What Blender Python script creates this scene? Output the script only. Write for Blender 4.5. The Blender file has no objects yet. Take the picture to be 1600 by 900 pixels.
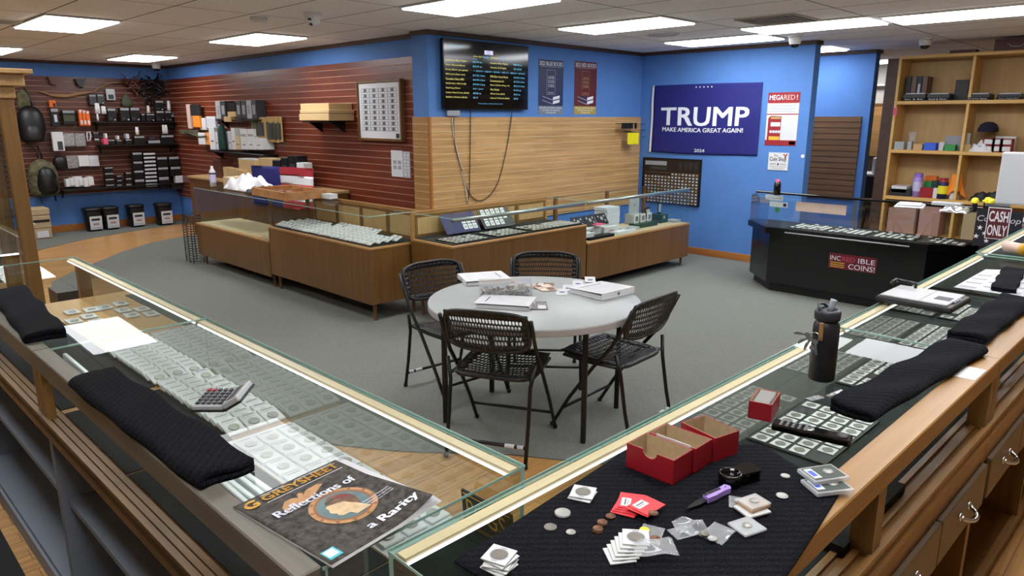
import bpy, bmesh, math, random
from mathutils import Matrix, Vector, Euler
random.seed(7)
R_ = math.radians
scene = bpy.context.scene
C = scene.collection
# ---------------------------------------------------------------- camera, world, exposure
H = 1.78; FPX = 1110.0; PITCH = R_(13.51); YAW = R_(44.74)
cam_d = bpy.data.cameras.new('camera'); cam = bpy.data.objects.new('camera', cam_d); C.objects.link(cam)
cam_d.sensor_width = 36.0; cam_d.lens = FPX/1600*36.0; cam_d.clip_start = 0.05; cam_d.clip_end = 60
cam.location = (0, 0, H); cam.rotation_euler = (math.pi/2-PITCH, 0, YAW-math.pi/2)
scene.camera = cam
w = bpy.data.worlds.new('world'); scene.world = w; w.use_nodes = True
w.node_tree.nodes['Background'].inputs[0].default_value = (0.8, 0.9, 1.0, 1)
w.node_tree.nodes['Background'].inputs[1].default_value = 0.25
scene.view_settings.view_transform = 'Standard'; scene.view_settings.look = 'None'
scene.view_settings.gamma = 1.0; scene.view_settings.use_curve_mapping = False
scene.view_settings.exposure = 0.35
scene.cycles.transparent_max_bounces = 32
scene.cycles.max_bounces = 10; scene.cycles.sample_clamp_indirect = 4.0
PANEL = 12.0         # ceiling panel emission
CEIL = 2.62
# pixel -> plane helpers (1600x900 frame)
_fw = Vector((math.cos(YAW)*math.cos(PITCH), math.sin(YAW)*math.cos(PITCH), -math.sin(PITCH)))
_rt = _fw.cross(Vector((0, 0, 1))).normalized(); _up = _rt.cross(_fw)
O = Vector((0, 0, H))
def ray(x, y): return _fw*FPX+_rt*(x-800)-_up*(y-450)
def on(x, y, q, n):
    d = ray(x, y); n = Vector(n); return O+d*((Vector(q)-O).dot(n)/d.dot(n))
def oz(x, y, z): return on(x, y, (0, 0, z), (0, 0, 1))
def ox(x, y, X): return on(x, y, (X, 0, 0), (1, 0, 0))
def oy(x, y, Y): return on(x, y, (0, Y, 0), (0, 1, 0))
# the two near counters are set a touch out of square and not quite level
TL, TR = 0.012, 0.011
def onL(x, y, dz=0.0): return on(x, y, (0, 0, 1.022+dz), (0, -TL, 1))
def onR(x, y, dz=0.0): return on(x, y, (0, 0, 1.020+dz), (-TR, 0, 1))
T = Matrix.Translation
def Rz(a): return Matrix.Rotation(a, 4, 'Z')
def Rx(a): return Matrix.Rotation(a, 4, 'X')
def Ry(a): return Matrix.Rotation(a, 4, 'Y')
ML = T((.479, .99, 0)) @ Rz(.0172) @ Rx(TL)      # left counter frame: local y runs along it
MR = T((.643, .437, 0)) @ Rz(-.0215) @ Ry(-TR)   # right counter frame: local x runs along it
TOPL = 1.034; TOPR = 1.027                        # height of the glass top in each frame
PL = Rz(.0) @ Rx(TL); PR = Ry(-TR)
# ---------------------------------------------------------------- materials
MATS = {}
def nodes_of(name):
    m = bpy.data.materials.new(name); m.use_nodes = True; MATS[name] = m
    nt = m.node_tree; return m, nt, nt.nodes, nt.links, nt.nodes['Principled BSDF']
def lin(c): return tuple(((v/255)/12.92 if v/255 <= .04045 else ((v/255+.055)/1.055)**2.4) for v in c)+(1,)
def mat(name, rgb, rough=.5, metal=0, spec=.5, noise=0, nscale=40, bump=0, bscale=80, coat=0, stretch=None, emit=0):
    m, nt, N, L, b = nodes_of(name); c = lin(rgb)
    b.inputs['Base Color'].default_value = c; b.inputs['Roughness'].default_value = rough
    b.inputs['Metallic'].default_value = metal; b.inputs['Specular IOR Level'].default_value = spec
    b.inputs['Coat Weight'].default_value = coat
    if emit: b.inputs['Emission Color'].default_value = c; b.inputs['Emission Strength'].default_value = emit
    if noise or bump:
        tc = N.new('ShaderNodeTexCoord'); mp = N.new('ShaderNodeMapping'); L.new(tc.outputs['Object'], mp.inputs[0])
        if stretch: mp.inputs['Scale'].default_value = stretch
    if noise:
        n = N.new('ShaderNodeTexNoise'); n.inputs['Scale'].default_value = nscale; n.inputs['Detail'].default_value = 5
        L.new(mp.outputs[0], n.inputs['Vector'])
        r = N.new('ShaderNodeValToRGB'); L.new(n.outputs['Fac'], r.inputs[0])
        r.color_ramp.elements[0].position = .3; r.color_ramp.elements[1].position = .7
        r.color_ramp.elements[0].color = tuple(v*(1-noise) for v in c[:3])+(1,)
        r.color_ramp.elements[1].color = tuple(min(1, v*(1+noise)) for v in c[:3])+(1,)
        L.new(r.outputs[0], b.inputs['Base Color'])
    if bump:
        n2 = N.new('ShaderNodeTexNoise'); n2.inputs['Scale'].default_value = bscale; L.new(mp.outputs[0], n2.inputs['Vector'])
        bp = N.new('ShaderNodeBump'); bp.inputs['Strength'].default_value = bump; bp.inputs['Distance'].default_value = .004
        L.new(n2.outputs['Fac'], bp.inputs['Height']); L.new(bp.outputs[0], b.inputs['Normal'])
    return m
def wood(name, a, bcol, axis='Z', scale=6, rough=.4, fine=30):
    m, nt, N, L, b = nodes_of(name)
    tc = N.new('ShaderNodeTexCoord'); mp = N.new('ShaderNodeMapping'); L.new(tc.outputs['Object'], mp.inputs[0])
    s = [fine, fine, fine]; s['XYZ'.index(axis)] = 1.2; mp.inputs['Scale'].default_value = s
    n = N.new('ShaderNodeTexNoise'); n.inputs['Scale'].default_value = 1; n.inputs['Detail'].default_value = 6; n.inputs['Roughness'].default_value = .65
    L.new(mp.outputs[0], n.inputs['Vector'])
    n2 = N.new('ShaderNodeTexNoise'); n2.inputs['Scale'].default_value = scale*.3; L.new(tc.outputs['Object'], n2.inputs['Vector'])
    mx = N.new('ShaderNodeMix'); mx.inputs[0].default_value = .35; L.new(n.outputs['Fac'], mx.inputs[2]); L.new(n2.outputs['Fac'], mx.inputs[3])
    r = N.new('ShaderNodeValToRGB'); L.new(mx.outputs[0], r.inputs[0])
    r.color_ramp.elements[0].position = .36; r.color_ramp.elements[1].position = .64
    r.color_ramp.elements[0].color = lin(a); r.color_ramp.elements[1].color = lin(bcol)
    L.new(r.outputs[0], b.inputs['Base Color']); b.inputs['Roughness'].default_value = rough
    return m
def planks(name, cols, w, length, along='Y', rough=.35, gap=.02):
    # boards of width w and the given length, each with its own tone
    m, nt, N, L, b = nodes_of(name)
    tc = N.new('ShaderNodeTexCoord'); mp = N.new('ShaderNodeMapping'); L.new(tc.outputs['Object'], mp.inputs[0])
    if along == 'Y': mp.inputs['Rotation'].default_value = (0, 0, math.pi/2)
    if along == 'XZ': mp.inputs['Rotation'].default_value = (math.pi/2, 0, 0)
    if along == 'YZ': mp.inputs['Rotation'].default_value = (math.pi/2, 0, math.pi/2)
    br = N.new('ShaderNodeTexBrick'); L.new(mp.outputs[0], br.inputs['Vector'])
    br.inputs['Scale'].default_value = 1; br.inputs['Brick Width'].default_value = length; br.inputs['Row Height'].default_value = w
    br.inputs['Mortar Size'].default_value = gap*w; br.inputs['Bias'].default_value = 0
    br.inputs['Color1'].default_value = lin(cols[0]); br.inputs['Color2'].default_value = lin(cols[1]); br.inputs['Mortar'].default_value = lin(cols[2])
    n = N.new('ShaderNodeTexNoise'); mp2 = N.new('ShaderNodeMapping'); L.new(mp.outputs[0], mp2.inputs[0]); mp2.inputs['Scale'].default_value = (2, 40, 40)
    L.new(mp2.outputs[0], n.inputs['Vector']); n.inputs['Scale'].default_value = 1; n.inputs['Detail'].default_value = 5
    r = N.new('ShaderNodeValToRGB'); L.new(n.outputs['Fac'], r.inputs[0])
    r.color_ramp.elements[0].position = .3; r.color_ramp.elements[1].position = .7
    r.color_ramp.elements[0].color = (.7, .7, .7, 1); r.color_ramp.elements[1].color = (1.15, 1.15, 1.15, 1)
    mx = N.new('ShaderNodeMix'); mx.data_type = 'RGBA'; mx.blend_type = 'MULTIPLY'; mx.inputs[0].default_value = 1
    L.new(br.outputs['Color'], mx.inputs[6]); L.new(r.outputs[0], mx.inputs[7]); L.new(mx.outputs[2], b.inputs['Base Color'])
    b.inputs['Roughness'].default_value = rough
    return m
def glass(name, tint=(.96, .985, .97), ior=1.5, rough=0.0, op=0.0, boost=1.0):
    m, nt, N, L, b = nodes_of(name); N.remove(b)
    out = N['Material Output']; tr = N.new('ShaderNodeBsdfTransparent'); tr.inputs[0].default_value = tint+(1,)
    gl = N.new('ShaderNodeBsdfGlossy'); gl.inputs['Roughness'].default_value = rough
    fr = N.new('ShaderNodeFresnel'); fr.inputs['IOR'].default_value = ior
    mu = N.new('ShaderNodeMath'); mu.operation = 'MULTIPLY_ADD'; mu.use_clamp = True; mu.inputs[1].default_value = boost; mu.inputs[2].default_value = 0
    L.new(fr.outputs[0], mu.inputs[0])
    geo = N.new('ShaderNodeNewGeometry')    # only the outer skin reflects by fresnel; leaving the pane is the same strength
    mx = N.new('ShaderNodeMixShader'); L.new(mu.outputs[0], mx.inputs[0]); L.new(tr.outputs[0], mx.inputs[1]); L.new(gl.outputs[0], mx.inputs[2])
    fx = N.new('ShaderNodeMixShader'); L.new(geo.outputs['Backfacing'], fx.inputs[0]); L.new(mx.outputs[0], fx.inputs[1]); L.new(tr.outputs[0], fx.inputs[2])
    last = fx
    if op:
        df = N.new('ShaderNodeBsdfDiffuse'); df.inputs[0].default_value = (.85, .87, .88, 1)
        m2 = N.new('ShaderNodeMixShader'); m2.inputs[0].default_value = op; L.new(fx.outputs[0], m2.inputs[1]); L.new(df.outputs[0], m2.inputs[2]); last = m2
    L.new(last.outputs[0], out.inputs[0]); return m
def emis(name, rgb, s):
    m, nt, N, L, b = nodes_of(name); N.remove(b); e = N.new('ShaderNodeEmission')
    e.inputs[0].default_value = lin(rgb); e.inputs[1].default_value = s; L.new(e.outputs[0], N['Material Output'].inputs[0]); return m
def ceiling_mat():
    m, nt, N, L, b = nodes_of('ceiling_tile'); tc = N.new('ShaderNodeTexCoord'); sp = N.new('ShaderNodeSeparateXYZ'); L.new(tc.outputs['Object'], sp.inputs[0])
    def line(sock, off, pitch, wd):
        a = N.new('ShaderNodeMath'); a.operation = 'SUBTRACT'; L.new(sock, a.inputs[0]); a.inputs[1].default_value = off-wd/2
        q = N.new('ShaderNodeMath'); q.operation = 'FLOORED_MODULO'; L.new(a.outputs[0], q.inputs[0]); q.inputs[1].default_value = pitch
        c = N.new('ShaderNodeMath'); c.operation = 'LESS_THAN'; L.new(q.outputs[0], c.inputs[0]); c.inputs[1].default_value = wd; return c
    a = line(sp.outputs[0], 1.714, .616, .012); c = line(sp.outputs[1], 3.59, 1.1967, .012)
    mxx = N.new('ShaderNodeMath'); mxx.operation = 'MAXIMUM'; L.new(a.outputs[0], mxx.inputs[0]); L.new(c.outputs[0], mxx.inputs[1])
    n = N.new('ShaderNodeTexNoise'); n.inputs['Scale'].default_value = 60; n.inputs['Detail'].default_value = 6; L.new(tc.outputs['Object'], n.inputs['Vector'])
    r = N.new('ShaderNodeValToRGB'); L.new(n.outputs['Fac'], r.inputs[0]); r.color_ramp.elements[0].position = .35; r.color_ramp.elements[1].position = .65
    r.color_ramp.elements[0].color = lin((232, 231, 230)); r.color_ramp.elements[1].color = lin((250, 249, 248))
    mx = N.new('ShaderNodeMix'); mx.data_type = 'RGBA'; L.new(mxx.outputs[0], mx.inputs[0]); L.new(r.outputs[0], mx.inputs[6]); mx.inputs[7].default_value = lin((70, 64, 58))
    L.new(mx.outputs[2], b.inputs['Base Color']); b.inputs['Roughness'].default_value = .95; b.inputs['Specular IOR Level'].default_value = .1; return m
def towel_mat():
    m, nt, N, L, b = nodes_of('black_towel'); b.inputs['Base Color'].default_value = lin((20, 22, 28)); b.inputs['Roughness'].default_value = .95
    b.inputs['Specular IOR Level'].default_value = .15; b.inputs['Sheen Weight'].default_value = .0
    tc = N.new('ShaderNodeTexCoord'); mp = N.new('ShaderNodeMapping'); L.new(tc.outputs['Object'], mp.inputs[0])
    wv = N.new('ShaderNodeTexWave'); wv.inputs['Scale'].default_value = 26; wv.inputs['Distortion'].default_value = 6; wv.inputs['Detail Scale'].default_value = 10; wv.bands_direction = 'DIAGONAL'
    L.new(mp.outputs[0], wv.inputs['Vector'])
    r = N.new('ShaderNodeValToRGB'); L.new(wv.outputs['Fac'], r.inputs[0]); r.color_ramp.elements[0].color = lin((8, 9, 12)); r.color_ramp.elements[1].color = lin((26, 28, 36))
    L.new(r.outputs[0], b.inputs['Base Color'])
    bp = N.new('ShaderNodeBump'); bp.inputs['Strength'].default_value = .8; bp.inputs['Distance'].default_value = .004
    L.new(wv.outputs['Fac'], bp.inputs['Height']); L.new(bp.outputs[0], b.inputs['Normal']); return m
mat('blue_paint', (78, 124, 190), .75, noise=.05, nscale=3, bump=.08, bscale=120)
mat('white_paint', (190, 186, 178), .85); mat('cream_wall', (168, 160, 146), .8)
wood('mahogany', (86, 34, 20), (122, 54, 30), 'Y', rough=.35); wood('mahogany_x', (74, 38, 30), (96, 52, 40), 'X', rough=.35)
mat('slat_lip', (190, 148, 124), .7); mat('slat_gap', (40, 20, 14), .8)
planks('oak_slat', ((196, 156, 104), (180, 140, 88), (180, 140, 88)), .0762, .62, 'XZ', gap=.001); mat('oak_lip', (232, 204, 156), .7)
wood('oak_slat_y', (150, 108, 62), (178, 134, 80), 'Y'); wood('brown_slat', (92, 66, 42), (122, 90, 60), 'Y', rough=.45)
mat('crown_wood', (72, 48, 34), .5, noise=.2, nscale=8); wood('base_wood', (140, 84, 36), (176, 112, 54), 'Y')
planks('floor_wood', ((210, 160, 100), (190, 142, 84), (130, 92, 52)), .09, .9, 'X', rough=.3)
mat('carpet_grey', (115, 117, 111), .98, spec=.1, noise=.28, nscale=170, bump=.5, bscale=260)
ceiling_mat(); towel_mat()
emis('panel_light', (250, 252, 255), PANEL); emis('panel_dim', (250, 252, 255), .85); emis('led_light', (246, 250, 255), 2.2); emis('led_warm', (255, 244, 214), 6.0)
glass('clear_glass'); glass('top_glass', boost=.27); glass('pane_glass', boost=3.4); mat('glass_edge', (160, 196, 186), .15, spec=.8, coat=.5)
glass('door_glass', (.22, .24, .25)); glass('smoked_glass', (.28, .30, .31)); glass('film', (.95, .96, .97), op=.17, rough=.12); glass('holder_plastic', (.95, .97, .98), op=.36, rough=.08); glass('slab_plastic', (.95, .97, .98), op=.72, rough=.08); glass('clear_plastic', (.95, .96, .97), op=.12, rough=.05)
wood('case_walnut', (94, 64, 30), (116, 80, 40), 'Z', rough=.35); wood('case_trim', (150, 108, 60), (178, 134, 82), 'Y', rough=.4); wood('case_trim_x', (150, 108, 60), (178, 134, 82), 'X', rough=.4)
wood('oak', (132, 94, 46), (164, 122, 68), 'X', rough=.4); wood('oak_y', (164, 130, 84), (196, 160, 110), 'Y', rough=.4); wood('oak_z', (104, 74, 36), (134, 98, 52), 'Z', rough=.4)
wood('pale_strip_x', (204, 182, 144), (222, 200, 164), 'X', rough=.4); wood('pale_strip_y', (200, 178, 144), (220, 198, 162), 'Y', rough=.4)
wood('plywood', (176, 142, 92), (196, 162, 110), 'Z', rough=.6, fine=12); wood('pine', (204, 158, 88), (222, 180, 108), 'Y', rough=.45)
wood('drawer_oak', (84, 66, 42), (108, 84, 54), 'X', rough=.45)
mat('black', (14, 14, 15), .45); mat('black_gloss', (6, 6, 7), .12, spec=.6); mat('black_plastic', (16, 16, 17), .38); mat('charcoal', (38, 38, 40), .5)
mat('shade_black', (16, 16, 18), .8, bump=.4, bscale=90); mat('felt', (30, 32, 32), .95, noise=.3, nscale=120); mat('felt_green', (24, 34, 32), .95, noise=.3, nscale=60)
mat('grey_laminate', (132, 142, 156), .5, noise=.06, nscale=5); mat('grey_frame', (74, 78, 84), .5); mat('dark_grey', (52, 54, 58), .5)
mat('chrome', (210, 212, 215), .12, metal=1); mat('steel', (150, 152, 155), .3, metal=1); mat('tube_metal', (170, 172, 172), .3, metal=.8)
mat('paper', (206, 207, 210), .8); mat('white', (212, 213, 214), .5); mat('card', (206, 207, 206), .8); mat('ink', (40, 40, 44), .8); mat('grey_ink', (150, 152, 158), .8); mat('pale_ink', (196, 198, 206), .8)
mat('silver', (176, 175, 170), .35, metal=.5, bump=.6, bscale=300); mat('coin_dull', (128, 124, 114), .45, metal=.4, bump=.6, bscale=300); mat('copper', (120, 84, 62), .42, metal=.7, bump=.5, bscale=300)
mat('red', (150, 22, 34), .45); mat('red_dark', (108, 16, 26), .5); mat('cardboard', (178, 156, 122), .85, noise=.1, nscale=60); mat('kraft', (196, 166, 118), .85)
mat('maroon', (118, 24, 34), .5); mat('navy', (28, 32, 84), .6); mat('flag_blue', (22, 24, 108), .75); mat('flag_red', (168, 34, 50), .75); mat('flag_white', (226, 226, 232), .75)
mat('letter_white', (226, 230, 240), .7); mat('gold', (222, 170, 60), .5); mat('yellow', (238, 226, 40), .5); mat('orange', (240, 140, 40), .75); mat('orange_box', (226, 108, 34), .6)
mat('green', (50, 140, 70), .5); mat('dark_green', (16, 62, 52), .5); mat('purple', (140, 100, 200), .4); mat('lilac', (170, 140, 220), .5); mat('blue', (50, 96, 214), .5); mat('pink', (214, 80, 110), .5); mat('cyan', (90, 190, 200), .5)
mat('table_white', (166, 171, 170), .4, noise=.04, nscale=30); mat('table_edge', (160, 155, 154), .5); mat('chair_metal', (26, 24, 24), .4, metal=.3); mat('chair_plastic', (22, 22, 23), .42)
mat('bottle_black', (34, 36, 40), .42, spec=.5); mat('lid_grey', (44, 47, 54), .45); mat('straw_clear', (150, 160, 172), .25)
mat('pinkish', (222, 190, 178), .6); mat('mauve_card', (170, 130, 118), .8); mat('camo', (90, 86, 62), .9, noise=.6, nscale=14); mat('tan', (176, 146, 92), .8); mat('olive', (74, 80, 60), .8)
mat('stick_wood', (150, 112, 80), .7); mat('beige_top', (196, 178, 140), .6, noise=.08, nscale=20); mat('silver_box', (176, 178, 180), .4); mat('foil', (200, 200, 204), .25, metal=.8, bump=1, bscale=30)
mat('printer_white', (205, 210, 216), .4); mat('teal_sticker', (70, 180, 190), .5); mat('peach_boxboard', (198, 158, 118), .8)
M = MATS
# ---------------------------------------------------------------- mesh builder
class MB:
    def __init__(s, M0=None): s.v = []; s.f = []; s.mi = []; s.sm = []; s.mats = []; s.M = M0 or Matrix()
    def add(s, vs, fs, m, smooth=False, M1=None):
        X = s.M @ M1 if M1 is not None else s.M
        if m not in s.mats: s.mats.append(m)
        k = s.mats.index(m); o = len(s.v); s.v += [X @ Vector(p) for p in vs]
        for f in fs: s.f.append([i+o for i in f]); s.mi.append(k); s.sm.append(smooth)
        return s
    def box(s, x0, x1, y0, y1, z0, z1, m, bev=0, M1=None, seg=1):
        if bev:
            b = bmesh.new(); bmesh.ops.create_cube(b, size=1)
            for v in b.verts: v.co = ((x0+x1)/2+v.co.x*(x1-x0), (y0+y1)/2+v.co.y*(y1-y0), (z0+z1)/2+v.co.z*(z1-z0))
            bmesh.ops.bevel(b, geom=b.edges[:], offset=bev, segments=seg, affect='EDGES', profile=.6)
            b.verts.index_update(); vs = [v.co.copy() for v in b.verts]; fs = [[v.index for v in f.verts] for f in b.faces]; b.free()
            return s.add(vs, fs, m, False, M1)
        vs = [(x, y, z) for z in (z0, z1) for x, y in ((x0, y0), (x1, y0), (x1, y1), (x0, y1))]
        return s.add(vs, [(3, 2, 1, 0), (4, 5, 6, 7), (0, 1, 5, 4), (1, 2, 6, 5), (2, 3, 7, 6), (3, 0, 4, 7)], m, False, M1)
    def prism(s, poly, z0, z1, m, M1=None, smooth=False, top=None):
        n = len(poly); vs = [(x, y, z0) for x, y in poly]+[(x, y, z1) for x, y in poly]
        s.add(vs, [[(i) for i in range(n)][::-1]]+[(i, (i+1) % n, (i+1) % n+n, i+n) for i in range(n)], m, smooth, M1)
        return s.add([(x, y, z1) for x, y in poly], [list(range(n))], top or m, False, M1)
    def lathe(s, prof, m, n=24, M1=None, smooth=True):
        vs = []; fs = []
        for r, z in prof:
            for i in range(n): a = 2*math.pi*i/n; vs.append((r*math.cos(a), r*math.sin(a), z))
        for j in range(len(prof)-1):
            for i in range(n): k = (i+1) % n; fs.append((j*n+i, j*n+k, j*n+n+k, j*n+n+i))
        s.add(vs, fs, m, smooth, M1)
        if prof[0][0] > 1e-6: s.add(vs[:n], [list(range(n))[::-1]], m, False, M1)
        if prof[-1][0] > 1e-6: s.add(vs[-n:], [list(range(n))], m, False, M1)
        return s
    def tube(s, pts, r, m, n=8, M1=None, closed=False, cap=True, flat=1.0):
        P = [Vector(p) for p in pts]; K = len(P); vs = []; fs = []; pu = None
        for i, p in enumerate(P):
            a = P[(i-1) % K] if (closed or i) else p; b = P[(i+1) % K] if (closed or i < K-1) else p
            d = (b-a).normalized()
            u = pu-d*pu.dot(d) if pu is not None else d.cross(Vector((0, 0, 1)))
            if u.length < 1e-4: u = d.cross(Vector((1, 0, 0)))
            u.normalize(); pu = u; v = d.cross(u); rr = r[i] if isinstance(r, (list, tuple)) else r
            for k in range(n): t = 2*math.pi*k/n; vs.append(p+u*math.cos(t)*rr+v*math.sin(t)*rr*flat)
        for i in range(K if closed else K-1):
            j = (i+1) % K
            for k in range(n): q = (k+1) % n; fs.append((i*n+k, i*n+q, j*n+q, j*n+k))
        if not closed and cap: fs += [list(range(n))[::-1], [(K-1)*n+k for k in range(n)]]
        return s.add(vs, fs, m, True, M1)
    def grid(s, fn, nu, nv, m, th=0, M1=None, smooth=True):
        # fn(u,v)->(x,y,z), u,v in 0..1 ; th>0 closes it into a sheet of that thickness (downwards)
        top = [Vector(fn(i/nu, j/nv)) for j in range(nv+1) for i in range(nu+1)]; W = nu+1
        fs = [(j*W+i, j*W+i+1, j*W+W+i+1, j*W+W+i) for j in range(nv) for i in range(nu)]
        if not th: return s.add(top, fs, m, smooth, M1)
        K = len(top); vs = top+[p-Vector((0, 0, th)) for p in top]
        fs2 = fs+[tuple(i+K for i in f)[::-1] for f in fs]
        ring = [i for i in range(W)]+[j*W+nu for j in range(1, nv+1)]+[nv*W+i for i in range(nu-1, -1, -1)]+[j*W for j in range(nv-1, 0, -1)]
        for a, b in zip(ring, ring[1:]+ring[:1]): fs2.append((b, a, a+K, b+K))
        return s.add(vs, fs2, m, smooth, M1)
    def text(s, t, m, M1, w=None, h=None, size=1, align='CENTER', depth=.0004, shear=0, bold=0):
        vs, fs = text_mesh(t, shear, bold, align)
        xs = [v[0] for v in vs]; ys = [v[1] for v in vs]; W = max(xs)-min(xs); Hh = max(ys)-min(ys)
        sx = w/W if w else (h/Hh if h else size); sy = h/Hh if h else (sx if w else size)
        ax = (max(xs)+min(xs))/2 if align == 'CENTER' else min(xs)
        return s.add([((v[0]-ax)*sx, (v[1]-(min(ys)+max(ys))/2)*sy, depth) for v in vs], fs, m, False, M1)
    def build(s, name, parent=None, label=None, cat=None, group=None, kind=None, loc=None, rot=None, mw=None):
        me = bpy.data.meshes.new(name); me.from_pydata([tuple(p) for p in s.v], [], s.f)
        for m in s.mats: me.materials.append(M[m])
        me.polygons.foreach_set('material_index', s.mi); me.polygons.foreach_set('use_smooth', s.sm); me.update()
        if s.M.determinant() < 0:
            me.flip_normals()
        o = bpy.data.objects.new(name, me); C.objects.link(o)
        if parent is not None: o.parent = parent
        if loc is not None: o.location = loc
        if rot is not None: o.rotation_euler = rot
        if mw is not None: o.matrix_world = mw
        return tag(o, label, cat, group, kind)
_tc = {}
def text_mesh(t, shear=0, bold=0, align='CENTER'):
    k = (t, shear, bold, align)
    if k in _tc: return _tc[k]
    cu = bpy.data.curves.new('t', 'FONT'); cu.body = t; cu.align_x = align; cu.shear = shear; cu.offset = bold; cu.resolution_u = 3; cu.space_line = .85
    ob = bpy.data.objects.new('t', cu); C.objects.link(ob)
    dg = bpy.context.evaluated_depsgraph_get(); me = bpy.data.meshes.new_from_object(ob.evaluated_get(dg))
    r = ([tuple(v.co) for v in me.vertices], [list(p.vertices) for p in me.polygons])
    bpy.data.objects.remove(ob); bpy.data.curves.remove(cu); bpy.data.meshes.remove(me); _tc[k] = r; return r
def tag(o, label=None, cat=None, group=None, kind=None):
    if label: o['label'] = label
    if cat: o['category'] = cat
    if group: o['group'] = group
    if kind: o['kind'] = kind
    return o
def thing(name, label, cat, loc=(0, 0, 0), rz=0, group=None, mw=None):
    o = bpy.data.objects.new(name, None); C.objects.link(o); o.location = loc; o.rotation_euler = (0, 0, rz); o.empty_display_size = .1
    if mw is not None: o.matrix_world = mw
    return tag(o, label, cat, group)
def dup(o, mw=None, label=None, group=None, loc=None, parent=None):
    c = o.copy(); C.objects.link(c)
    if parent is not None: c.parent = parent
    if mw is not None: c.matrix_world = mw
    if loc is not None: c.location = loc
    if label: c['label'] = label
    if group: c['group'] = group
    for ch in list(o.children): dup(ch, parent=c)
    return c
def frame(o, x, y): return Matrix(((x[0], y[0], x.cross(y)[0], o[0]), (x[1], y[1], x.cross(y)[1], o[1]), (x[2], y[2], x.cross(y)[2], o[2]), (0, 0, 0, 1)))
def fit(pL, pR, up=None, n=None):
    # frame at pL with x towards pR, lying in the plane with normal n
    x = (pR-pL).normalized(); n = Vector(n or (0, 0, 1)); y = n.cross(x).normalized(); return frame(pL, x, y)
# ---------------------------------------------------------------- the setting
XT, YT, XRD, YB = 8.33, 5.787, 4.78, 12.95
def S(name, b, kind='structure', **k): return b.build(name, kind=kind, **k)
S('floor', MB().box(-2.6, 14.0, -3.1, 13.2, -.06, 0, 'floor_wood'))
cp = [(1.85, 9.0), (1.55, 7.6), (1.45, 6), (1.5, 4.6), (1.75, 3.5), (2.1, 2.95), (2.5, 2.49), (2.62, 2.3), (2.76, 2.08), (3.2, 1.75), (4, 1.55), (5.4, 1.5), (6.5, 1.5), (9.8, 1.5), (9.8, 6), (4.78, 6), (4.78, 11.3), (4.08, 11.13), (3.59, 10.95), (3.0, 10.42), (2.56, 9.9), (2.2, 9.5)]
S('carpet', MB().prism(cp, 0, .008, 'carpet_grey'))
S('carpet', MB().prism([(4.78, 12.58), (4.78, 12.95), (.4, 12.95), (.4, 10.4), (1.6, 10.75), (2.33, 11.47), (3.04, 12.0), (3.87, 12.33), (4.4, 12.5)], 0, .008, 'carpet_grey'))
S('ceiling', MB().box(-2.6, 14, -3.1, 13.2, CEIL, CEIL+.06, 'ceiling_tile'))
S('wall_back', MB().box(-2.6, XRD, YB, YB+.12, 0, CEIL, 'blue_paint'))
S('wall_left', MB().box(XRD, XRD+.12, YT+.1, YB+.12, 0, CEIL, 'blue_paint'))
S('wall_center', MB().box(4.65, XT+.15, YT, YT+.25, 0, CEIL, 'blue_paint'))
S('wall_right', MB().box(XT, XT+.15, 3.47, YT, 0, CEIL, 'blue_paint'))
S('wall_passage', MB().box(10.0, 10.15, 3.38, 6.2, 0, CEIL, 'blue_paint').box(XT+.15, 10.15, 6.2, 6.3, 0, CEIL, 'blue_paint'))
S('wall_side', MB().box(13.9, 14, -3.1, 13.2, 0, CEIL, 'white_paint'))
S('wall_near', MB().box(-2.6, 14, -3.1, -3, 0, CEIL, 'cream_wall')); S('wall_entrance', MB().box(-2.6, -2.5, -3, 13.2, 0, CEIL, 'cream_wall'))
def slats(name, a, b, z0, z1, axis, pos, m, lip, sgn=-1, th=.02, pitch=.0762, gap=.009):
    # grooved slatwall panel between a and b along `axis`, its face towards sgn
    mb = MB(); z = z1; back = pos+sgn*.004
    def bx(u0, u1, p0, p1, za, zb, mm):
        p0, p1 = min(p0, p1), max(p0, p1)
        if axis == 'X': mb.box(u0, u1, p0, p1, za, zb, mm)
        else: mb.box(p0, p1, u0, u1, za, zb, mm)
    bx(a, b, pos, back, z0, z1, lip)
    while z > z0+.01:
        zb = max(z0, z-pitch+gap); bx(a, b, back, pos+sgn*th, zb, z, m)
        bx(a, b, back, pos+sgn*(th-.001), zb-.006, zb, lip); z -= pitch
    return S(name, mb)
slats('trim_1', -2.5, XRD-.02, .6, 2.39, 'X', YB, 'mahogany_x', 'slat_lip')
slats('trim_2', YT+.26, YB-.02, .45, 2.395, 'Y', XRD, 'mahogany', 'slat_lip')
slats('trim_3', 4.66, XT-.01, .62, 1.783, 'X', YT, 'oak_slat', 'oak_lip')
slats('trim_4', YT+.0, YT+.25, .3, 1.783, 'Y', 4.65, 'oak_slat_y', 'oak_lip')
slats('trim_5', 3.47, 5.2, .7, 1.79, 'Y', 10.0, 'brown_slat', 'slat_gap')
S('trim_6', MB().box(4.628, 4.655, YT-.028, YT-.002, .3, 1.785, 'base_wood'))   # corner strip
def crown(name, pts):
    mb = MB()
    for (x0, y0, x1, y1) in pts: mb.box(x0, x1, y0, y1, CEIL-.045, CEIL-.001, 'crown_wood', .004)
    S(name, mb)
crown('trim_7', [(4.63, YT-.022, XT, YT)])
crown('trim_8', [(4.628, YT-.02, 4.65, YT+.26), (XRD-.022, YT+.26, XRD, YB)])
crown('trim_9', [(XT-.022, 3.45, XT, YT-.02), (XT, 3.448, XT+.16, 3.47)])
crown('trim_10', [(9.978, 3.36, 10.0, 6.2), (9.978, 3.355, 10.17, 3.38)])
crown('trim_11', [(-2.5, YB-.022, XRD-.02, YB)])
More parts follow.
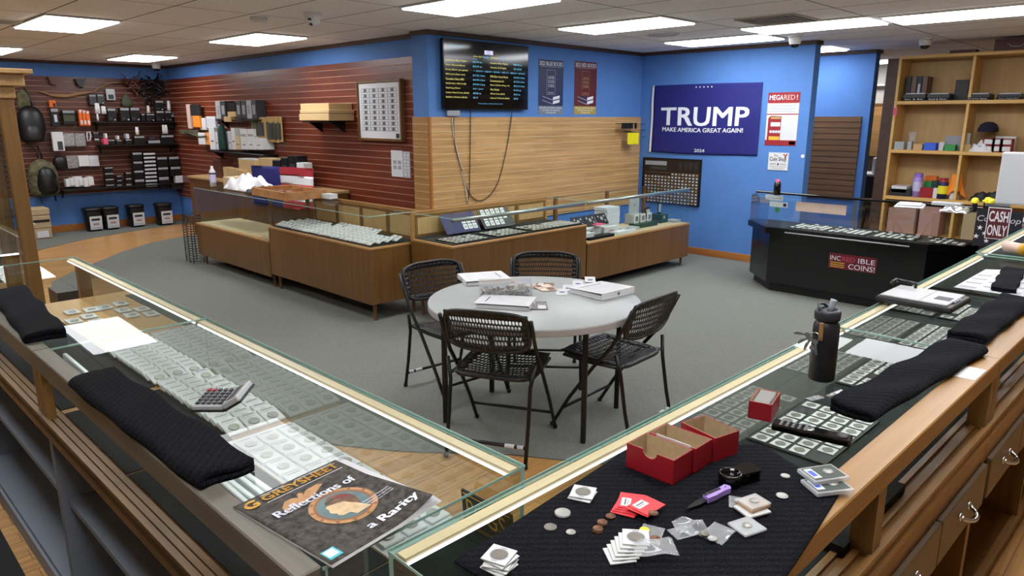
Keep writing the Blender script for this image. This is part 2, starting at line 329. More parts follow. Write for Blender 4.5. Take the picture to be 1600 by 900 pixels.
S('baseboard_right', MB().box(XT-.018, XT, 3.47, YT, .008, .1, 'base_wood', .004))
S('baseboard_back', MB().box(-2.5, XRD, YB-.018, YB, .008, .12, 'base_wood', .004))
S('baseboard_left', MB().box(XRD-.018, XRD, YT+.26, YB-.02, .008, .12, 'base_wood', .004))
# ceiling panels: the troffers in view and unseen ones on their grid
def troffer():
    t = thing('ceiling_light', 'x', 'ceiling light')
    mb = MB()
    for a in ((-.3, .3, -.594, -.57), (-.3, .3, .57, .594), (-.3, -.28, -.57, .57), (.28, .3, -.57, .57)): mb.box(*a, -.014, .0, 'white')
    mb.build('frame', t); MB().box(-.28, .28, -.57, .57, -.024, -.004, 'panel_light').build('diffuser', t); return t  # diffuser hangs below its frame so the glowing sides brighten the ceiling
t0 = troffer(); first = True
G = 'lit panels in the ceiling'
for x, y, lab in ((2.02, 7.78, 'lit ceiling panel near the left edge, larger and nearer of the left ones'), (3.87, 7.78, 'lit ceiling panel left of the white dome camera, above the cardboard boxes'),
    (3.87, 11.36, 'small far lit ceiling panel above the back corner'), (2.02, 11.42, 'far lit ceiling panel cut off by the left picture edge'),
    (5.72, 4.19, 'lit ceiling panel over the television corner, left of the round vent'), (7.56, 4.19, 'lit ceiling panel just above the large blue flag'),
    (3.87, 4.19, 'lit ceiling panel at the top centre, cut off by the upper picture edge'), (6.965, 2.95, 'long lit ceiling panel right of the slotted vent, nearer than the flag one'),
    (7.1, 1.72, 'lit ceiling panel at the top right corner of the picture'), (9.4, 4.2, 'lit ceiling panel glimpsed past the end of the blue flag wall'), (12.1, 4.3, 'small lit ceiling panel in the room behind the shelf unit'),
    (2.02, 4.19, 'ceiling panel mirrored in the left counter glass'), (2.02, .6, 'ceiling panel over the inside corner of the counters'), (3.87, .6, 'ceiling panel over the middle of the right counter'), (5.72, .6, 'ceiling panel over the far part of the right counter'),
    (.17, 4.19, 'ceiling panel over the staff side of the left counter'), (.17, .6, 'ceiling panel over the inner corner where the photo is taken'), (.17, 7.78, 'ceiling panel beyond the tall glass cabinet')):  # the inner corner panel is unseen, put in to brighten the near counters
    o = t0 if first else dup(t0); first = False
    o.location = (x, y, CEIL); tag(o, lab, 'ceiling light', G)
    if x > 9:      # the back room's tubes are weaker
        c = o.children[1]; c.data = c.data.copy(); c.data.materials[0] = M['panel_dim']
MB().box(-.55, .40, .55, 4.4, .0005, .012, 'shade_black', .004).build('floor_shade', label='black rubber mat on the floor along the staff side of the left showcases', cat='mat')  # dark sheet laid where the floor is only in shade
# ---------------------------------------------------------------- near counters (two glass showcases each way)
def hz(px, py, g):
    # height above the floor of what pixel (px,py) shows at ground point g
    d = ray(px, py); a = d.x*g[0]+d.y*g[1]; t = a/(d.x*d.x+d.y*d.y) if False else (g[0]**2+g[1]**2)**.5/(d.x*d.x+d.y*d.y)**.5
    return H+d.z*t
class Fr:
    # boxes in (u along, v across from the staff side, z); the left counter swaps x and y
    def __init__(s, left): s.left = left
    def box(s, mb, u0, u1, v0, v1, z0, z1, m, bev=0):
        return mb.box(v0, v1, u0, u1, z0, z1, m, bev) if s.left else mb.box(u0, u1, v0, v1, z0, z1, m, bev)
def showcase(name, left, u0, u1, W, top, near_end, label, seam_post=True, mid=True):
    F = Fr(left); MW = ML if left else MR
    t = thing(name, label, 'display case', mw=MW.copy()); dk = top-.225
    kw = dict(parent=t)
    wx = 'y' if left else 'x'
    if left: rail_m, post_m, body_m, trk = 'grey_rail', 'oak_z', 'grey_laminate', 'track_brown'
    else: rail_m, post_m, body_m, trk = 'oak', 'oak_z', 'oak_z', 'oak'
    g = .0015; a, b = u0+g, u1-g
    tl = (TL if left else TR)
    # lower cabinet: bottom, ends, customer-side panel, open towards the staff
    mb = MB()
    F.box(mb, a, a+.018, .012, W-.012, .0, dk-.02, body_m); F.box(mb, b-.018, b, .012, W-.012, -.03, dk-.02, body_m)
    F.box(mb, a+.018, b-.018, W-.03, W-.012, -.0, dk-.02, 'grey_laminate' if left else 'case_walnut')
    F.box(mb, a+.018, b-.018, .03, W-.03, .05, .075, body_m); F.box(mb, a+.018, b-.018, .02, .04, -.03, .05, body_m)
    if left:
        F.box(mb, a+.018, b-.018, .03, W-.03, .49, .51, body_m); mb.lathe([(.018, 0), (.018, .0006), (.013, .0006)], 'dark_grey', 20, T((.15, b-.16, .51)))
    else:
        F.box(mb, (a+b)/2-.01, (a+b)/2+.01, .012, W-.03, .075, dk-.02, body_m)
        for k in range(5): F.box(mb, a+.018, b-.018, .004, .03, .075+.001*k, .08+.001*k, 'oak') if k == 0 else None
    mb.build('base_cabinet', **kw)
    mb = MB(); F.box(mb, a, b, .058 if left else .082, W-.006, dk-.02, dk, 'floor_deck' if left else 'felt_green'); mb.build('deck', **kw)
    mb = MB(); F.box(mb, a, b, 0, .05 if left else .072, top-.058, top+(.004 if left else 0), rail_m, .003); mb.build('rail', **kw)
    pw = .05
    for u in ([a, b-pw] + ([(a+b)/2-pw/2] if (mid and not left) else [])):
        mb = MB(); F.box(mb, u, u+pw, .004, .03 if left else .055, dk-.0, top-.058, post_m); mb.build('post', **kw)
    tp = .021 if left else .034
    mb = MB()       # three-lipped sliding door track
    for k in range(3): F.box(mb, a+.0, b, -.006+tp*k, .010+tp*k, dk-.025, dk+.010-.002*k, trk)
    F.box(mb, a, b, -.006, .056 if left else .08, dk-.05, dk-.002, trk); mb.build('door_track', **kw)
    mb = MB(); F.box(mb, a, b, W-.006, W, dk, top-.006, 'pane_glass'); F.box(mb, a, b, W-.0062, W+.0002, top-.0062, top-.006, 'glass_edge'); mb.build('front_glass', **kw)
    mb = MB(); F.box(mb, a, b, .045 if left else .072, W+.002, top-.006, top, 'top_glass')
    F.box(mb, a, b, W+.002, W+.0035, top-.006, top, 'glass_edge')
    F.box(mb, a-.0012, a, .05, W, top-.006, top, 'glass_edge'); F.box(mb, b, b+.0012, .05, W, top-.006, top, 'glass_edge'); mb.build('top_glass', **kw)
    if near_end:
        mb = MB(); F.box(mb, a, a+.006, .06, W-.007, dk, top-.006, 'pane_glass'); F.box(mb, a-.001, a, W-.012, W, dk, top-.006, 'glass_edge'); F.box(mb, a-.001, a, .055, .06, dk, top-.006, 'glass_edge'); mb.build('end_glass', **kw)
    mb = MB(); F.box(mb, a+.012, b-.006, W-.034, W-.009, top-.021, top-.0065, 'pale_strip_'+wx); mb.build('lamp_strip', **kw)
    mb = MB(); F.box(mb, a+.015, b-.01, W-.0385, W-.0345, top-.019, top-.015, 'led_light'); mb.build('lamp', **kw)
    if not left:
        n = 4; L = (b-a-.036)/n
        mb = MB(); F.box(mb, a, b, .0, .03, dk-.125, dk-.05, 'oak'); mb.build('apron', **kw)
        for k in range(n):
            d0 = a+.018+k*L+.004; d1 = d0+L-.008
            mb = MB(); F.box(mb, d0, d1, -.018, .0, dk-.262, dk-.118, 'drawer_oak', .003); F.box(mb, d0+.01, d1-.01, .0, .32, dk-.255, dk-.14, 'oak_y'); d = mb.build('drawer', **kw)
            um = (d0+d1)/2; zc = dk-.185
            p = [(um+.045*math.cos(q), -.018-.032*math.sin(q), zc-.012*math.sin(q)) for q in [math.pi*i/10 for i in range(11)]]
            pb = MB().tube(p, [.008, .007, .006, .006, .007, .007, .007, .006, .006, .007, .008], 'chrome', 8)
            for e in (-.045, .045): pb.lathe([(.012, 0), (.012, .004), (.006, .006)], 'chrome', 12, T((um+e, -.018, zc)) @ Rx(math.pi/2))
            pb.build('pull', parent=d)
    return t
wood('track_brown', (84, 62, 38), (128, 98, 60), 'Y', rough=.5); wood('grey_rail', (92, 88, 80), (120, 114, 100), 'Y', rough=.5); wood('floor_deck', (172, 134, 82), (190, 150, 98), 'Y', rough=.5)
WL, WR = .557, .512
showcase('glass_showcase', True, .0, 1.62, WL, TOPL, True, 'near grey-backed glass showcase on the left, magazine and calculator lying on it')
showcase('glass_showcase', True, 1.62, 3.205, WL, TOPL, False, 'far grey-backed glass showcase on the left, reaching the tall oak cabinet')
showcase('glass_showcase', False, .0, 1.93, WR, TOPR, True, 'near oak glass showcase on the right with the black mat and red boxes on top')
showcase('glass_showcase', False, 1.93, 3.765, WR, TOPR, False, 'second oak glass showcase on the right, under the postal scale')
showcase('glass_showcase', False, 3.765, 5.4, WR, TOPR+.012, False, 'farthest oak glass showcase on the right, cut off by the picture edge')
felt_done = 1
# ---- slabs, flips and trays inside the counters
mb = MB(); mb.box(-.03, .03, -.0425, .0425, 0, .008, 'slab_plastic', .002); mb.box(-.026, .026, .018, .038, .0082, .0086, 'paper'); mb.box(-.02, .02, .028, .034, .0086, .0088, 'grey_ink'); mb.lathe([(.017, .0), (.0175, .003), (.016, .0036)], 'silver', 20, T((0, -.012, .0083)))
slab0 = mb.build('graded_coin_slab', label='x', cat='coin holder')
first = [True]
def put(o, mw, label, group):
    if o.get('_used'): return dup(o, mw, label, group)
    o['_used'] = 1; o.matrix_world = mw; o['label'] = label; o['group'] = group; return o
rs = random.Random(3); DL = TOPL-.225; DR = TOPR-.225
for c in range(3):
    for k in range(23):
        y = 1.08+k*.05
        if 1.60 < y < 1.66 or (c == 2 and 1.5 < y < 1.56): continue
        x = .385+c*.065
        put(slab0, ML @ T((x+rs.uniform(-.002, .002), y, DL+.016)) @ Rz(rs.uniform(-.05, .05)) @ Rx(.2), 'clear graded coin slab shingled in the three long rows under the left counter glass', 'slabs in long rows in the left showcases')
for c in range(3):
    for k in range(8):
        put(slab0, ML @ T((.375+c*.07, .28+k*.096, DL+.0025)) @ Rz(rs.uniform(-.04, .04)), 'clear graded coin slab lying flat on white sheet near the magazine end of the left counter', 'slabs on the white sheet in the left showcase')
for c, (x, y) in enumerate(((.40, 2.62), (.40, 2.74), (.475, 2.66), (.475, 2.78), (.52, 2.9), (.44, 2.92))):
    put(slab0, ML @ T((x, y, DL+.002)) @ Rz(rs.uniform(-.1, .1)), 'clear graded coin slab in the small loose group at the far end of the left showcase', 'loose slabs at the far end of the left showcase')
MB().box(.335, .548, .2, 1.02, DL, DL+.002, 'paper').build('sheet', label='white sheet under flat slabs inside the near left showcase', cat='paper', mw=ML.copy())
MB().box(.06, .36, 1.03, 1.6, DL, DL+.003, 'felt', M1=None).build('felt_pad', label='dark felt pad beneath slab rows in the near left showcase', cat='mat', mw=ML.copy())
MB().box(.06, .36, 1.64, 3.1, DL, DL+.003, 'felt').build('felt_pad', label='dark felt pad beneath slabs in the far left showcase', cat='mat', mw=ML.copy())
MB().box(.06, .545, .012, .195, DL, DL+.003, 'felt_green').build('felt_pad', label='dark felt pad filling the near end of the left showcase', cat='mat', mw=ML.copy())
MB().box(.06, .33, .2, 1.02, DL, DL+.003, 'felt').build('felt_strip', label='dark felt strip along the staff side beside the white sheet in the near left showcase', cat='mat', mw=ML.copy())
# long clear sleeves standing by the staff-side rail
sl = MB().box(-.008, .008, -.2, .2, 0, .03, 'slab_plastic', .003).box(-.005, .005, -.19, .19, .006, .026, 'paper').build('coin_tube_sleeve', label='x', cat='sleeve')
for i, (x, y) in enumerate(((.15, 1.98), (.18, 1.99), (.21, 1.97), (.20, .60), (.22, .58), (.245, .6), (.27, .57))):
    put(sl, ML @ T((x, y, DL+.004)) @ Rz(rs.uniform(-.03, .03)), 'long clear sleeve standing on edge beside the %s black towel on the left' % ('far' if i < 3 else 'near'), 'clear sleeves by the %s towel' % ('far' if i < 3 else 'near'))
# cardboard flips (2x2 holders) on black trays in the right counter
mb = MB(); mb.box(-.0235, .0235, -.0235, .0235, 0, .0018, 'card'); mb.lathe([(.0165, .0), (.0165, .0004)], 'grey_ink', 20, T((0, 0, .0018))); mb.lathe([(.014, 0), (.0142, .0006), (.013, .001)], 'coin_dull', 20, T((0, 0, .002)))
for e in (-.019, .019): mb.box(e-.0006, e+.0006, -.006, .006, .0018, .0021, 'steel')
flip0 = mb.build('coin_flip', label='x', cat='coin flip')
names = ['under the television remote', 'between the bottle and the nearer long towel', 'beneath the postal scale', 'just past the postal scale']
for i, (u, n) in enumerate(((1.50, 7), (2.13, 6), (2.78, 7), (3.32, 6))):
    MB().box(-.0295*n, .0295*n, -.122, .122, 0, .006, 'black_plastic', .002).build('flip_tray', label='black flip tray in the right showcase '+names[i], cat='tray', mw=MR @ T((u, .375, DR+.001)))
    for a in range(n):
        for c in range(4):
            if (a*5+c*3+i) % 17 == 0: continue
            put(flip0, MR @ T((u-.029*(n-1)+a*.058, .375-.0885+c*.059, DR+.0075)) @ Rz(rs.uniform(-.05, .05)), 'white cardboard coin flip on the tray '+names[i], 'coin flips '+names[i])
MB().box(.9, 1.3, .05, .12, DR, DR+.025, 'felt').build('velvet_pad', label='black velvet pad along the staff edge near the slab pair', cat='pad', mw=MR.copy())
b = MB().box(0, .165, -.055, .05, -.006, 0, 'black'); b.box(.005, .16, .042, .045, 0, .0004, 'gold').text('PCGS', 'gold', T((.08, .008, .0002)), w=.13, h=.05).text('COIN GRADING SERVICE', 'gold', T((.08, -.04, .0002)), w=.14, h=.010)
b.build('counter_sign', label='black plaque with gold lettering standing in the near corner of the left showcase', cat='sign', mw=ML @ frame((.53, .175, DL+.06), Vector((0, -1, 0)), Vector((-.1, 0, .995))))
b = MB().box(-.045, .045, -.06, .06, 0, .008, 'olive'); b.build('notepad', label='green ruled notepad lying on the left cabinet shelf', cat='notepad', mw=ML @ T((.30, .3, .512)))
# ---------------------------------------------------------------- things lying on the counters
def mwL(p, a=0): return T(p) @ PL @ Rz(a)
def mwR(p, a=0): return T(p) @ PR @ Rz(a)
def folded(name, label, L, W, th, mw, open_end=True, seed=1):
    # a towel folded lengthwise: a thick sheet laid double, lofted along x with soft undulation
    r = random.Random(seed); t = th/2; path = [(-W/2+.006, t*.5)]; n = 10
    path = [(-W/2+.01+(W-.02)*i/n, t*.55) for i in range(n+1)]
    path += [(W/2-.01+t*.8*math.sin(q), t-t*.5*math.cos(q)) for q in [math.pi*i/6 for i in range(1, 6)]]
    path += [(W/2-.01-(W-.02)*i/n, t*1.55) for i in range(n+1)]
    e = t*.42; out = []
    for i, p in enumerate(path):
        a = path[max(0, i-1)]; b = path[min(len(path)-1, i+1)]; dx, dz = b[0]-a[0], b[1]-a[1]; l = math.hypot(dx, dz) or 1
        out.append((p, (-dz/l*e, dx/l*e)))
    poly = [(p[0]+o[0], p[1]+o[1]) for p, o in out]+[(p[0]-o[0], p[1]-o[1]) for p, o in out[::-1]]
    K = 26; N = len(poly); vs = []; fs = []; ph = r.uniform(0, 6)
    for j in range(K+1):
        x = -L/2+L*j/K; sx = 1-.02*abs(j/K-.5)
        for (y, z) in poly:
            lift = 1+.12*math.sin(5*j/K*3+ph+y*30)
            vs.append((x+.004*math.sin(y*60+ph), y*sx+.003*math.sin(j*.7+ph), max(.0005, z*lift)))
    for j in range(K):
        for i in range(N): q = (i+1) % N; fs.append((j*N+i, j*N+q, j*N+N+q, j*N+N+i))
    m = len(path)
    for base in (0, K*N):
        for i in range(m-1): f = (base+i, base+i+1, base+N-2-i, base+N-1-i); fs.append(f if base else f[::-1])
    MB().add(vs, fs, 'black_towel', True).build(name, label=label, cat='towel', mw=mw)
def ang(a, b): return math.atan2(b[1]-a[1], b[0]-a[0])
def mid4(*p): return sum(p, Vector())/len(p)
q = [onL(113, 605), onL(185, 592), onL(397, 735), onL(325, 770)]
folded('folded_towel', 'black ribbed towel folded long on the near left counter, beside the magazine', .80, .125, .034, mwL(mid4(*q)+Vector((.0, 0, .001)), ang(q[3], q[0])), seed=2)
a = ang(onL(103, 525), onL(40, 458))
folded('folded_towel', 'black ribbed towel folded on the far left counter, cut by the picture edge', .80, .125, .034, mwL(Vector((.545, 3.09, 1.0595)), a+.0), seed=3)
q = [onR(1293, 640), onR(1350, 662), onR(1532, 560), onR(1480, 540)]
folded('folded_towel', 'black ribbed towel folded long beside the dark steel bottle on the right counter', .78, .115, .034, mwR(mid4(*q)+Vector((0, 0, .001)), ang(q[0], q[3])+math.pi), seed=4)
folded('folded_towel', 'black ribbed towel folded beyond the right counter seam, next to the postal scale', .70, .115, .034, mwR(Vector((3.02, .515, 1.0545)), ang((2.66, .522), (3.35, .50))+math.pi), seed=5)
folded('folded_towel', 'small black towel end beyond the white listing sheet at the right picture edge', .5, .1, .02, mwR(Vector((3.78, .60, 1.063)), .1), seed=6)
# big black mat
top = [Vector((.70, .835)), Vector((.97, .85)), Vector((1.239, .867)), Vector((1.37, .76)), Vector((1.489, .658))]
bot = [Vector((.72, .43)), Vector((.90, .41)), Vector((1.072, .408)), Vector((1.23, .425)), Vector((1.387, .445))]
def pl(P, u):
    k = min(int(u*(len(P)-1)), len(P)-2); return P[k].lerp(P[k+1], u*(len(P)-1)-k)
def matf(u, v):
    p = pl(top, u).lerp(pl(bot, u), v); return (p.x, p.y, 1.020+TR*p.x+.0062+.0012*math.sin(p.x*23+p.y*9)*math.sin(p.y*19))
MB().grid(matf, 40, 24, 'black_towel', .005).build('counter_mat', label='black ribbed cloth mat spread over the near right counter under the coins', cat='mat')
MATZ = .0075
def onM(x, y, dz=0): return onR(x, y, MATZ+dz)
# red coin boxes
def tray_box(name, label, Lb, Fb, Rb, h, notch=False, parts=True, div=False, red='red'):
    F_, L_, Rr_ = Fb.copy(), Lb, Rb; ex = (L_-F_); wl = ex.length; ex.normalize(); n = Vector((0, 0, 1)); ey = n.cross(ex).normalized()
    if (Rr_-F_).dot(ey) < 0: ey = -ey
    wd = abs((Rr_-F_).dot(ey)); t = .0022
    mw = frame(F_, ex, ey) if ex.cross(ey).z > 0 else None
    if mw is None: F_ = L_.copy(); ex = -ex; mw = frame(F_, ex, ey)
    b = MB(); b.box(0, wl, 0, wd, 0, t, red); b.box(t, wl-t, t, wd-t, t, t+.0006, 'cardboard')
    def wallp(poly, M1):
        b.prism(poly, 0, t, red, M1)
        b.prism([(x*.999, y-.0004) for x, y in poly], t, t+.0007, 'cardboard', M1)
    W1 = T((0, t, 0)) @ Rx(math.pi/2)       # x along the front, y up
    nc = [(wl/2+.018*math.cos(q), h-.016*math.sin(q)) for q in [math.pi*i/8 for i in range(9)]]
    fr = [(0, 0), (wl, 0), (wl, h)]+(nc if notch else [])+[(0, h)]
    b.prism(fr, 0, t, red, W1); b.prism([(min(max(x, t), wl-t), max(y, t)) for x, y in fr], -.0007, 0, 'cardboard', W1)
    b.prism([(0, 0), (wl, 0), (wl, h), (0, h)], 0, t, red, T((0, wd, 0)) @ Rx(math.pi/2)); b.box(t, wl-t, wd-t-.0007, wd-t, t, h-.0006, 'cardboard')
    b.box(0, t, t, wd-t, 0, h, red); b.box(t, t+.0007, t, wd-t, t, h-.0006, 'cardboard'); b.box(wl-t, wl, t, wd-t, 0, h, red); b.box(wl-t-.0007, wl-t, t, wd-t, t, h-.0006, 'cardboard')
    return b, mw, wl, wd
b, mw, wl, wd = tray_box('red_box', '', onM(978, 729), onM(1051, 759), onM(1083, 740), .056, True)
b.build('coin_box', label='empty red cardboard coin box with thumb notch, front one on the black mat', cat='box', mw=mw)
sh = mw @ T((.004, wd+.004, 0))
b2 = tray_box('red_box', '', onM(978, 729), onM(1051, 759), onM(1081, 741), .056)[0]; b2.box(.02, wl-.012, -.0005, .0012, .02, .0595, 'white')
b2.build('coin_box', label='red cardboard coin box with a white card, directly behind the notched box', cat='box', mw=sh)
b, mw3, wl3, wd3 = tray_box('red_box', '', onR(1062, 698), onR(1115, 726), onR(1144, 708), .062)
b.build('coin_box', label='empty red cardboard coin box on the right of the three beside the mat edge', cat='box', mw=mw3)
b, mw4, wl4, wd4 = tray_box('red_box', '', onR(1168, 652.5), onR(1204, 660), onR(1218, 638), .046)
bx = b.build('coin_box', label='small red box of white flips on the glass in front of the dark steel bottle', cat='box', mw=mw4)
f1 = MB().box(-.019, .019, -.0008, .0008, 0, .044, 'card').build('coin_flip', label='white coin flip standing inside the small red box', cat='coin flip', group='flips inside the small red box')
for k in range(9):
    (f1 if k == 0 else dup(f1)).matrix_world = mw4 @ T((wl4/2, .008+k*max(.0035, (wd4-.02)/9), .004)) @ Rx(-.22)
# water bottle with straw lid, strap and keys
bp = onR(1283, 592); t = thing('water_bottle', 'dark grey steel water bottle with straw lid standing on the right counter', 'bottle', mw=mwR(bp))
rb = .036
MB().lathe([(.001, .0), (rb-.004, 0), (rb, .004), (rb, .15), (rb-.001, .166), (rb-.006, .174), (rb-.008, .178), (.001, .178)], 'bottle_black', 36).build('body', t)
lid = MB().lathe([(rb-.006, .178), (rb-.002, .181), (rb-.001, .19), (rb-.001, .203), (rb-.004, .209), (.026, .211), (.022, .206), (.001, .205)], 'lid_grey', 36)
lid.tube([(-.027, .012, .208), (-.018, .02, .219), (0, .027, .222), (.018, .02, .219), (.027, .012, .208)], .004, 'lid_grey', 8); lid.build('lid', t)
MB().tube([(.004, -.004, .204), (.006, -.006, .216), (.010, -.008, .232), (.012, -.009, .238)], [.008, .008, .009, .009], 'straw_clear', 12).build('straw', t)
k = MB(); k.box(-.040, -.034, -.006, .006, .125, .178, 'case_trim', .002)
k.build('strap', t)
c = Vector((-.046, .012, .135)); kr = MB(); kr.tube([c+Vector((0, .014*math.cos(a), .014*math.sin(a))) for a in [2*math.pi*i/16 for i in range(16)]], .0012, 'chrome', 6, closed=True)
kr.build('key_ring', t)
kk = MB()
for i, (dy, dz, a) in enumerate(((.012, -.008, .4), (.016, -.004, .9), (.02, .004, 1.5), (-.004, -.012, -.2), (.002, -.03, 0))):
    X = T(c+Vector((-.002*i, dy, dz))) @ Rx(a); kk.lathe([(.008, -.0009), (.008, .0009)], 'steel', 12, X @ Ry(math.pi/2)); kk.box(-.0009, .0009, -.003, .003, -.038, -.006, 'steel', 0, X); kk.box(-.0009, .0009, .003, .005, -.032, -.016, 'steel', 0, X)
kk.build('keys', t)
# television remote
q = [onR(1203, 672), onR(1212, 663), onR(1334, 690), onR(1326, 700)]
rl = (mid4(q[2], q[3])-mid4(q[0], q[1])).length; t = thing('remote_control', 'long black remote control with round silver buttons lying on the glass', 'remote control', mw=mwR(mid4(*q), ang(mid4(q[0], q[1]), mid4(q[2], q[3]))))
MB().box(-rl/2, rl/2, -.021, .021, 0, .017, 'black_gloss', .006, seg=3).build('body', t)
bt = MB()
for i in range(5):
    for j in range(3): bt.lathe([(.0042, 0), (.0042, .0018), (.003, .0026)], 'steel', 12, T((-rl/2+.02+i*.014, -.012+j*.012, .0168)))
bt.lathe([(.012, 0), (.012, .0012), (.006, .0012)], 'steel', 20, T((-.005, 0, .0168))); bt.build('button', t)
MB().lathe([(.013, 0), (.013, .002), (.008, .003)], 'charcoal', 20, T((rl/2-.02, 0, .0168))).build('dial', t)
# postal scale
q = [onR(1370, 475), onR(1490, 492), onR(1513, 478), onR(1398, 455)]; sc = thing('postal_scale', 'flat grey digital postal scale with small display on the right counter', 'scale', mw=mwR(mid4(*q), ang(mid4(q[0], q[3]), mid4(q[1], q[2]))))
sw = (mid4(q[1], q[2])-mid4(q[0], q[3])).length; sd = (q[0]-q[3]).length*.9
MB().box(-sw/2, sw/2, -sd/2, sd/2, .006, .032, 'charcoal', .012, seg=3).build('base', sc)
MB().box(-sw/2+.012, sw/2-.02, -sd/2+.012, sd/2-.012, .031, .038, 'silver_box', .003).box(.018, .0195, -sd/2+.012, sd/2-.012, .0375, .0385, 'charcoal').build('platform', sc)
MB().box(.05, .105, -.045, .015, .0375, .039, 'dark_grey', .001).build('display', sc)
bt = MB()
for i in range(3): bt.box(.115, .128, -.05+i*.03, -.03+i*.03, .0375, .0395, 'grey_ink', .001)
bt.build('button', sc)
MB().tube([(-.14, .05, .036), (-.14, .05, .055), (-.14, .10, .058), (-.14, .12, .052)], .008, 'black_plastic', 8).tube([(-.06, .09, .036), (-.06, .09, .056), (-.13, .10, .058)], .007, 'black_plastic', 8).build('envelope_holder', sc)
# calculator on a prop
p0, p1, p2 = onL(298, 646), onL(352, 646), onL(338, 612)
cw = frame(onL(300, 643), (onL(352, 643)-onL(300, 643)).normalized(), Vector((0, 0, 1)).cross((onL(352, 643)-onL(300, 643))).normalized())
cl = (onL(338, 614)-onL(300, 643)).length*.98; w_ = (onL(352, 643)-onL(300, 643)).length
ca = thing('calculator', 'desk calculator with grey keys and two red ones propped on the left counter', 'calculator', mw=cw)
bx_, by_ = .080, .105; X = Rx(.06)
MB().box(0, bx_, 0, by_, 0, .016, 'silver_box', .003, X).box(-.002, bx_+.002, -.002, by_+.002, -.001, .005, 'charcoal', 0, X).build('body', ca)
Y_ = X @ T((bx_, 0, .008)) @ Ry(-.55)
MB().box(0, .050, 0, by_, -.006, .010, 'silver_box', .003, Y_).box(.012, .034, .014, by_-.014, .0095, .0112, 'dark_grey', 0, Y_).box(-.001, .052, -.001, by_+.001, -.010, -.005, 'charcoal', 0, Y_).build('display_hood', ca)
for i in range(5):
    for j in range(5):
        MB().box(-.0055, .0055, -.0065, .0065, 0, .005, 'red' if (i < 2 and j == 4) else ('dark_grey' if (i+j) % 4 else 'charcoal'), .0015, X @ T((.012+i*(bx_-.022)/4, .014+j*(by_-.028)/4, .016))).build('key', ca)
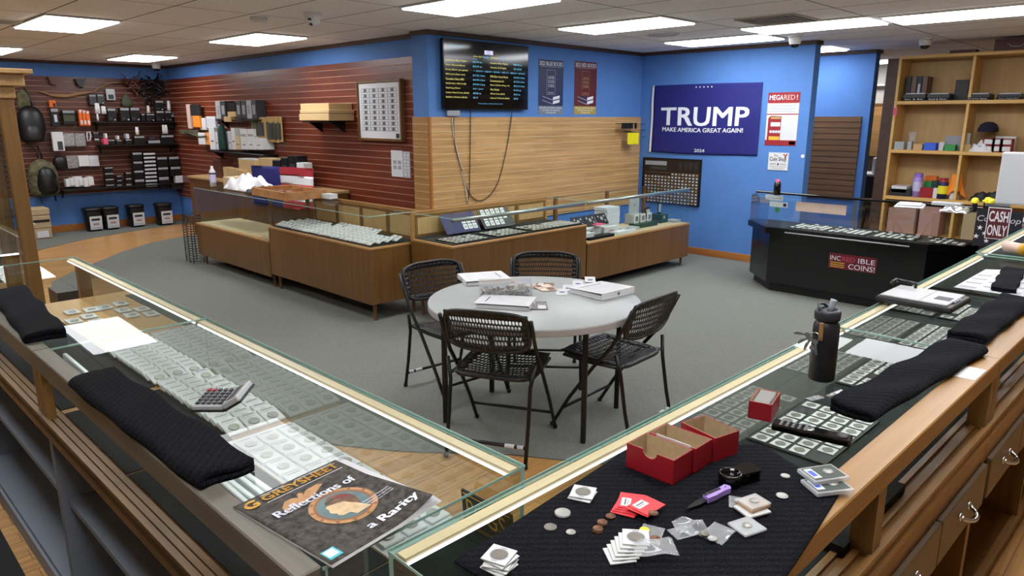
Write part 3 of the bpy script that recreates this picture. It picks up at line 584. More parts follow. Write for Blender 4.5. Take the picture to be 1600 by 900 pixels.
# the magazine
def magazine():
    Lc, Tc, Rc, Bc = onL(365, 797), onL(524, 723), onL(671, 766), onL(515, 893)
    ex = (Tc-Lc); W = ex.length; ex.normalize(); ey = Vector((0, 0, 1)).cross(ex).normalized(); hh = (Bc-Lc).length
    mw = frame(Lc+Vector((0, 0, .001)), ex, ey); t = thing('magazine', 'dark price guide magazine with gold title and porthole portrait on the left counter', 'magazine', mw=mw)
    def curl(x, y): return .024*max(0, x/W-.55)**2*4*max(0, (-y/hh-.35))*1.6
    b = MB()
    b.grid(lambda u, v: (u*W, -v*hh, .006+curl(u*W, -v*hh)), 24, 24, 'mag_cover', .0008); cov = b.build('cover', t)
    for k in range(5):
        dz = -.0009*k-.0012; sk = .007*(k+1)
        MB().grid(lambda u, v: (u*W+sk*.6*u, -v*hh-.0008*k*v, max(.0004, .006+dz+curl(u*W, -v*hh)*(1-.17*(k+1)))), 14, 14, 'paper', .0005).build('page', t)
    d = MB()
    def tx(s, m, x, y, w=None, h=None, a=0, **k):
        vs, fs = text_mesh(s, 0, k.get('bold', 0), 'LEFT'); xs = [q[0] for q in vs]; ys = [q[1] for q in vs]; sx = w/(max(xs)-min(xs)); sy = (h/(max(ys)-min(ys))) if h else sx
        out = []
        for q in vs:
            px, py = (q[0]-min(xs))*sx, (q[1]-min(ys))*sy; px, py = px*math.cos(a)-py*math.sin(a)+x, px*math.sin(a)+py*math.cos(a)+y; out.append((px, py, .0083+curl(px, py)))
        d.add(out, fs, m)
    [tx('GREYSHEET', 'gold', W*.20+e, -hh*.115+e2, w=W*.74, h=hh*.07) for e in (-.0008, .0008) for e2 in (-.0007, .0007)]; [tx('G', 'gold', W*.04+e, -hh*.13+e, w=W*.11, h=hh*.09) for e in (-.0015, 0, .0015)]
    d.box(W*.22, W*.44, -hh*.027, -hh*.022, .0062, .0067, 'letter_white'); d.box(W*.55, W*.93, -hh*.027, -hh*.022, .0062, .0067, 'letter_white'); d.box(W*.2, W*.95, -hh*.135, -hh*.131, .0062, .0067, 'letter_white')
    [tx('Reflections of', 'letter_white', W*.12+e, -hh*.36, w=W*.76, h=hh*.08) for e in (-.0012, 0, .0012)]; [tx('a Rarity', 'letter_white', W*.46+e, -hh*.93, w=W*.5, h=hh*.09) for e in (-.0014, 0, .0014)]
    for k, s in enumerate(('Historical & Numismatic', 'Lessons from the Past', 'in American Coinage')): tx(s, 'letter_white', W*.66, -hh*(.64+.028*k), w=W*.27, h=hh*.017)
    cx, cy = W*.55, -hh*.55; R0 = W*.27
    def disc(r0, r1, m, z, n=48, x=cx, y=cy, sq=1.0):
        vs = []; fs = []
        for i in range(n):
            a = 2*math.pi*i/n
            for r in (r0, r1): px, py = x+r*math.cos(a), y+r*math.sin(a)*sq; vs.append((px, py, z+curl(px, py)))
        for i in range(n): j = (i+1) % n; fs.append((2*i, 2*i+1, 2*j+1, 2*j))
        d.add(vs, fs, m)
    disc(R0*.85, R0, 'gilt', .0070); disc(R0*.77, R0*.86, 'gilt_dark', .0071); [disc(max(.0005, R0*.78*q/5), R0*.78*(q+1)/5, 'porthole', .0070) for q in range(5)]
    for i in range(12): a = 2*math.pi*i/12+.2; disc(.0003, R0*.06, 'gilt_dark', .00725, 10, cx+R0*.93*math.cos(a), cy+R0*.93*math.sin(a))
    # profile head facing left and a spread eagle above
    def poly(P, m, z, s, ox_, oy_): d.add([(ox_+x*s, oy_+y*s, z+curl(ox_+x*s, oy_+y*s)) for x, y in P], [list(range(len(P)))], m)
    poly([(-.5, -.05), (-.42, .12), (-.45, .2), (-.36, .3), (-.3, .45), (-.1, .6), (.15, .6), (.35, .45), (.42, .2), (.36, -.05), (.3, -.2), (.45, -.6), (-.05, -.62), (-.12, -.42), (-.35, -.4), (-.42, -.3), (-.4, -.2), (-.46, -.14)], 'portrait', .0075, R0*1.08, cx, cy-R0*.02)
    poly([(-.36, .3), (-.3, .45), (-.1, .62), (.18, .62), (.4, .45), (.5, .15), (.42, -.15), (.34, -.25), (.2, -.05), (.1, .15), (-.1, .22)], 'hair_brown', .0078, R0*1.08, cx, cy-R0*.02)
    poly([(-.05, .5), (.2, .52), (.42, .38), (.5, .22), (.2, .3)], 'maroon', .0081, R0*1.08, cx, cy-R0*.02); poly([(-.34, .34), (-.3, .46), (.0, .52), (.02, .42)], 'olive', .0081, R0*1.08, cx, cy-R0*.02)
    ex_, ey_ = W*.42, -hh*.25
    poly([(-1, -.55), (-.9, -.1), (-.6, .2), (-.3, .22), (-.1, .05), (0, .3), (.12, .32), (.2, .2), (.1, .05), (.4, .3), (.9, .35), (1.1, .2), (.6, -.1), (.15, -.35), (-.15, -.4), (-.5, -.3)], 'gilt', .00645, W*.22, ex_, ey_)
    d.box(W*.03, W*.14, -hh*.965, -hh*.865, .0062, .0067, 'teal_sticker'); d.box(W*.04, W*.125, -hh*.945, -hh*.875, .0066, .0069, 'paper')
    d.build('cover_print', cov)
m = mat('mag_cover', (66, 62, 58), .6, spec=.2, noise=.75, nscale=75); mat('gilt', (176, 128, 78), .5, noise=.2, nscale=60); mat('gilt_dark', (128, 84, 48), .5); mat('porthole', (70, 98, 100), .4, noise=.3, nscale=20)
mat('portrait', (206, 178, 138), .5, noise=.2, nscale=50); mat('hair_brown', (104, 72, 46), .5, noise=.4, nscale=70)
magazine()
# coins on the mat
def coin(r, m, th=.0018):
    return MB().lathe([(.0001, 0), (r*.97, 0), (r, .0003), (r, th-.0003), (r*.97, th), (r*.9, th), (r*.88, th-.0003), (.0001, th-.0003)], m, 32)
CG = {}
def coins(px, py, r, m, label, n=1, group=None):
    for k in range(n):
        o = coin(r, m).build('coin', label=label if n == 1 else label, cat='coin'); o.matrix_world = mwR(onM(px, py)+Vector((.0008*k, .0006*k, .0019*k)), random.uniform(0, 6))
        if n > 1: o['group'] = group
coins(879, 803, .0153, 'silver', 'large silver coin in the pair lying left of the brown pennies', 2, 'pair of large silver coins')
coins(860, 824, .0121, 'coin_dull', 'dull silver coin on the mat left of the small bright coin')
coins(892, 832, .009, 'silver', 'small bright silver coin left of the stacked brown pennies')
coins(954, 807, .0095, 'copper', 'single brown penny beside the red envelopes')
coins(941, 818, .0095, 'copper', 'brown penny in the middle stack of two', 2, 'middle stack of pennies')
coins(934, 830, .0095, 'copper', 'brown penny in the stack nearest the silver coins', 3, 'nearest stack of pennies')
coins(1227, 744, .0095, 'silver', 'small silver coin left of the stacked clear slabs'); coins(1222, 775, .0118, 'silver', 'silver coin on the mat below the black loupe')
def flip(px, py, a, lab, z=0, group=None, tilt=0):
    o = dup(flip0, mwR(onM(px, py)+Vector((0, 0, z)), a) @ Rx(tilt), lab); 
    if group: o['group'] = group
    elif 'group' in o: del o['group']
for k in range(2): flip(910+k, 774-k*2, .35+.12*k, 'white coin flip with brown coin in the pair beside the mat corner', .0035*k, 'pair of flips near the mat corner')
for k in range(5): flip(780+2*(k % 2), 885-k*1.5, .1+.2*(k % 3), 'white coin flip in the stack at the bottom edge of the picture', .0035*k, 'stack of flips at the bottom edge')
for k in range(6): flip(968+k*5, 868-k*3.2, .95-.06*k, 'cream coin flip in the fanned stack beside the clear bags', .003*k, 'fanned stack of flips')
env = MB().box(-.028, .028, -.024, .024, 0, .0012, 'flag_red2').box(-.022, .008, .0, .019, .0012, .0016, 'paper').box(-.018, .004, .010, .012, .0016, .0018, 'ink').box(-.018, .0, .005, .0065, .0016, .0018, 'grey_ink')
mat('flag_red2', (226, 66, 74), .5)
e0 = env.build('coin_envelope', label='x', cat='envelope')
for k in range(4): o = e0 if k == 0 else dup(e0); o.matrix_world = mwR(onM(979+k*2.4, 794-k*2.2)+Vector((0, 0, .002*k)), .32+.07*k); tag(o, 'red coin envelope with white label in the left fanned group on the mat', group='left red envelopes')
for k in range(2): o = dup(e0); o.matrix_world = mwR(onM(1007+k*3, 799-k)+Vector((0, 0, .0092+.002*k)), .05-.1*k); tag(o, 'red coin envelope overlapping on the right side of the red fan', group='right red envelopes')
o = coin(.0095, 'copper').build('coin', label='brown penny inside the topmost red envelope sleeve', cat='coin'); o.matrix_world = mwR(onM(1021, 802, .0135))
def bag(px, py, w, h, a, lab, seed, lift=.006, m='film', z0=0):
    r = random.Random(seed); p = [r.uniform(0, 6) for _ in range(4)]
    MB().grid(lambda u, v: ((u-.5)*w, (v-.5)*h, .0015+lift*(.5+.5*math.sin(u*7+p[0]+v*3))*(.5+.5*math.sin(v*6+p[1]-u*2))*(4*u*(1-u))**.5), 18, 18, m, .0006).box(-w/2, w/2, h/2-.004, h/2-.002, .0015, .0025, m).build('plastic_bag', label=lab, cat='plastic bag', mw=mwR(onM(px, py)+Vector((0, 0, z0)), a))
bag(1017, 835, .055, .042, .35, 'clear plastic bag with a bright yellow dot above the fanned flips', 3, .004)
o = coin(.009, 'yellow', .001).build('sticker', label='round yellow sticker on the clear bag', cat='sticker'); o.matrix_world = mwR(onM(1007, 828, .006))
o = coin(.0095, 'copper').build('coin', label='brown coin showing through the yellow-dotted bag', cat='coin'); o.matrix_world = mwR(onM(1024, 842, .0005))
bag(1022, 866, .075, .05, -.75, 'crumpled clear plastic bag over the end of the fanned flips', 5, .01, z0=.012)
bag(1080, 826, .06, .05, -.7, 'crumpled clear bag standing up beside the knife point', 7, .022)
bag(1068, 832, .05, .035, -.4, 'small flat clear bag under the crumpled one by the knife', 8, .002); bag(1122, 834, .06, .045, .05, 'flat clear bag with a dark coin left of the square holder', 9, .003)
o = coin(.0085, 'coin_dull').build('coin', label='dark coin at the edge of the flat clear bag', cat='coin'); o.matrix_world = mwR(onM(1101, 834, .006))
o = coin(.0085, 'silver').build('coin', label='bright oval-looking coin beside the dark coin in the clear bag', cat='coin'); o.matrix_world = mwR(onM(1113, 842, .004))
bag(1153, 786, .045, .035, .5, 'thin clear bag under the stacked hard plastic holders', 10, .002)
o = coin(.0085, 'silver').build('coin', label='small silver coin on the thin clear bag', cat='coin'); o.matrix_world = mwR(onM(1155, 783, .004))
def holder(px, py, w, h, a, lab, z, base='holder_plastic', group=None, cm='silver', edge=None):
    b = MB().box(-w/2, w/2, -h/2, h/2, 0, .005, base, .0022, seg=2); 
    if edge: b.box(-w/2+.001, w/2-.001, -h/2+.001, h/2-.001, -.005, .0, edge)
    b.lathe([(.0001, .0), (.009, 0), (.009, .0008), (.0001, .0012)], cm, 24, T((0, 0, .0052)))
    b.build('coin_holder', label=lab, cat='coin holder', mw=mwR(onM(px, py)+Vector((0, 0, z)), a))
holder(1177, 795, .05, .042, -.32, 'clear hard plastic coin holder on a copper-edged stack', .0125, edge='peach_boxboard'); holder(1175, 799, .054, .046, -.4, 'pale card holder at the bottom of the copper-edged stack', .0015, 'card')
holder(1167, 826, .052, .048, -.35, 'frosted square coin holder in front of the copper-edged stack', .002)
mat('slab_core', (58, 68, 62), .6)
for k, (px, py, a, lab) in enumerate(((1292, 763, -.62, 'lower clear graded slab of the pair lying across the counter rail'), (1285, 752, -.55, 'upper clear graded slab with blue label and green core by the rail'))):
    b = MB().box(-.042, .042, -.03, .03, 0, .0085, 'holder_plastic', .003, seg=2); b.box(-.036, .036, -.024, .024, .0088, .0092, 'slab_core'); b.box(-.034, -.016, -.018, .02, .0092, .0096, 'paper'); b.box(-.031, -.02, -.01, .012, .0096, .0098, 'blue')
    b.lathe([(.0001, 0), (.011, 0), (.011, .001), (.0001, .0013)], 'silver', 24, T((.012, 0, .0092)))
    b.build('graded_coin_slab', label=lab, cat='coin holder', mw=mwR(onM(px, py)+Vector((0, 0, .001+.0105*k)), a+.02))
# folding knife, loupe
kp0, kp1 = onM(1072, 800), onM(1137, 766); L = (kp1-kp0).length
kn = thing('folding_knife', 'open folding knife with purple handle and black blade on the mat', 'knife', mw=mwR(kp0, ang(kp0, kp1)))
MB().prism([(0, 0), (L*.12, .005), (L*.3, .0085), (L*.48, .0085), (L*.48, -.005), (L*.25, -.0055)], .004, .0062, 'black_plastic').build('blade', kn)
MB().prism([(L*.44, -.008), (L*.6, -.0105), (L*.8, -.0095), (L*.95, -.012), (L*1.0, -.005), (L*.97, .006), (L*.8, .005), (L*.6, .0075), (L*.46, .008)], .001, .0125, 'lilac').prism([(L*.46, .001), (L*.8, -.002), (L*.82, .003), (L*.6, .006), (L*.46, .007)], .0125, .0135, 'black_plastic').build('handle', kn)
MB().lathe([(.0025, 0), (.0025, .003)], 'chrome', 12, T((L*.5, 0, .0125))).lathe([(.002, 0), (.002, .002)], 'chrome', 12, T((L*.9, -.003, .0125))).build('screw', kn)
lo = thing('loupe', 'black folding jeweller loupe with swung-out cover lying on the mat', 'magnifier', mw=mwR(onM(1140, 755), -.35) @ Matrix.Scale(1.25, 4))
MB().lathe([(.018, 0), (.019, .001), (.019, .019), (.018, .02), (.0155, .02), (.0155, .001)], 'black_gloss', 32).build('lens_ring', lo); MB().lathe([(.0001, .0), (.0155, 0), (.0155, .002), (.0001, .004)], 'clear_glass', 24, T((0, 0, .010))).build('lens', lo)
MB().prism([(.015, -.015), (.05, -.017), (.056, -.01), (.056, .01), (.05, .017), (.015, .015)], .001, .005, 'black_gloss').prism([(.015, -.015), (.05, -.017), (.056, -.01), (.056, .01), (.05, .017), (.015, .015)], .0165, .0195, 'black_gloss').box(.052, .056, -.01, .01, .005, .0165, 'black_gloss').build('cover', lo)
# small clear pouch in front of the bottle, note stuck on the rail, white sheet with grey bars
MB().grid(lambda u, v: ((u-.5)*.05, 0, v*.032), 4, 4, 'film').box(-.025, .025, -.002, .02, 0, .001, 'film').lathe([(.008, 0), (.010, 0), (.010, .001), (.008, .001)], 'silver', 20, T((.005, .01, .001))).build('plastic_flip', label='clear plastic flip with a ring-shaped coin standing in front of the bottle', cat='coin holder', mw=mwR(onR(1278, 624), -.35))
b = MB().box(-.035, .035, -.006, .006, 0, .004, 'foil'); b.build('chain', label='thin bright chain on the glass right of the clear flip', cat='chain', mw=mwR(onR(1305, 616), -.2))
p = onR(1515, 583); MB().box(-.06, .06, -.028, .028, .0003, .0011, 'white').build('paper_note', label='white paper note stuck on the oak counter rail at the seam', cat='paper', mw=mwR(p, -.03))
q = [onR(1490, 449), onR(1540, 421), onR(1625, 424), onR(1608, 466)]
b = MB().add([(0, 0, 0)], [], 'paper'); b = MB(); c0 = mid4(*q)
def bil(u, v, z): p = q[0].lerp(q[3], u).lerp(q[1].lerp(q[2], u), v); return (p.x, p.y, p.z+z)
b.grid(lambda u, v: bil(u, v, .0012), 4, 4, 'paper', .0008)
for i in range(7):
    for j in range(3): b.add([bil(.04+.3*j+dx*.24, .06+.095*i+dy*.06, .0016) for dx, dy in ((0, 0), (1, 0), (1, 1), (0, 1))], [(0, 1, 2, 3)], 'pale_ink' if (i+j) % 2 else 'grey_ink')
b.build('grey_row_sheet', label='large white sheet with rows of grey print on the second right showcase', cat='paper')  # plain white quad with rows of grey bars
# ---------------------------------------------------------------- round table and folding chairs
TC = Vector((2.965, 2.755, 0)); TZ = .735
tb = thing('round_table', 'round white table on thin dark legs in the middle of the carpet', 'table', loc=(TC.x, TC.y, .008))
MB().lathe([(.615, TZ-.045), (.622, TZ-.042), (.622, TZ-.006), (.617, TZ-.008+.006), (.0001, TZ-.008+.008)], 'table_white', 72).lathe([(.6225, TZ-.040), (.6225, TZ-.010)], 'table_edge', 72).build('tabletop', tb)
LP = [(2.883, 2.297), (2.52, 3.052), (3.05, 3.21), (3.41, 2.46)]
for x, y in LP: MB().box(-.014, .014, -.014, .014, 0, TZ-.05, 'chair_metal', .004, T((x-TC.x, y-TC.y, 0)) @ Rz(.43)).build('leg', tb)
MB().tube([(LP[0][0]-TC.x, LP[0][1]-TC.y, TZ-.06), (LP[1][0]-TC.x, LP[1][1]-TC.y, TZ-.06)], .012, 'chair_metal').tube([(LP[3][0]-TC.x, LP[3][1]-TC.y, TZ-.06), (LP[2][0]-TC.x, LP[2][1]-TC.y, TZ-.06)], .012, 'chair_metal').build('rail', tb)
def perforated(mb, fn, W, Hh, cw, ch, m, border, fr=.74):
    # a sheet with staggered elongated holes, laid on the surface fn(x,y)
    ny = int((Hh-2*border)/ch); y0 = -ny*ch/2
    def q(pts): mb.add([fn(x, y) for x, y in pts], [list(range(len(pts)))], m, True)
    def quad(xa, xb, ya, yb):
        n = max(1, int((xb-xa)/.03))
        for i in range(n): q([(xa+(xb-xa)*i/n, ya), (xa+(xb-xa)*(i+1)/n, ya), (xa+(xb-xa)*(i+1)/n, yb), (xa+(xb-xa)*i/n, yb)])
    quad(-W/2, W/2, -Hh/2, y0); quad(-W/2, W/2, -y0, Hh/2)
    for j in range(ny):
        yb = y0+j*ch; yt = yb+ch; n = int((W-2*border)/cw)-(j % 2); xs = -n*cw/2
        quad(-W/2, xs, yb, yt); quad(-xs, W/2, yb, yt)
        for i in range(n):
            a = xs+i*cw; b = a+cw; c = (a+b)/2; yc = (yb+yt)/2; hw = cw*fr/2; hh = ch*.86/2
            q([(a, yb), (c, yb), (c, yc-hh), (c-hw, yc-hh*.6), (c-hw, yc+hh*.6), (c, yc+hh), (c, yt), (a, yt)])
            q([(c, yb), (b, yb), (b, yt), (c, yt), (c, yc+hh), (c+hw, yc+hh*.6), (c+hw, yc-hh*.6), (c, yc-hh)])
def solid(o, th):
    md = o.modifiers.new('solidify', 'SOLIDIFY'); md.thickness = th; md.offset = 0; return o
def sup(c): return math.copysign(abs(c)**.33, c)
def folding_chair():
    t = thing('folding_chair', 'x', 'chair')
    b = MB(); sw, sd = .425, .40
    def seatf(x, y): return (x*(1-.10*max(0, -y/sd)), y-.015, .447-.018*math.cos(x/sw*math.pi)*math.cos(y/sd*math.pi)+.012*(y/sd))
    perforated(b, seatf, sw, sd, .021, .034, 'chair_plastic', .04); s = solid(b.build('seat', t), .004)
    ring = [seatf(sw/2*sup(math.cos(a)), sd/2*sup(math.sin(a))) for a in [2*math.pi*(i+.5)/56 for i in range(56)]]
    MB().tube([(x, y, z-.008) for x, y, z in ring], .0125, 'chair_plastic', 8, closed=True).build('seat_rim', t)
    bw, bh = .435, .225
    def backf(x, y):
        z = .690+y+(.02*(x/bw*2)**2 if y < 0 else -.014*(x/bw*2)**2)*abs(y)/bh*2; return (x, -.205-(z-.55)*.33-.030*(1-(x/bw*2)**2), z)
    b = MB(); perforated(b, backf, bw, bh, .0165, .031, 'chair_plastic', .026); solid(b.build('backrest', t), .004)
    ring = [backf(bw/2*sup(math.cos(a)), bh/2*sup(math.sin(a))) for a in [2*math.pi*(i+.5)/56 for i in range(56)]]
    MB().tube(ring, .0095, 'chair_plastic', 8, closed=True).build('back_rim', t)
    for sx in (-1, 1):
        x = .236*sx
        m = MB().tube([(x, -.285, .765), (x, -.235, .66), (x, -.16, .54), (x, -.06, .42), (x, .10, .20), (x, .215, .012)], .0105, 'chair_metal', 8); m.lathe([(.013, 0), (.014, .018), (.011, .022)], 'black_plastic', 10, T((x, .217, 0))); m.build('front_leg', t)
        x2 = .214*sx
        m = MB().tube([(x, -.195, .515), (x2, -.215, .40), (x2, -.25, .2), (x2, -.295, .012)], .0105, 'chair_metal', 8); m.lathe([(.013, 0), (.014, .018), (.011, .022)], 'black_plastic', 10, T((x2, -.297, 0))); m.build('rear_leg', t)
        MB().tube([(x2, -.212, .435), (x2, -.02, .425), (x2, .16, .432)], .009, 'chair_metal', 8).build('seat_bracket', t)
    MB().tube([(-.236, .145, .125), (.236, .145, .125)], .009, 'chair_metal', 8).build('stretcher', t)
    MB().tube([(-.214, -.275, .10), (.214, -.275, .10)], .010, 'chair_metal', 8).build('stretcher', t)
    g = MB().tube([(.10, -.275, .10), (.15, -.275, .10)], .0112, 'paper', 10).tube([(.165, -.275, .10), (.198, -.275, .10)], .0112, 'pale_ink', 10); g.build('sticker', t)
    return t
ch = folding_chair(); GC = 'black folding chairs at the round table'
for i, (x, y, h, lab) in enumerate(((2.61, 2.655, 27, 'black perforated folding chair nearest the camera, its back turned, stickers on the rear bar'), (3.20, 2.37, 93, 'black perforated folding chair on the right of the round table'),
        (2.90, 3.37, -95, 'black folding chair on the left of the table, beside the wooden showcase corner'), (3.50, 3.15, 222, 'black folding chair on the far side of the table, mostly hidden by the tabletop'))):
    o = ch if i == 0 else dup(ch); o.location = (x, y, .008); o.rotation_euler = (0, 0, R_(h-90)); o.scale = (1.035, 1.035, 1.035); tag(o, lab, 'chair', GC)
# ---- things on the table
ZT = TZ+.0085
def ont(x, y, dz=0): return oz(x, y, ZT+dz)
def binder(name, lab, A, B, D, th, open_=0):
    # A: spine corner, B along the spine, D along the width
    ex = (B-A); L = ex.length; ex.normalize(); ey = Vector((0, 0, 1)).cross(ex).normalized()
    if (D-A).dot(ey) < 0: A, B = B, A; ex = -ex; ey = -ey
    wv = abs((D-A).dot(ey)); t = thing(name, lab, 'binder', mw=frame(A, ex, ey))
    MB().box(0, L, 0, wv, 0, .003, 'white', .001).box(0, L, -.002, .001, 0, th, 'white', .001).build('back_cover', t)
    c = MB().box(0, L, 0, wv, -.0015, .0015, 'white', .001, T((0, 0, th-.002)) @ Rx(-.10*0-open_))
    c.box(.03, L-.03, .03, wv-.02, .0015, .0019, 'paper', 0, T((0, 0, th-.002)) @ Rx(-open_))
    for k in range(6): c.box(.05, L-.06-.02*(k % 3), wv-.06-.02*k, wv-.053-.02*k, .0019, .0021, 'ink' if k == 0 else 'pale_ink', 0, T((0, 0, th-.002)) @ Rx(-open_))
    c.build('front_cover', t)
    MB().box(.006, L-.006, .006, wv-.01, .003, th*.6, 'paper').build('sheets', t)
    MB().lathe([(.009, 0), (.009, .002)], 'steel', 16, T((L/2, -.002, th/2)) @ Rx(math.pi/2)).build('ring_hole', t)
binder('ring_binder', 'white ring binder lying open-edged on the right part of the round table', ont(940, 470), ont(991, 458), ont(880, 458), .042, .05)
binder('ring_binder', 'white binder with printed cover on the left back part of the round table', ont(715, 434), ont(729, 447), ont(775, 424), .03)
binder('ring_binder', 'white binder lying in front of the clear coin tub on the round table', ont(838, 471), ont(826, 486), ont(756, 466), .028)
q = [ont(749, 469), ont(832, 468), ont(838, 452), ont(752, 453)]
ex = (q[1]-q[0]).normalized(); tw = (q[1]-q[0]).length; tub = thing('coin_tub', 'clear plastic tub half filled with loose coins on the round table', 'container', mw=frame(q[0]+Vector((0, 0, .0005)), ex, Vector((0, 0, 1)).cross(ex)))
tubd = .15; b = MB()
for a in ((0, tw, 0, .003), (0, tw, tubd-.003, tubd), (0, .003, .003, tubd-.003), (tw-.003, tw, .003, tubd-.003)): b.box(*a, .003, .085, 'clear_plastic')
b.box(0, tw, 0, tubd, 0, .003, 'clear_plastic').build('tub', tub)
MB().box(-.004, tw+.004, -.004, tubd+.004, .085, .092, 'clear_plastic', .002).build('lid', tub)
rs = random.Random(12); cb = MB()
for k in range(260):
    r = rs.choice((.009, .0106, .012, .0152)); X = T((rs.uniform(.018, tw-.018), rs.uniform(.018, tubd-.018), .006+rs.uniform(0, .045))) @ Euler((rs.uniform(-.7, .7), rs.uniform(-.7, .7), 0)).to_matrix().to_4x4()
    cb.lathe([(r, -.0009), (r, .0009)], rs.choice(('silver', 'coin_dull', 'coin_dull', 'copper')), 10, X)
o = cb.build('loose_coins', tub); o['kind'] = 'stuff'
mat('brochure', (206, 186, 168), .5, noise=.5, nscale=25); mat('brochure_brown', (120, 84, 62), .5, noise=.5, nscale=30)
for k, (px, py, a, m, lab) in enumerate(((818, 448, .3, 'brochure', 'pale brown price leaflet behind the coin tub'), (808, 444, .9, 'brochure', 'pinkish leaflet farthest back behind the coin tub'), (850, 447, .6, 'brochure_brown', 'brown and white leaflet right of the coin tub'), (852, 450, 1.1, 'brochure', 'leaflet with diagonal brown stripe under the brown one'), (840, 478, .8, 'ink_print', 'black and white card at the right end of the front binder'))):
    if m == 'ink_print': mat('ink_print', (120, 118, 118), .6, noise=.8, nscale=60)
    MB().box(-.085, .085, -.055, .055, .0005+.0007*k, .0012+.0007*k, m).box(-.075, .0, -.045, .0, .0012+.0007*k, .0014+.0007*k, 'brochure_brown' if m == 'brochure' else 'paper').box(.02, .075, .01, .045, .0012+.0007*k, .0014+.0007*k, 'brochure_brown' if m == 'brochure' else 'paper').build('leaflet', label=lab+' on the round table', cat='leaflet', mw=T(ont(px, py)) @ Rz(a))
mat('seal_blue', (88, 92, 140), .6)
for k, (px, py, lab) in enumerate(((878, 456, 'white card with blue oval seal left of the open binder'), (903, 443, 'white card with blue oval seal behind the open binder'), (888, 450, 'pale banknote-like card between the two seal cards'), (922, 437, 'pale green banknote-like card farthest back on the right'))):
    b = MB().box(-.08, .08, -.034, .034, .0004, .001+.0004*k, 'paper')
    if k < 2: b.lathe([(.018, 0), (.018, .0003)], 'seal_blue', 20, T((-.01, 0, .001+.0004*k)))
    else: b.box(-.045, .045, -.022, .022, .001+.0004*k, .0013+.0004*k, 'olive_print' if False else 'pale_ink').box(-.03, .0, -.015, .015, .0013+.0004*k, .0015+.0004*k, 'olive')
    b.build('card', label=lab+' on the round table', cat='card', mw=T(ont(px, py)) @ Rz(.7))
# ---------------------------------------------------------------- walnut showcases along the walls
def wall_case(name, lab, x0, x1, y0, y1, deck, top, base, face, gside, back=True, legs=True, tube=False, deckm='felt'):
    # face: 'x-' or 'y-' (customer side)
    t = thing(name, lab, 'display case', loc=((x0+x1)/2, (y0+y1)/2, .008)); cx, cy = (x0+x1)/2, (y0+y1)/2; a, b, c, d = x0-cx, x1-cx, y0-cy, y1-cy; z = -.008
    MB().box(a+.004, b-.004, c+.004, d-.004, base+z, deck-.02+z, 'case_walnut', .003).build('cabinet', t)
    trim = 'case_trim' if face == 'x-' else 'case_trim_x'
    MB().box(a, b, c, d, deck-.022+z, deck+z, trim, .004).box(a+.03, b-.03, c+.03, d-.03, deck+z, deck+.004+z, deckm).build('deck', t)
    g = .006
    if face == 'x-': MB().box(a+.012, a+.012+g, c+.012, d-.012, deck+.002+z, top-g+z, 'clear_glass').build('front_glass', t)
    else: MB().box(a+.012, b-.012, c+.012, c+.012+g, deck+.002+z, top-g+z, 'clear_glass').build('front_glass', t)
    MB().box(a+.01, b-.01, c+.01, d-.03, top-g+z, top+z, 'top_glass').box(a+.008, b-.008, c+.008, c+.01, top-g+z, top+z, 'glass_edge').box(a+.008, a+.01, c+.01, d-.03, top-g+z, top+z, 'glass_edge').build('top_glass', t)
    for e in gside:
        if e == 'y-': q = (a+.02, b-.03, c+.012, c+.012+g)
        elif e == 'y+': q = (a+.02, b-.03, d-.012-g, d-.012)
        elif e == 'x-': q = (a+.012, a+.012+g, c+.02, d-.03)
        else: q = (b-.012-g, b-.012, c+.02, d-.03)
        MB().box(*q, deck+.002+z, top-g+z, 'clear_glass').build('end_glass', t)
    # wooden back: frame with panel doors
    if back:
        n = 4; fr = MB(); L = (d-c) if face == 'x-' else (b-a); s0 = c if face == 'x-' else a
        def bb(u0, u1, v0, v1, z0, z1, m, o=fr, bev=0): (o.box(v0, v1, u0, u1, z0+z, z1+z, m, bev) if face == 'x-' else o.box(u0, u1, v0, v1, z0+z, z1+z, m, bev))
        e = b if face == 'x-' else d
        bb(s0, s0+L, e-.03, e, top-.03, top+.004, trim); bb(s0, s0+.03, e-.03, e, deck, top-.03, trim); bb(s0+L-.03, s0+L, e-.03, e, deck, top-.03, trim)
        if back == 'doors': fr.build('back_frame', t)
        if back == 'doors':
            for k in range(n):
                dd = MB(); u0 = s0+.03+(L-.06)*k/n+.003; u1 = s0+.03+(L-.06)*(k+1)/n-.003
                bb(u0, u1, e-.026, e-.012, deck+.003, top-.033, 'oak_z', dd, .002); bb(u0+.03, u1-.03, e-.03, e-.026, deck+.03, top-.055, 'plywood', dd, .002); dd.build('door', t)
        else:
            for u in (.06, .52, .90): pd = MB(); bb(s0+L*u, s0+L*u+.04, e-.03, e, deck, top-.008, 'case_walnut', pd); pd.build('post', t)
            pd = MB(); bb(s0+.012, s0+L-.012, e-.045, e-.035, top-.012, top-.0065, 'steel', pd); pd.build('edge_rail', t)
    if tube:
        MB().tube([(a+.03, c+.03, top-.022+z), (b-.03, c+.03, top-.026+z)], .018, 'tube_metal', 12).build('lamp_tube', t)
    for (lx, ly) in ((a+.07, c+.06), (b-.07, c+.06), (a+.07, d-.06), (b-.07, d-.06)):
        MB().lathe([(.011, 0), (.012, .01), (.020, base)], 'case_walnut', 14, T((lx, ly, z+.008-.0))).build('leg', t)
    return t
wall_case('wooden_showcase', 'walnut glass showcase full of tilted clear slabs, corner nearest the round table', 3.42, 3.99, 5.12, 6.97, .68, .955, .17, 'x-', ('y-', 'y+'), back='doors')
wall_case('wooden_showcase', 'empty walnut glass showcase with beige deck and an orange tag, left of the slab case', 3.42, 3.99, 6.98, 8.86, .525, .955, .13, 'x-', ('y+',), back='frame', deckm='beige_top')
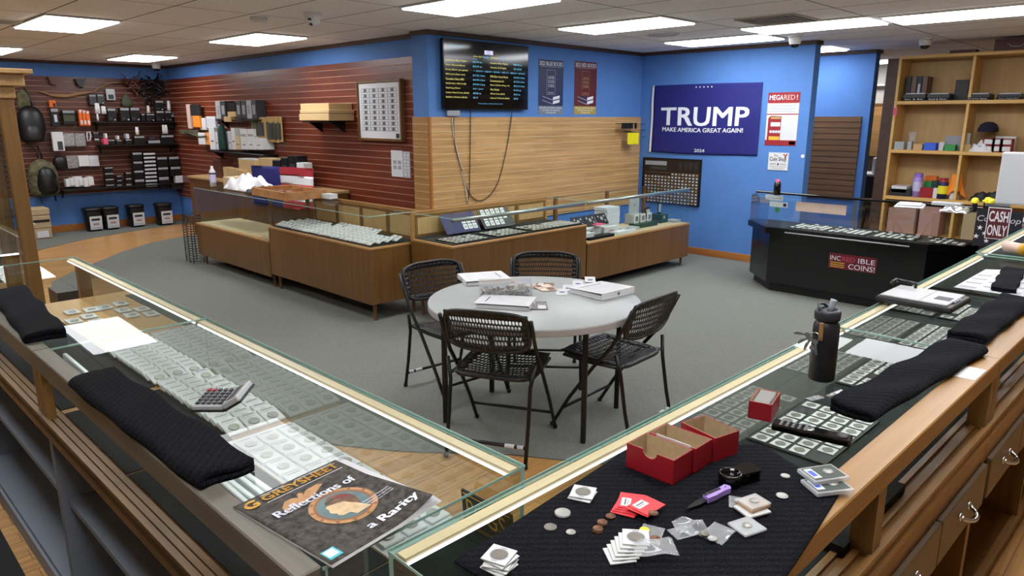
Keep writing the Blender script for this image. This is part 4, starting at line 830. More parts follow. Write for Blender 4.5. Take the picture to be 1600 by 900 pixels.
wall_case('wooden_showcase', 'walnut glass showcase of coin trays under the wall television', 3.84, 5.64, 4.51, 5.09, .72, .955, .17, 'y-', ('x-',), back='doors', tube=True)
wall_case('wooden_showcase', 'walnut glass showcase of boxed coin sets beside the blue wall', 5.65, 7.63, 4.51, 5.09, .53, .955, .12, 'y-', ('x+',), back='frame', tube=True, deckm='beige_top')
rs = random.Random(21)
# shingled slabs
for r in range(5):
    for k in range(23):
        if r == 4 and (k < 6 or k > 15): continue
        if r == 3 and rs.random() < .15: continue
        put(slab0, T((3.50+r*.092, 5.20+k*.074, .688+.022+.004*rs.random())) @ Rz(math.pi/2+rs.uniform(-.12, .12)) @ Rx(-.42), 'clear graded coin slab tilted in the packed rows inside the walnut corner showcase', 'tilted slabs in the walnut corner showcase')
MB().box(-.03, .03, -.001, .001, 0, .05, 'orange').build('price_tag', label='small orange tag leaning on the back of the empty walnut showcase', cat='tag', loc=(3.93, 7.75, .531))
MB().box(-.02, .02, -.35, .35, 0, .012, 'pale_ink', .003).build('shelf_rail', label='grey metal rail lying at the back of the empty showcase deck', cat='rail', loc=(3.88, 7.5, .531))
# trays of coins
mat('coin_white', (224, 222, 214), .35, metal=.2)
c_tray = coin(.0185, 'coin_white', .0028).build('tray_coin', label='x', cat='coin'); ctr = MB().box(-.2, .2, -.14, .14, 0, .009, 'black_plastic', .002).build('coin_tray', label='x', cat='tray')
for i, (x, n) in enumerate(((4.12, 0), (4.62, 1), (5.1, 2), (5.46, 3))):
    hw = .2
    mw = T((x, 4.70, .7245)); put(ctr, mw if i < 3 else mw @ Matrix.Scale(.8, 4, (1, 0, 0)), 'black coin tray in the showcase under the television, number %s from its left end' % ('one', 'two', 'three', 'four')[i], 'black trays under the television')
    for a in range(7):
        for c in range(5):
            if rs.random() < .06: continue
            put(c_tray, T((x-.168+a*.056*(1 if i < 3 else .8), 4.59+c*.054, .734)) @ Rz(rs.uniform(0, 6)) @ Rx(rs.uniform(-.1, .1)), 'round silver coin in the black trays of the showcase under the television', 'coins in the trays under the television')
for i, (x, m, rows) in enumerate(((4.33, 'navy', (0, 3, 3)), (4.80, 'black', (5, 5, 4)))):
    b = thing('display_board', ('dark blue' if i == 0 else 'black')+' leaning board of white coin flips under the television', 'display board', mw=T((x, 4.92, .745)) @ Rx(.95))
    MB().box(-.21, .21, -.01, .2, 0, .008, m, .002).build('board', b)
    for r, n in enumerate(rows):
        for k in range(n):
            MB().box(-.025, .025, -.027, .027, .008, .0105, 'white', .001).lathe([(.012, .0105), (.012, .011)], 'grey_ink', 14).build('flip', b).location = ((.04 if i == 0 else -.15)+k*(.06 if n == 3 else .066), .17-r*.062, 0)
# boxed sets in the right wall case
Z4 = .535
def bx4(name, lab, cat, x, y, w, d, h, m, z=0, a=0, extra=None, group=None):
    b = MB().box(-w/2, w/2, -d/2, d/2, 0, h, m, .002)
    if extra: extra(b, w, d, h)
    o = b.build(name, label=lab, cat=cat, group=group, mw=T((x, y, Z4+z)) @ Rz(a)); return o
for k in range(3):
    t = thing('coin_set_case', 'open black coin set case, %s of three at the left of the boxed sets' % ('leftmost', 'middle', 'rightmost')[k], 'case', mw=T((5.82+k*.2, 4.75, Z4+.10)) @ Rx(1.0))
    MB().box(-.09, .09, 0, .13, 0, .012, 'black_plastic', .002).build('case', t); MB().lathe([(.022, .012), (.022, .014)], 'silver', 20, T((0, .07, 0))).lathe([(.012, .012), (.012, .014)], 'silver', 16, T((-.05, .095, 0))).lathe([(.012, .012), (.012, .014)], 'silver', 16, T((.05, .095, 0))).lathe([(.012, .012), (.012, .014)], 'silver', 16, T((.05, .04, 0))).build('coin', t)
bx4('set_box', 'white box supporting the open black coin set cases', 'box', 5.93, 4.74, .5, .14, .098, 'white', extra=lambda b, w, d, h: b.box(-.06, .0, -d/2-.001, -d/2, .02, .07, 'black').box(-.05, -.01, -d/2-.002, -d/2-.001, .03, .06, 'paper'))
bx4('set_box', 'flat black box lying in front of the white support box', 'box', 5.95, 4.60, .42, .1, .03, 'black'); bx4('set_box', 'small white box at the very left front of the boxed sets', 'box', 5.75, 4.60, .16, .07, .045, 'paper', z=.031)
bx4('envelope_card', 'red card lying across the coin set cases', 'card', 6.02, 4.66, .16, .10, .004, 'pink', z=.131, a=.3)
bx4('set_box', 'white box with script lettering right of the red card', 'box', 6.22, 4.66, .26, .05, .09, 'white', extra=lambda b, w, d, h: b.tube([(-.05, -.027, .04), (-.02, -.027, .055), (.01, -.027, .04), (.05, -.027, .05)], .003, 'red', 6))
for k in range(7): bx4('book_box', 'white boxed set in the tall stack inside the showcase beside the blue wall', 'box', 6.50+rs.uniform(-.012, .012), 4.92, .25, .18, .036, 'printer_white', z=.037*k, a=rs.uniform(-.06, .06), group='stack of white boxed sets')
bx4('folder', 'cream folder leaning low in front of the white stack', 'folder', 6.62, 4.70, .26, .15, .03, 'table_white', a=.1)
bx4('plastic_sleeve', 'grey plastic sleeves in a heap at the front of the boxed sets', 'sleeve', 6.42, 4.62, .34, .11, .03, 'slab_plastic')
for k, x in enumerate((6.83, 6.96, 7.09)): bx4('coin_card', 'small standing coin card, %s of three on the dark green stand' % ('first', 'second', 'third')[k], 'card', x, 4.74, .09, .012, .10, 'paper', z=.05, extra=lambda b, w, d, h: b.box(-w/2+.02, w/2-.02, -d/2-.001, -d/2, .025, h-.02, 'coin_dull'))
bx4('stand', 'dark green stand carrying three small coin cards', 'stand', 6.96, 4.73, .42, .12, .049, 'dark_green')
bx4('certificate', 'pale standing certificate with small emblem beyond the coin cards', 'certificate', 7.10, 4.97, .20, .012, .20, 'table_white', z=.12, extra=lambda b, w, d, h: b.lathe([(.02, 0), (.02, .001)], 'grey_ink', 16, T((0, -.0065, .1)) @ Rx(math.pi/2)))
bx4('riser', 'plain pale riser under the standing certificate', 'stand', 7.10, 4.97, .22, .1, .119, 'table_white')
t = thing('medal_case', 'open black medal case with cream lining beside the certificate', 'case', mw=T((7.22, 4.76, Z4+.02)) @ Rz(.2)); MB().box(-.08, .08, -.06, .06, 0, .03, 'black', .004).build('base', t); MB().box(-.08, .08, -.012, .0, 0, .15, 'black', .004, T((0, .06, .03)) @ Rx(-.3)).box(-.05, .05, -.016, -.012, .03, .12, 'table_white', 0, T((0, .06, .03)) @ Rx(-.3)).build('lid', t)
t = thing('medal_case', 'open dark green case holding a single pale medal near the case end', 'case', mw=T((7.40, 4.8, Z4+.001))); MB().box(-.07, .07, -.08, .08, 0, .10, 'dark_green', .004).lathe([(.02, 0), (.02, .002)], 'silver', 18, T((-.02, -.081, .07)) @ Rx(math.pi/2)).build('base', t); MB().box(-.035, .035, 0, .012, .10, .24, 'black', .003).box(-.025, .025, -.001, .0, .12, .22, 'table_white').build('lid', t)
bx4('dish', 'pale flat dish at the right end of the boxed sets', 'dish', 7.53, 4.68, .13, .12, .03, 'table_white'); bx4('plastic_sleeve', 'white folded sleeve at the far right corner of the boxed sets', 'sleeve', 7.5, 4.9, .2, .1, .05, 'paper')
# ---- things on top of the red-wall showcases and the shelf behind them
ZC = .9635
mat('wooden_tray', (170, 120, 72), .5, noise=.2, nscale=12)
b = MB(); tw, td = .80, .46
for a in ((-tw/2, tw/2, -td/2, -td/2+.02), (-tw/2, tw/2, td/2-.02, td/2), (-tw/2, -tw/2+.02, -td/2+.02, td/2-.02), (tw/2-.02, tw/2, -td/2+.02, td/2-.02)): b.box(*a, 0, .085, 'wooden_tray', .003)
b.box(-tw/2+.02, tw/2-.02, -td/2+.02, td/2-.02, 0, .012, 'wooden_tray').box(.1, .12, -td/2+.02, td/2-.02, .012, .07, 'wooden_tray')
b.build('wooden_tray', label='shallow wooden box tray standing on the joint of the red-wall showcases', cat='tray', mw=T((3.70, 7.0, ZC)) @ Rz(math.pi/2-.05))
b = MB(); 
for k in range(5): b.lathe([(.03, 0), (.03, .05)], 'mauve_card', 12, T((-.2+k*.09, .05*(k % 2), 0)))
b.build('roll', label='brown paper rolls lying inside the wooden box tray', cat='roll', mw=T((3.70, 7.0, ZC+.0125)) @ Rz(math.pi/2-.05))
b = MB().lathe([(.001, 0), (.038, 0), (.038, .17), (.030, .19), (.016, .215), (.014, .24), (.004, .245)], 'white', 24).lathe([(.0385, .05), (.0385, .14)], 'lilac2', 24).lathe([(.0388, .145), (.0388, .165)], 'navy', 24)
mat('lilac2', (196, 190, 226), .5); b.build('spray_can', label='white spray can standing at the left end of the red-wall showcases', cat='can', loc=(3.62, 8.70, ZC))
# back counter along the red wall
t = thing('back_counter', 'low brown counter along the red slat wall behind the showcases', 'counter', loc=(4.52, 9.0, .008)); MB().box(-.22, .22, -1.5, 2.2, 0, .88, 'case_walnut', .003).build('cabinet', t); MB().box(-.24, .235, -1.52, 2.22, .88, .91, 'oak_y', .004).build('worktop', t)
ZB = .919
def flagf(u, v): return (.004*math.sin(u*19)+.007*math.sin(u*8+v*5), -u*1.56, .42+.035*u-v*.50)
fl = thing('draped_flag', 'red white and blue striped flag with stars hung behind the wooden tray', 'flag', mw=T((4.265, 9.02, 1.172-.42)))
for k in range(5):
    MB().grid(lambda u, v, k=k: flagf(.5+.5*u, (k+v)/5), 12, 4, ('flag_red', 'flag_white')[k % 2], .002).build('stripe', fl)
MB().grid(lambda u, v: flagf(.5*u, v), 14, 12, 'flag_blue', .002).build('canton', fl)
st = MB()
for (u, v) in ((.07, .35), (.16, .3), (.25, .36), (.33, .55), (.12, .7), (.4, .8)):
    y, z = -u*1.56, .42+.035*u-v*.50; P = [((.017 if i % 2 == 0 else .007)*math.sin(math.pi*i/5), (.017 if i % 2 == 0 else .007)*math.cos(math.pi*i/5)) for i in range(10)]
    st.add([(-.0125, y-a, z+b_) for a, b_ in P], [list(range(10))], 'flag_white')
st.build('star', fl)
st2 = MB().text('AMERICA', 'navy', frame((-.022, -1.14, .10), Vector((0, -1, 0)), Vector((0, 0, 1))), w=.4, h=.07, bold=.01).build('lettering', fl)
def onB(px, py): return ox(px, py, 4.45)
def bits(name, lab, cat, px0, px1, py0, py1, X, d, m, group=None, extra=None, tilt=0):
    # a box facing the camera side (-x) with its front on plane X; corners read off on that plane
    a = ox(px0, py1, X); c = ox(px1, py0, X); y0, y1 = min(a.y, c.y), max(a.y, c.y); z0, z1 = min(a.z, c.z), max(a.z, c.z)
    b = MB().box(0, d, -(y1-y0)/2, (y1-y0)/2, 0, z1-z0, m, .003)
    if extra: extra(b, y1-y0, z1-z0, d)
    return b.build(name, label=lab, cat=cat, group=group, loc=(X, (y0+y1)/2, max(z0, ZB+.0005) if group == 'C' else z0))
# ---------------------------------------------------------------- clutter behind the red-wall showcases
mat('white_cloth', (220, 220, 224), .9)
def heap(name, lab, cat, x, y, z, w, d, h, m, seed):
    r = random.Random(seed); p = [r.uniform(0, 6) for _ in range(6)]
    def f(u, v):
        k = max(0, math.sin(math.pi*u)*math.sin(math.pi*v))**.3
        return ((u-.5)*w, (v-.5)*d, .002+h*k*(.6+.22*math.sin(u*13+p[0]+v*6)+.18*math.sin(v*15+p[1]-u*8)))
    return MB().grid(f, 22, 22, m, .002).build(name, label=lab, cat=cat, loc=(x, y, z))
ZB2 = .9185
def item(name, lab, cat, x, y, w, d, h, m, z=None, a=0, extra=None, group=None):
    b = MB().box(-d/2, d/2, -w/2, w/2, 0, h, m, .004)
    if extra: extra(b, w, d, h)
    return b.build(name, label=lab, cat=cat, group=group, mw=T((x, y, ZB2 if z is None else z)) @ Rz(a))
heap('cloth_heap', 'crumpled white cloth heaped on the showcase left of the draped flag', 'cloth', 3.76, 8.05, ZC, .34, .62, .20, 'white_cloth', 3)
heap('cloth_heap', 'dark crumpled cloth lying against the white heap near the wooden tray', 'cloth', 3.72, 7.62, ZC, .32, .22, .08, 'charcoal', 4)
def cl(name, lab, cat, x0, x1, ytop, X, d, m, extra=None, group=None):
    # stands on the back counter: width and height read off on the plane of its front
    a = ox(x0, ytop, X); b = ox(x1, ytop, X); w = a.y-b.y; h = max(.04, a.z-ZB2); mb = MB().box(0, d, -w/2, w/2, 0, h, m, .004)
    if extra: extra(mb, w, d, h)
    mb.build(name, label=lab, cat=cat, group=group, loc=(X, (a.y+b.y)/2, ZB2))
for k in range(4): cl('card_tray', 'yellowish folded card tray in the row rising behind the white cloth heap', 'card tray', 348+8*k, 355+8*k, 261+1.5*k, 4.32, .1, 'kraft', None, 'yellowish folded card trays')
cl('canister', 'dark brown lidded canister at the left on the back counter', 'canister', 332, 345, 248, 4.42, .18, 'mahogany_x', lambda b, w, d, h: b.box(-.012, d+.012, -w/2-.012, w/2+.012, h-.03, h, 'mahogany_x', .004))
cl('cardboard_box', 'flat kraft box with white top on the back counter, left of two', 'box', 372, 397, 248.5, 4.40, .22, 'kraft', lambda b, w, d, h: b.box(0, d, -w/2, w/2, h, h+.012, 'white'))
cl('cardboard_box', 'kraft box behind the blue part of the draped flag', 'box', 403, 424, 246.5, 4.46, .2, 'kraft')
for k, (x0, x1, y) in enumerate(((425, 437, 250), (438, 448, 246), (449, 462, 243))): cl('battery_pack', 'black hand tool pack with grey label, %s of the row above the flag' % ('left', 'middle', 'right')[k], 'tool', x0, x1, y, 4.44, .16, 'black_plastic', lambda b, w, d, h: b.box(-.001, 0, -w*.3, w*.3, h*.5, h*.75, 'dark_grey'))
cl('label_printer', 'small white box right of the black tool packs', 'box', 463, 474, 254, 4.44, .12, 'white')
item('tissue', 'white folded paper on the counter right of the flag', 'paper', 3.9, 6.52, .16, .1, .05, 'white', z=ZC)
item('stacked_pads', 'stack of grey pads under the white cloth heap', 'pad', 3.74, 8.38, .16, .2, .13, 'beige_top', z=ZC)
# ---------------------------------------------------------------- goods on the back slat wall (each on its own hook or shelf)
YF = YB-.02
def back(name, lab, cat, x0, y0, x1, y1, m, d=.1, off=.02, label='grey_ink', lh=.18, group=None, parts=None, z=None):
    # front face on a plane d+off before the wall, corners read on that plane
    Yp = YF-off-d; ym, xm = (y0+y1)/2, (x0+x1)/2; a, b = oy(x0, ym, Yp), oy(x1, ym, Yp); a.z, b.z = oy(xm, y1, Yp).z, oy(xm, y0, Yp).z; w_ = b.x-a.x; h = b.z-a.z
    mb = MB().box(-w_/2, w_/2, -d, 0, 0, h, m, min(.006, w_*.08))
    if label: mb.box(-w_/2+.008, w_/2-.008, -d-.0015, -d, h*(1-lh)-.004, h-.006, label)
    if parts: parts(mb, w_, h, d)
    if .03 <= off < .14: mb.box(-.004, .004, -d*.5, off, h-.014, h-.006, 'steel')
    return mb.build(name, label=lab, cat=cat, group=group, loc=((a.x+b.x)/2, YF-off, a.z))
def shelf(name, lab, x0, x1, y, th=.02, d=.3):
    a = oy(x0, y, YF-d); b = oy(x1, y, YF-d); t = thing(name, lab, 'shelf', loc=((a.x+b.x)/2, YF-.001, a.z)); w_ = b.x-a.x
    MB().box(-w_/2, w_/2, -d, 0, -th, 0, 'black_plastic', .003).build('board', t)
    for x in (-w_/2+.05, w_/2-.05): MB().prism([(0, 0), (-.2, 0), (0, -.14)], -.006, .006, 'black', T((x, 0, -th)) @ Rz(math.pi/2) @ Rx(math.pi/2)).build('bracket', t)
shelf('wall_shelf', 'upper black shelf of boxed gear on the dark slat wall', 152, 276, 190.5); shelf('wall_shelf', 'middle black shelf of small boxes on the dark slat wall', 158, 280, 227)
shelf('wall_shelf', 'long lowest black shelf at the bottom edge of the dark slat wall', 98, 292, 297)
def face(m1, fx0, fx1, fz0, fz1): return lambda b, w, h, d: b.box(-w/2+w*fx0, -w/2+w*fx1, -d-.003, -d-.0015, h*fz0, h*fz1, m1)
gb = 'black gear boxes on the upper shelf'; pr = lambda b, w, h, d: b.box(-w*.35, -w*.05, -d-.0015, -d, h*.12, h*.3, 'dark_grey').box(w*.2, w*.36, -d-.0015, -d, h*.08, h*.16, 'pale_ink')
for k, (x0, y0, x1, y1) in enumerate(((168, 169, 182, 189.5), (188, 168, 203, 189.5), (204, 168, 219, 189.5), (244.5, 173, 257, 189.5), (258, 173, 268, 189.5))): back('gear_box', 'grey-striped black box, number %s from the left on the upper wall shelf' % ('one', 'two', 'three', 'four', 'five')[k], 'box', x0, y0, x1, y1, 'black_plastic', parts=pr, off=.15)
back('gear_box', 'square black box stacked above the others near the upper shelf right end', 'box', 243, 157, 256, 172.5, 'black_plastic', parts=pr, off=.15); back('gear_box', 'black box in the second row beside the white cylinder torch', 'box', 221, 177.5, 227, 189, 'black_plastic', off=.15); back('gear_box', 'low black box under the white torch on the upper shelf', 'box', 229, 177.5, 242, 189, 'black_plastic', off=.15, parts=pr)
for k, (x0, x1, y0, y1) in enumerate(((139.5, 151, 147.5, 164), (152, 163, 147, 163))): back('blister_pack', 'dark green blister pack hanging high above the upper shelf, %s one' % ('left', 'right')[k], 'pack', x0, y0, x1, y1, 'dark_grey', d=.04, off=.05, parts=pr)
def torch(lab, x0, y0, x1, y1, g=None):
    Yp = YF-.26; a = oy(x0, y1, Yp); b = oy(x1, y0, Yp); r = (b.x-a.x)/2; h = b.z-a.z
    MB().lathe([(.001, 0), (r, 0), (r, h*.6), (r*.8, h*.68), (r*.8, h), (.001, h)], 'white', 14).build('flashlight', label=lab, cat='flashlight', loc=((a.x+b.x)/2, Yp, a.z))
for k, q in enumerate(((149, 161, 152, 177.5), (152.5, 161, 155, 177.5), (159, 166, 162, 178), (162, 166, 164.8, 178), (151.5, 178, 153.5, 189), (230, 165, 233.5, 176.5), (262, 157.5, 265.5, 172.5), (212, 198.5, 216.5, 211), (254, 195, 257.5, 209), (258, 195, 261.5, 209))):
    torch('slim white flashlight '+('leftmost above the upper shelf', 'second from left above the upper shelf', 'left of the short pair on the upper shelf', 'right of the short pair on the upper shelf', 'standing low at the left end of the upper shelf', 'on the low box near the middle of the upper shelf', 'at the top right of the upper shelf', 'standing over the middle shelf centre', 'left of the pair over the middle shelf right end', 'right of the pair over the middle shelf right end')[k], *q)
back('hang_card', 'pale picture card hanging high above the upper wall shelf', 'card', 166, 139, 180, 156.5, 'pale_ink', d=.02, off=.05, label='paper', parts=face('dark_grey', .2, .8, .1, .5))
def blob(name, lab, cat, x0, y0, x1, y1, m, d=.1, seed=1, pts=None):
    # soft hanging thing: lofted outline with rounded front
    Yp = YF-.05-d/2; a = oy(x0, y1, Yp); b = oy(x1, y0, Yp); w_ = b.x-a.x; h = b.z-a.z; r = random.Random(seed)
    vs = []; fs = []; n = 18; prof = pts or [(.0, .75), (.15, .95), (.4, 1), (.65, .95), (.85, .75), (1, .35)]; K = len(prof)
    for z, s_ in prof:
        for i in range(n):
            q = 2*math.pi*i/n; vs.append((w_/2*s_*math.cos(q)*(1+r.uniform(-.05, .05)), d/2*s_*math.sin(q)*(1+r.uniform(-.08, .08)), h*z))
    for j in range(K-1):
        for i in range(n): fs.append((j*n+i, j*n+(i+1) % n, j*n+n+(i+1) % n, j*n+n+i))
    fs += [list(range(n))[::-1], [(K-1)*n+i for i in range(n)]]
    return MB().add(vs, fs, m, True).build(name, label=lab, cat=cat, loc=((a.x+b.x)/2, Yp, a.z))
blob('cloth_pouch', 'olive cloth pouch hanging below the stick on the dark wall', 'pouch', 190, 147, 206, 167, 'olive', .08, 2, [(0, .8), (.3, 1), (.6, .8), (.85, .45), (1, .15)])
# backpacks
t = thing('backpack', 'black backpack hanging on the dark wall beside the oak cabinet', 'backpack', loc=(0, 0, 0))
def strap(t, pts, r=.02): MB().tube([oy(x, y, YF-.12) for x, y in pts], r, 'black', 6, flat=.35).build('strap', t)
o = blob('body', '', '', 31, 165, 67, 222, 'black', .24, 3, [(0, .7), (.08, .9), (.3, 1), (.6, .98), (.8, .86), (.92, .6), (1, .2)]); o.parent = t
o = blob('pocket', '', '', 36, 192, 62, 220, 'charcoal', .30, 8); o.parent = t
strap(t, [(50, 166), (47, 155), (40, 140), (33, 133)]); strap(t, [(38, 220), (48, 228), (58, 238), (60, 252)])
t = thing('backpack', 'camouflage backpack with black front hanging below the black one', 'backpack')
o = blob('body', '', '', 47, 248, 88, 307, 'camo', .24, 4, [(0, .7), (.08, .9), (.3, 1), (.6, .95), (.8, .82), (.92, .55), (1, .2)]); o.parent = t
o = blob('pocket', '', '', 57, 258, 86, 304, 'black', .3, 9); o.parent = t
strap(t, [(66, 250), (64, 240), (58, 228)], .03); strap(t, [(84, 302), (88, 314)], .025); strap(t, [(62, 305), (66, 318)], .012)
blob('cap_bag', 'tan camouflage bag behind the black backpack at the cabinet edge', 'bag', 28, 140, 46, 172, 'camo', .1, 6)
# second row of hanging packs
back('hang_pack', 'small orange pack hanging alone on the dark wall', 'pack', 77, 156.5, 88, 168, 'orange_box', d=.03, off=.04, label=None, parts=face('black', .5, .85, .1, .6))
for k, (x0, y0, x1, y1) in enumerate(((80, 169, 93, 198), (98, 172, 118, 195))): back('blister_pack', ('black pack with a pale phone shape' if k == 0 else 'wide black pack with green panel')+' left of the orange packs', 'pack', x0, y0, x1, y1, 'black_plastic', d=.05, off=.04, parts=face('pale_ink' if k == 0 else 'olive', .35 if k == 0 else .1, .7 if k == 0 else .9, .25, .65))
for k, (x0, x1) in enumerate(((124, 131), (130, 136), (135.5, 141))): back('hang_pack', 'orange hanging pack, %s of the tight group' % ('left', 'middle', 'right')[k], 'pack', x0, 171+k, x1, 196.5, 'orange_box', d=.06, off=.05+.03*k, label='paper', parts=face('white', .2, .7, .1, .35))
back('hang_pack', 'tall pale carton with dark tool picture at the left of the middle row', 'pack', 82, 206, 100, 236, 'white', d=.07, off=.04, label=None, parts=face('dark_grey', .4, .85, .05, .5))
for k, (x0, x1) in enumerate(((98.5, 117), (117.5, 134))): back('foil_bag', 'shiny silver bag hanging in the middle row, %s one' % ('left', 'right')[k], 'bag', x0, 208, x1, 228.5, 'foil', d=.05, off=.05, label=None)
MB().tube([oy(x, y, YF-.1) for x, y in ((136, 207), (140, 206), (142, 212), (141, 219), (137, 220), (136, 213))], .012, 'pale_ink', 6, closed=True).tube([oy(139, 206.5, YF-.1), oy(139, 206.5, YF-.1)+Vector((0, .1, 0))], .004, 'steel', 5).build('cable_coil', label='pale coiled cable hanging right of the silver bags', cat='cable')
back('hang_pack', 'small dark pack with white tag right of the coiled cable', 'pack', 146, 206, 155, 219, 'charcoal', d=.03, off=.04, parts=face('white', .1, .9, .0, .16))
blob('black_pouch', 'black pouch hanging low left of the white bags', 'pouch', 84, 243, 104, 264, 'black', .12, 12)
for k, (x0, x1, m) in enumerate(((104.5, 122, 'foil'), (123, 139.5, 'white'), (139, 155, 'pale_ink'))): back('hang_bag', ('crinkled silver bag', 'plain white bag', 'white-topped grey bag')[k]+' in the lower hanging row of the dark wall', 'bag', x0, 243, x1, 263 if k == 0 else 260, m, d=.06, off=.04, label='white' if k == 2 else None, lh=.35)
for k in range(6): back('white_packet', 'white packet piled at the left end of the lowest wall shelf', 'packet', 103+k*7, 280-(k % 3)*2, 117+k*6, 292-(k % 2)*2, 'white', d=.12, off=.05+.02*k, label=None, group='white packets on the lowest shelf')
# small boxes: middle shelf and lowest shelf
for k, (x0, y0, x1, y1, m, lab) in enumerate(((162, 216.5, 169.5, 226, 'pink', 'small pink box at the left of the middle shelf'), (169, 218, 180, 226, 'black_plastic', 'low black box beside the pink one'), (164.5, 208.5, 167.5, 216, 'white', 'tiny white tube above the pink box'), (182, 218.5, 191, 226, 'black_plastic', 'low black box second from the pink one'), (196, 217, 206, 226, 'black_plastic', 'low black box third from the pink one'), (197, 209, 202, 216.5, 'pale_ink', 'small pale box standing on the third black box'), (183, 212, 186.5, 218, 'white', 'tiny white tube on the second black box'), (210, 212, 226.5, 226, 'black_plastic', 'large black box with grey stripe at the middle shelf centre'), (231, 219, 251, 226, 'black_plastic', 'flat black box with broad pale lettering strip on the middle shelf'), (233.5, 213.5, 243, 218.5, 'charcoal', 'dark gadget lying on the flat lettered box'), (252.5, 210.5, 272, 226, 'black_plastic', 'large black box at the right end of the middle shelf'))):
    back('gear_box', lab, 'box', x0, y0, x1, y1, m, off=.15, label=None if m != 'black_plastic' else 'grey_ink', lh=.22 if k not in (8,) else .6)
st = 0
for col, (x0, x1, xb, ys, tone) in enumerate(((163, 177, 2.5, (261, 270, 279, 288), 'tan-striped'), (182, 191, .6, (274, 281, 288), 'small'), (196, 206, .5, (269, 278, 287), 'narrow'), (207, 222.5, 4, (238, 252, 266, 280), 'large'), (223.5, 243, 4, (238.5, 244.5, 250.5, 256.5, 262.5, 268.5, 274.5, 280.5, 286.5), 'thin lettered'), (245.5, 262, 3, (245, 261, 276), 'wide'), (264, 280.5, 2.5, (244.5, 260), 'rightmost wide'))):
    for k, y in enumerate(ys):
        y2 = ys[k+1] if k+1 < len(ys) else (295.5 if col != 6 else 276); f = xb*k/max(1, len(ys)-1)
        back('stacked_box', '%s black box in stack %s of the lowest shelf' % (tone, ('one', 'two', 'three', 'four', 'five', 'six', 'seven')[col]), 'box', x0+f, y, x1+f, y2-.6, 'black_plastic', off=.15, label='pale_ink' if col == 4 else 'grey_ink', lh=.55 if col == 4 else .24, group='%s boxes of column %s on the lowest shelf' % (tone, ('one', 'two', 'three', 'four', 'five', 'six', 'seven')[col]))
back('plastic_bag', 'white crumpled bag at the right end of the lowest wall shelf', 'bag', 274.5, 274, 286, 286, 'paper', off=.15, label=None); back('gear_box', 'low dark box holding up the white crumpled bag', 'box', 268, 286.5, 288, 295.5, 'charcoal', off=.15, label=None)
# boxes stacked in the corner
for k, (x0, y0, x1, y1) in enumerate(((250, 195, 262, 206), (262.5, 178, 275, 201))): back('gear_box', ('small black box hanging under the upper shelf', 'tall dark hanging box with pale window in the corner')[k], 'box', x0 if k else 270, y0 if k else 176, x1 if k else 282, y1 if k else 199, 'charcoal', off=.05, label='pale_ink')
# dark plants / branches up in the corner and the driftwood
MB().tube([oy(x, y, YF-.04) for x, y in ((60, 142), (70, 145), (78, 148), (88, 149), (100, 150), (108, 149.5), (120, 146.5), (132, 145), (145, 143.5), (158, 136), (170, 130), (185, 129), (200, 130))], [.008, .014, .02, .03, .034, .03, .03, .026, .016, .013, .013, .012, .008], 'stick_wood', 8).build('driftwood', label='long bent driftwood stick mounted across the dark slat wall', cat='stick')
for k, (x, y) in enumerate(((83, 127), (125, 130))): MB().prism([(-.08, .06), (.09, .08), (.04, .0), (.02, -.07), (-.05, -.04)], 0, .08, 'mahogany_x' if k == 0 else 'black', T(oy(x, y, YF)) @ Rx(math.pi/2)).build('wall_hook', label=('brown' if k == 0 else 'black')+' carved hook high on the dark slat wall', cat='hook')
def twigs(lab, x0, y0, x1, y1, n, seed, m='black'):
    r = random.Random(seed); b = MB(); c = oy((x0+x1)/2, (y0+y1)/2, YF-.1)
    for k in range(n):
        p = [oy(r.uniform(x0, x1), r.uniform(y0, y1), YF-.1)]
        for j in range(3): p.append(p[-1]+Vector((r.uniform(-.1, .1), r.uniform(-.05, .05), r.uniform(-.09, .09))))
        b.tube(p, [.02, .016, .012, .006], m, 5)
    b.build('twig_decoration', label=lab, cat='decoration')
twigs('tangled dark twigs in the upper right corner of the dark wall', 226, 122, 250, 160, 30, 5); twigs('smaller dark twig cluster left of the corner twigs', 196, 126, 212, 140, 12, 6, 'mahogany_x')
# buckets and boxes on the floor
mat('bucket_black', (18, 18, 20), .45)
BK = thing('bucket', 'x', 'bucket')
b = MB(); 
def sq(s, z, r=.75): return [(s*math.copysign(abs(math.cos(a))**.5, math.cos(a)), s*math.copysign(abs(math.sin(a))**.5, math.sin(a)), z) for a in [2*math.pi*i/28 for i in range(28)]]
def loft(b, rings, m):
    n = len(rings[0]); vs = [p for r in rings for p in r]; fs = [(j*n+i, j*n+(i+1) % n, j*n+n+(i+1) % n, j*n+n+i) for j in range(len(rings)-1) for i in range(n)]; fs += [list(range(n))[::-1], [(len(rings)-1)*n+i for i in range(n)]]
    return b.add(vs, fs, m, True)
loft(MB(), [sq(.104, .0), sq(.120, .30), sq(.120, .32)], 'bucket_black').build('pail', BK); loft(MB(), [sq(.130, .32), sq(.132, .345), sq(.128, .362), sq(.112, .368)], 'bucket_black').build('lid', BK)
lb = MB(); Xl = T((.01, -.1065, .03)) @ Rx(math.pi/2+.056); lb.box(-.085, .09, 0, .21, 0, .003, 'paper', 0, Xl); lb.box(-.06, .06, .14, .175, .003, .004, 'ink', 0, Xl); lb.box(-.04, .045, .07, .10, .003, .004, 'mauve_card', 0, Xl).box(-.07, .07, .02, .03, .003, .004, 'grey_ink', 0, Xl); lb.build('label', BK)
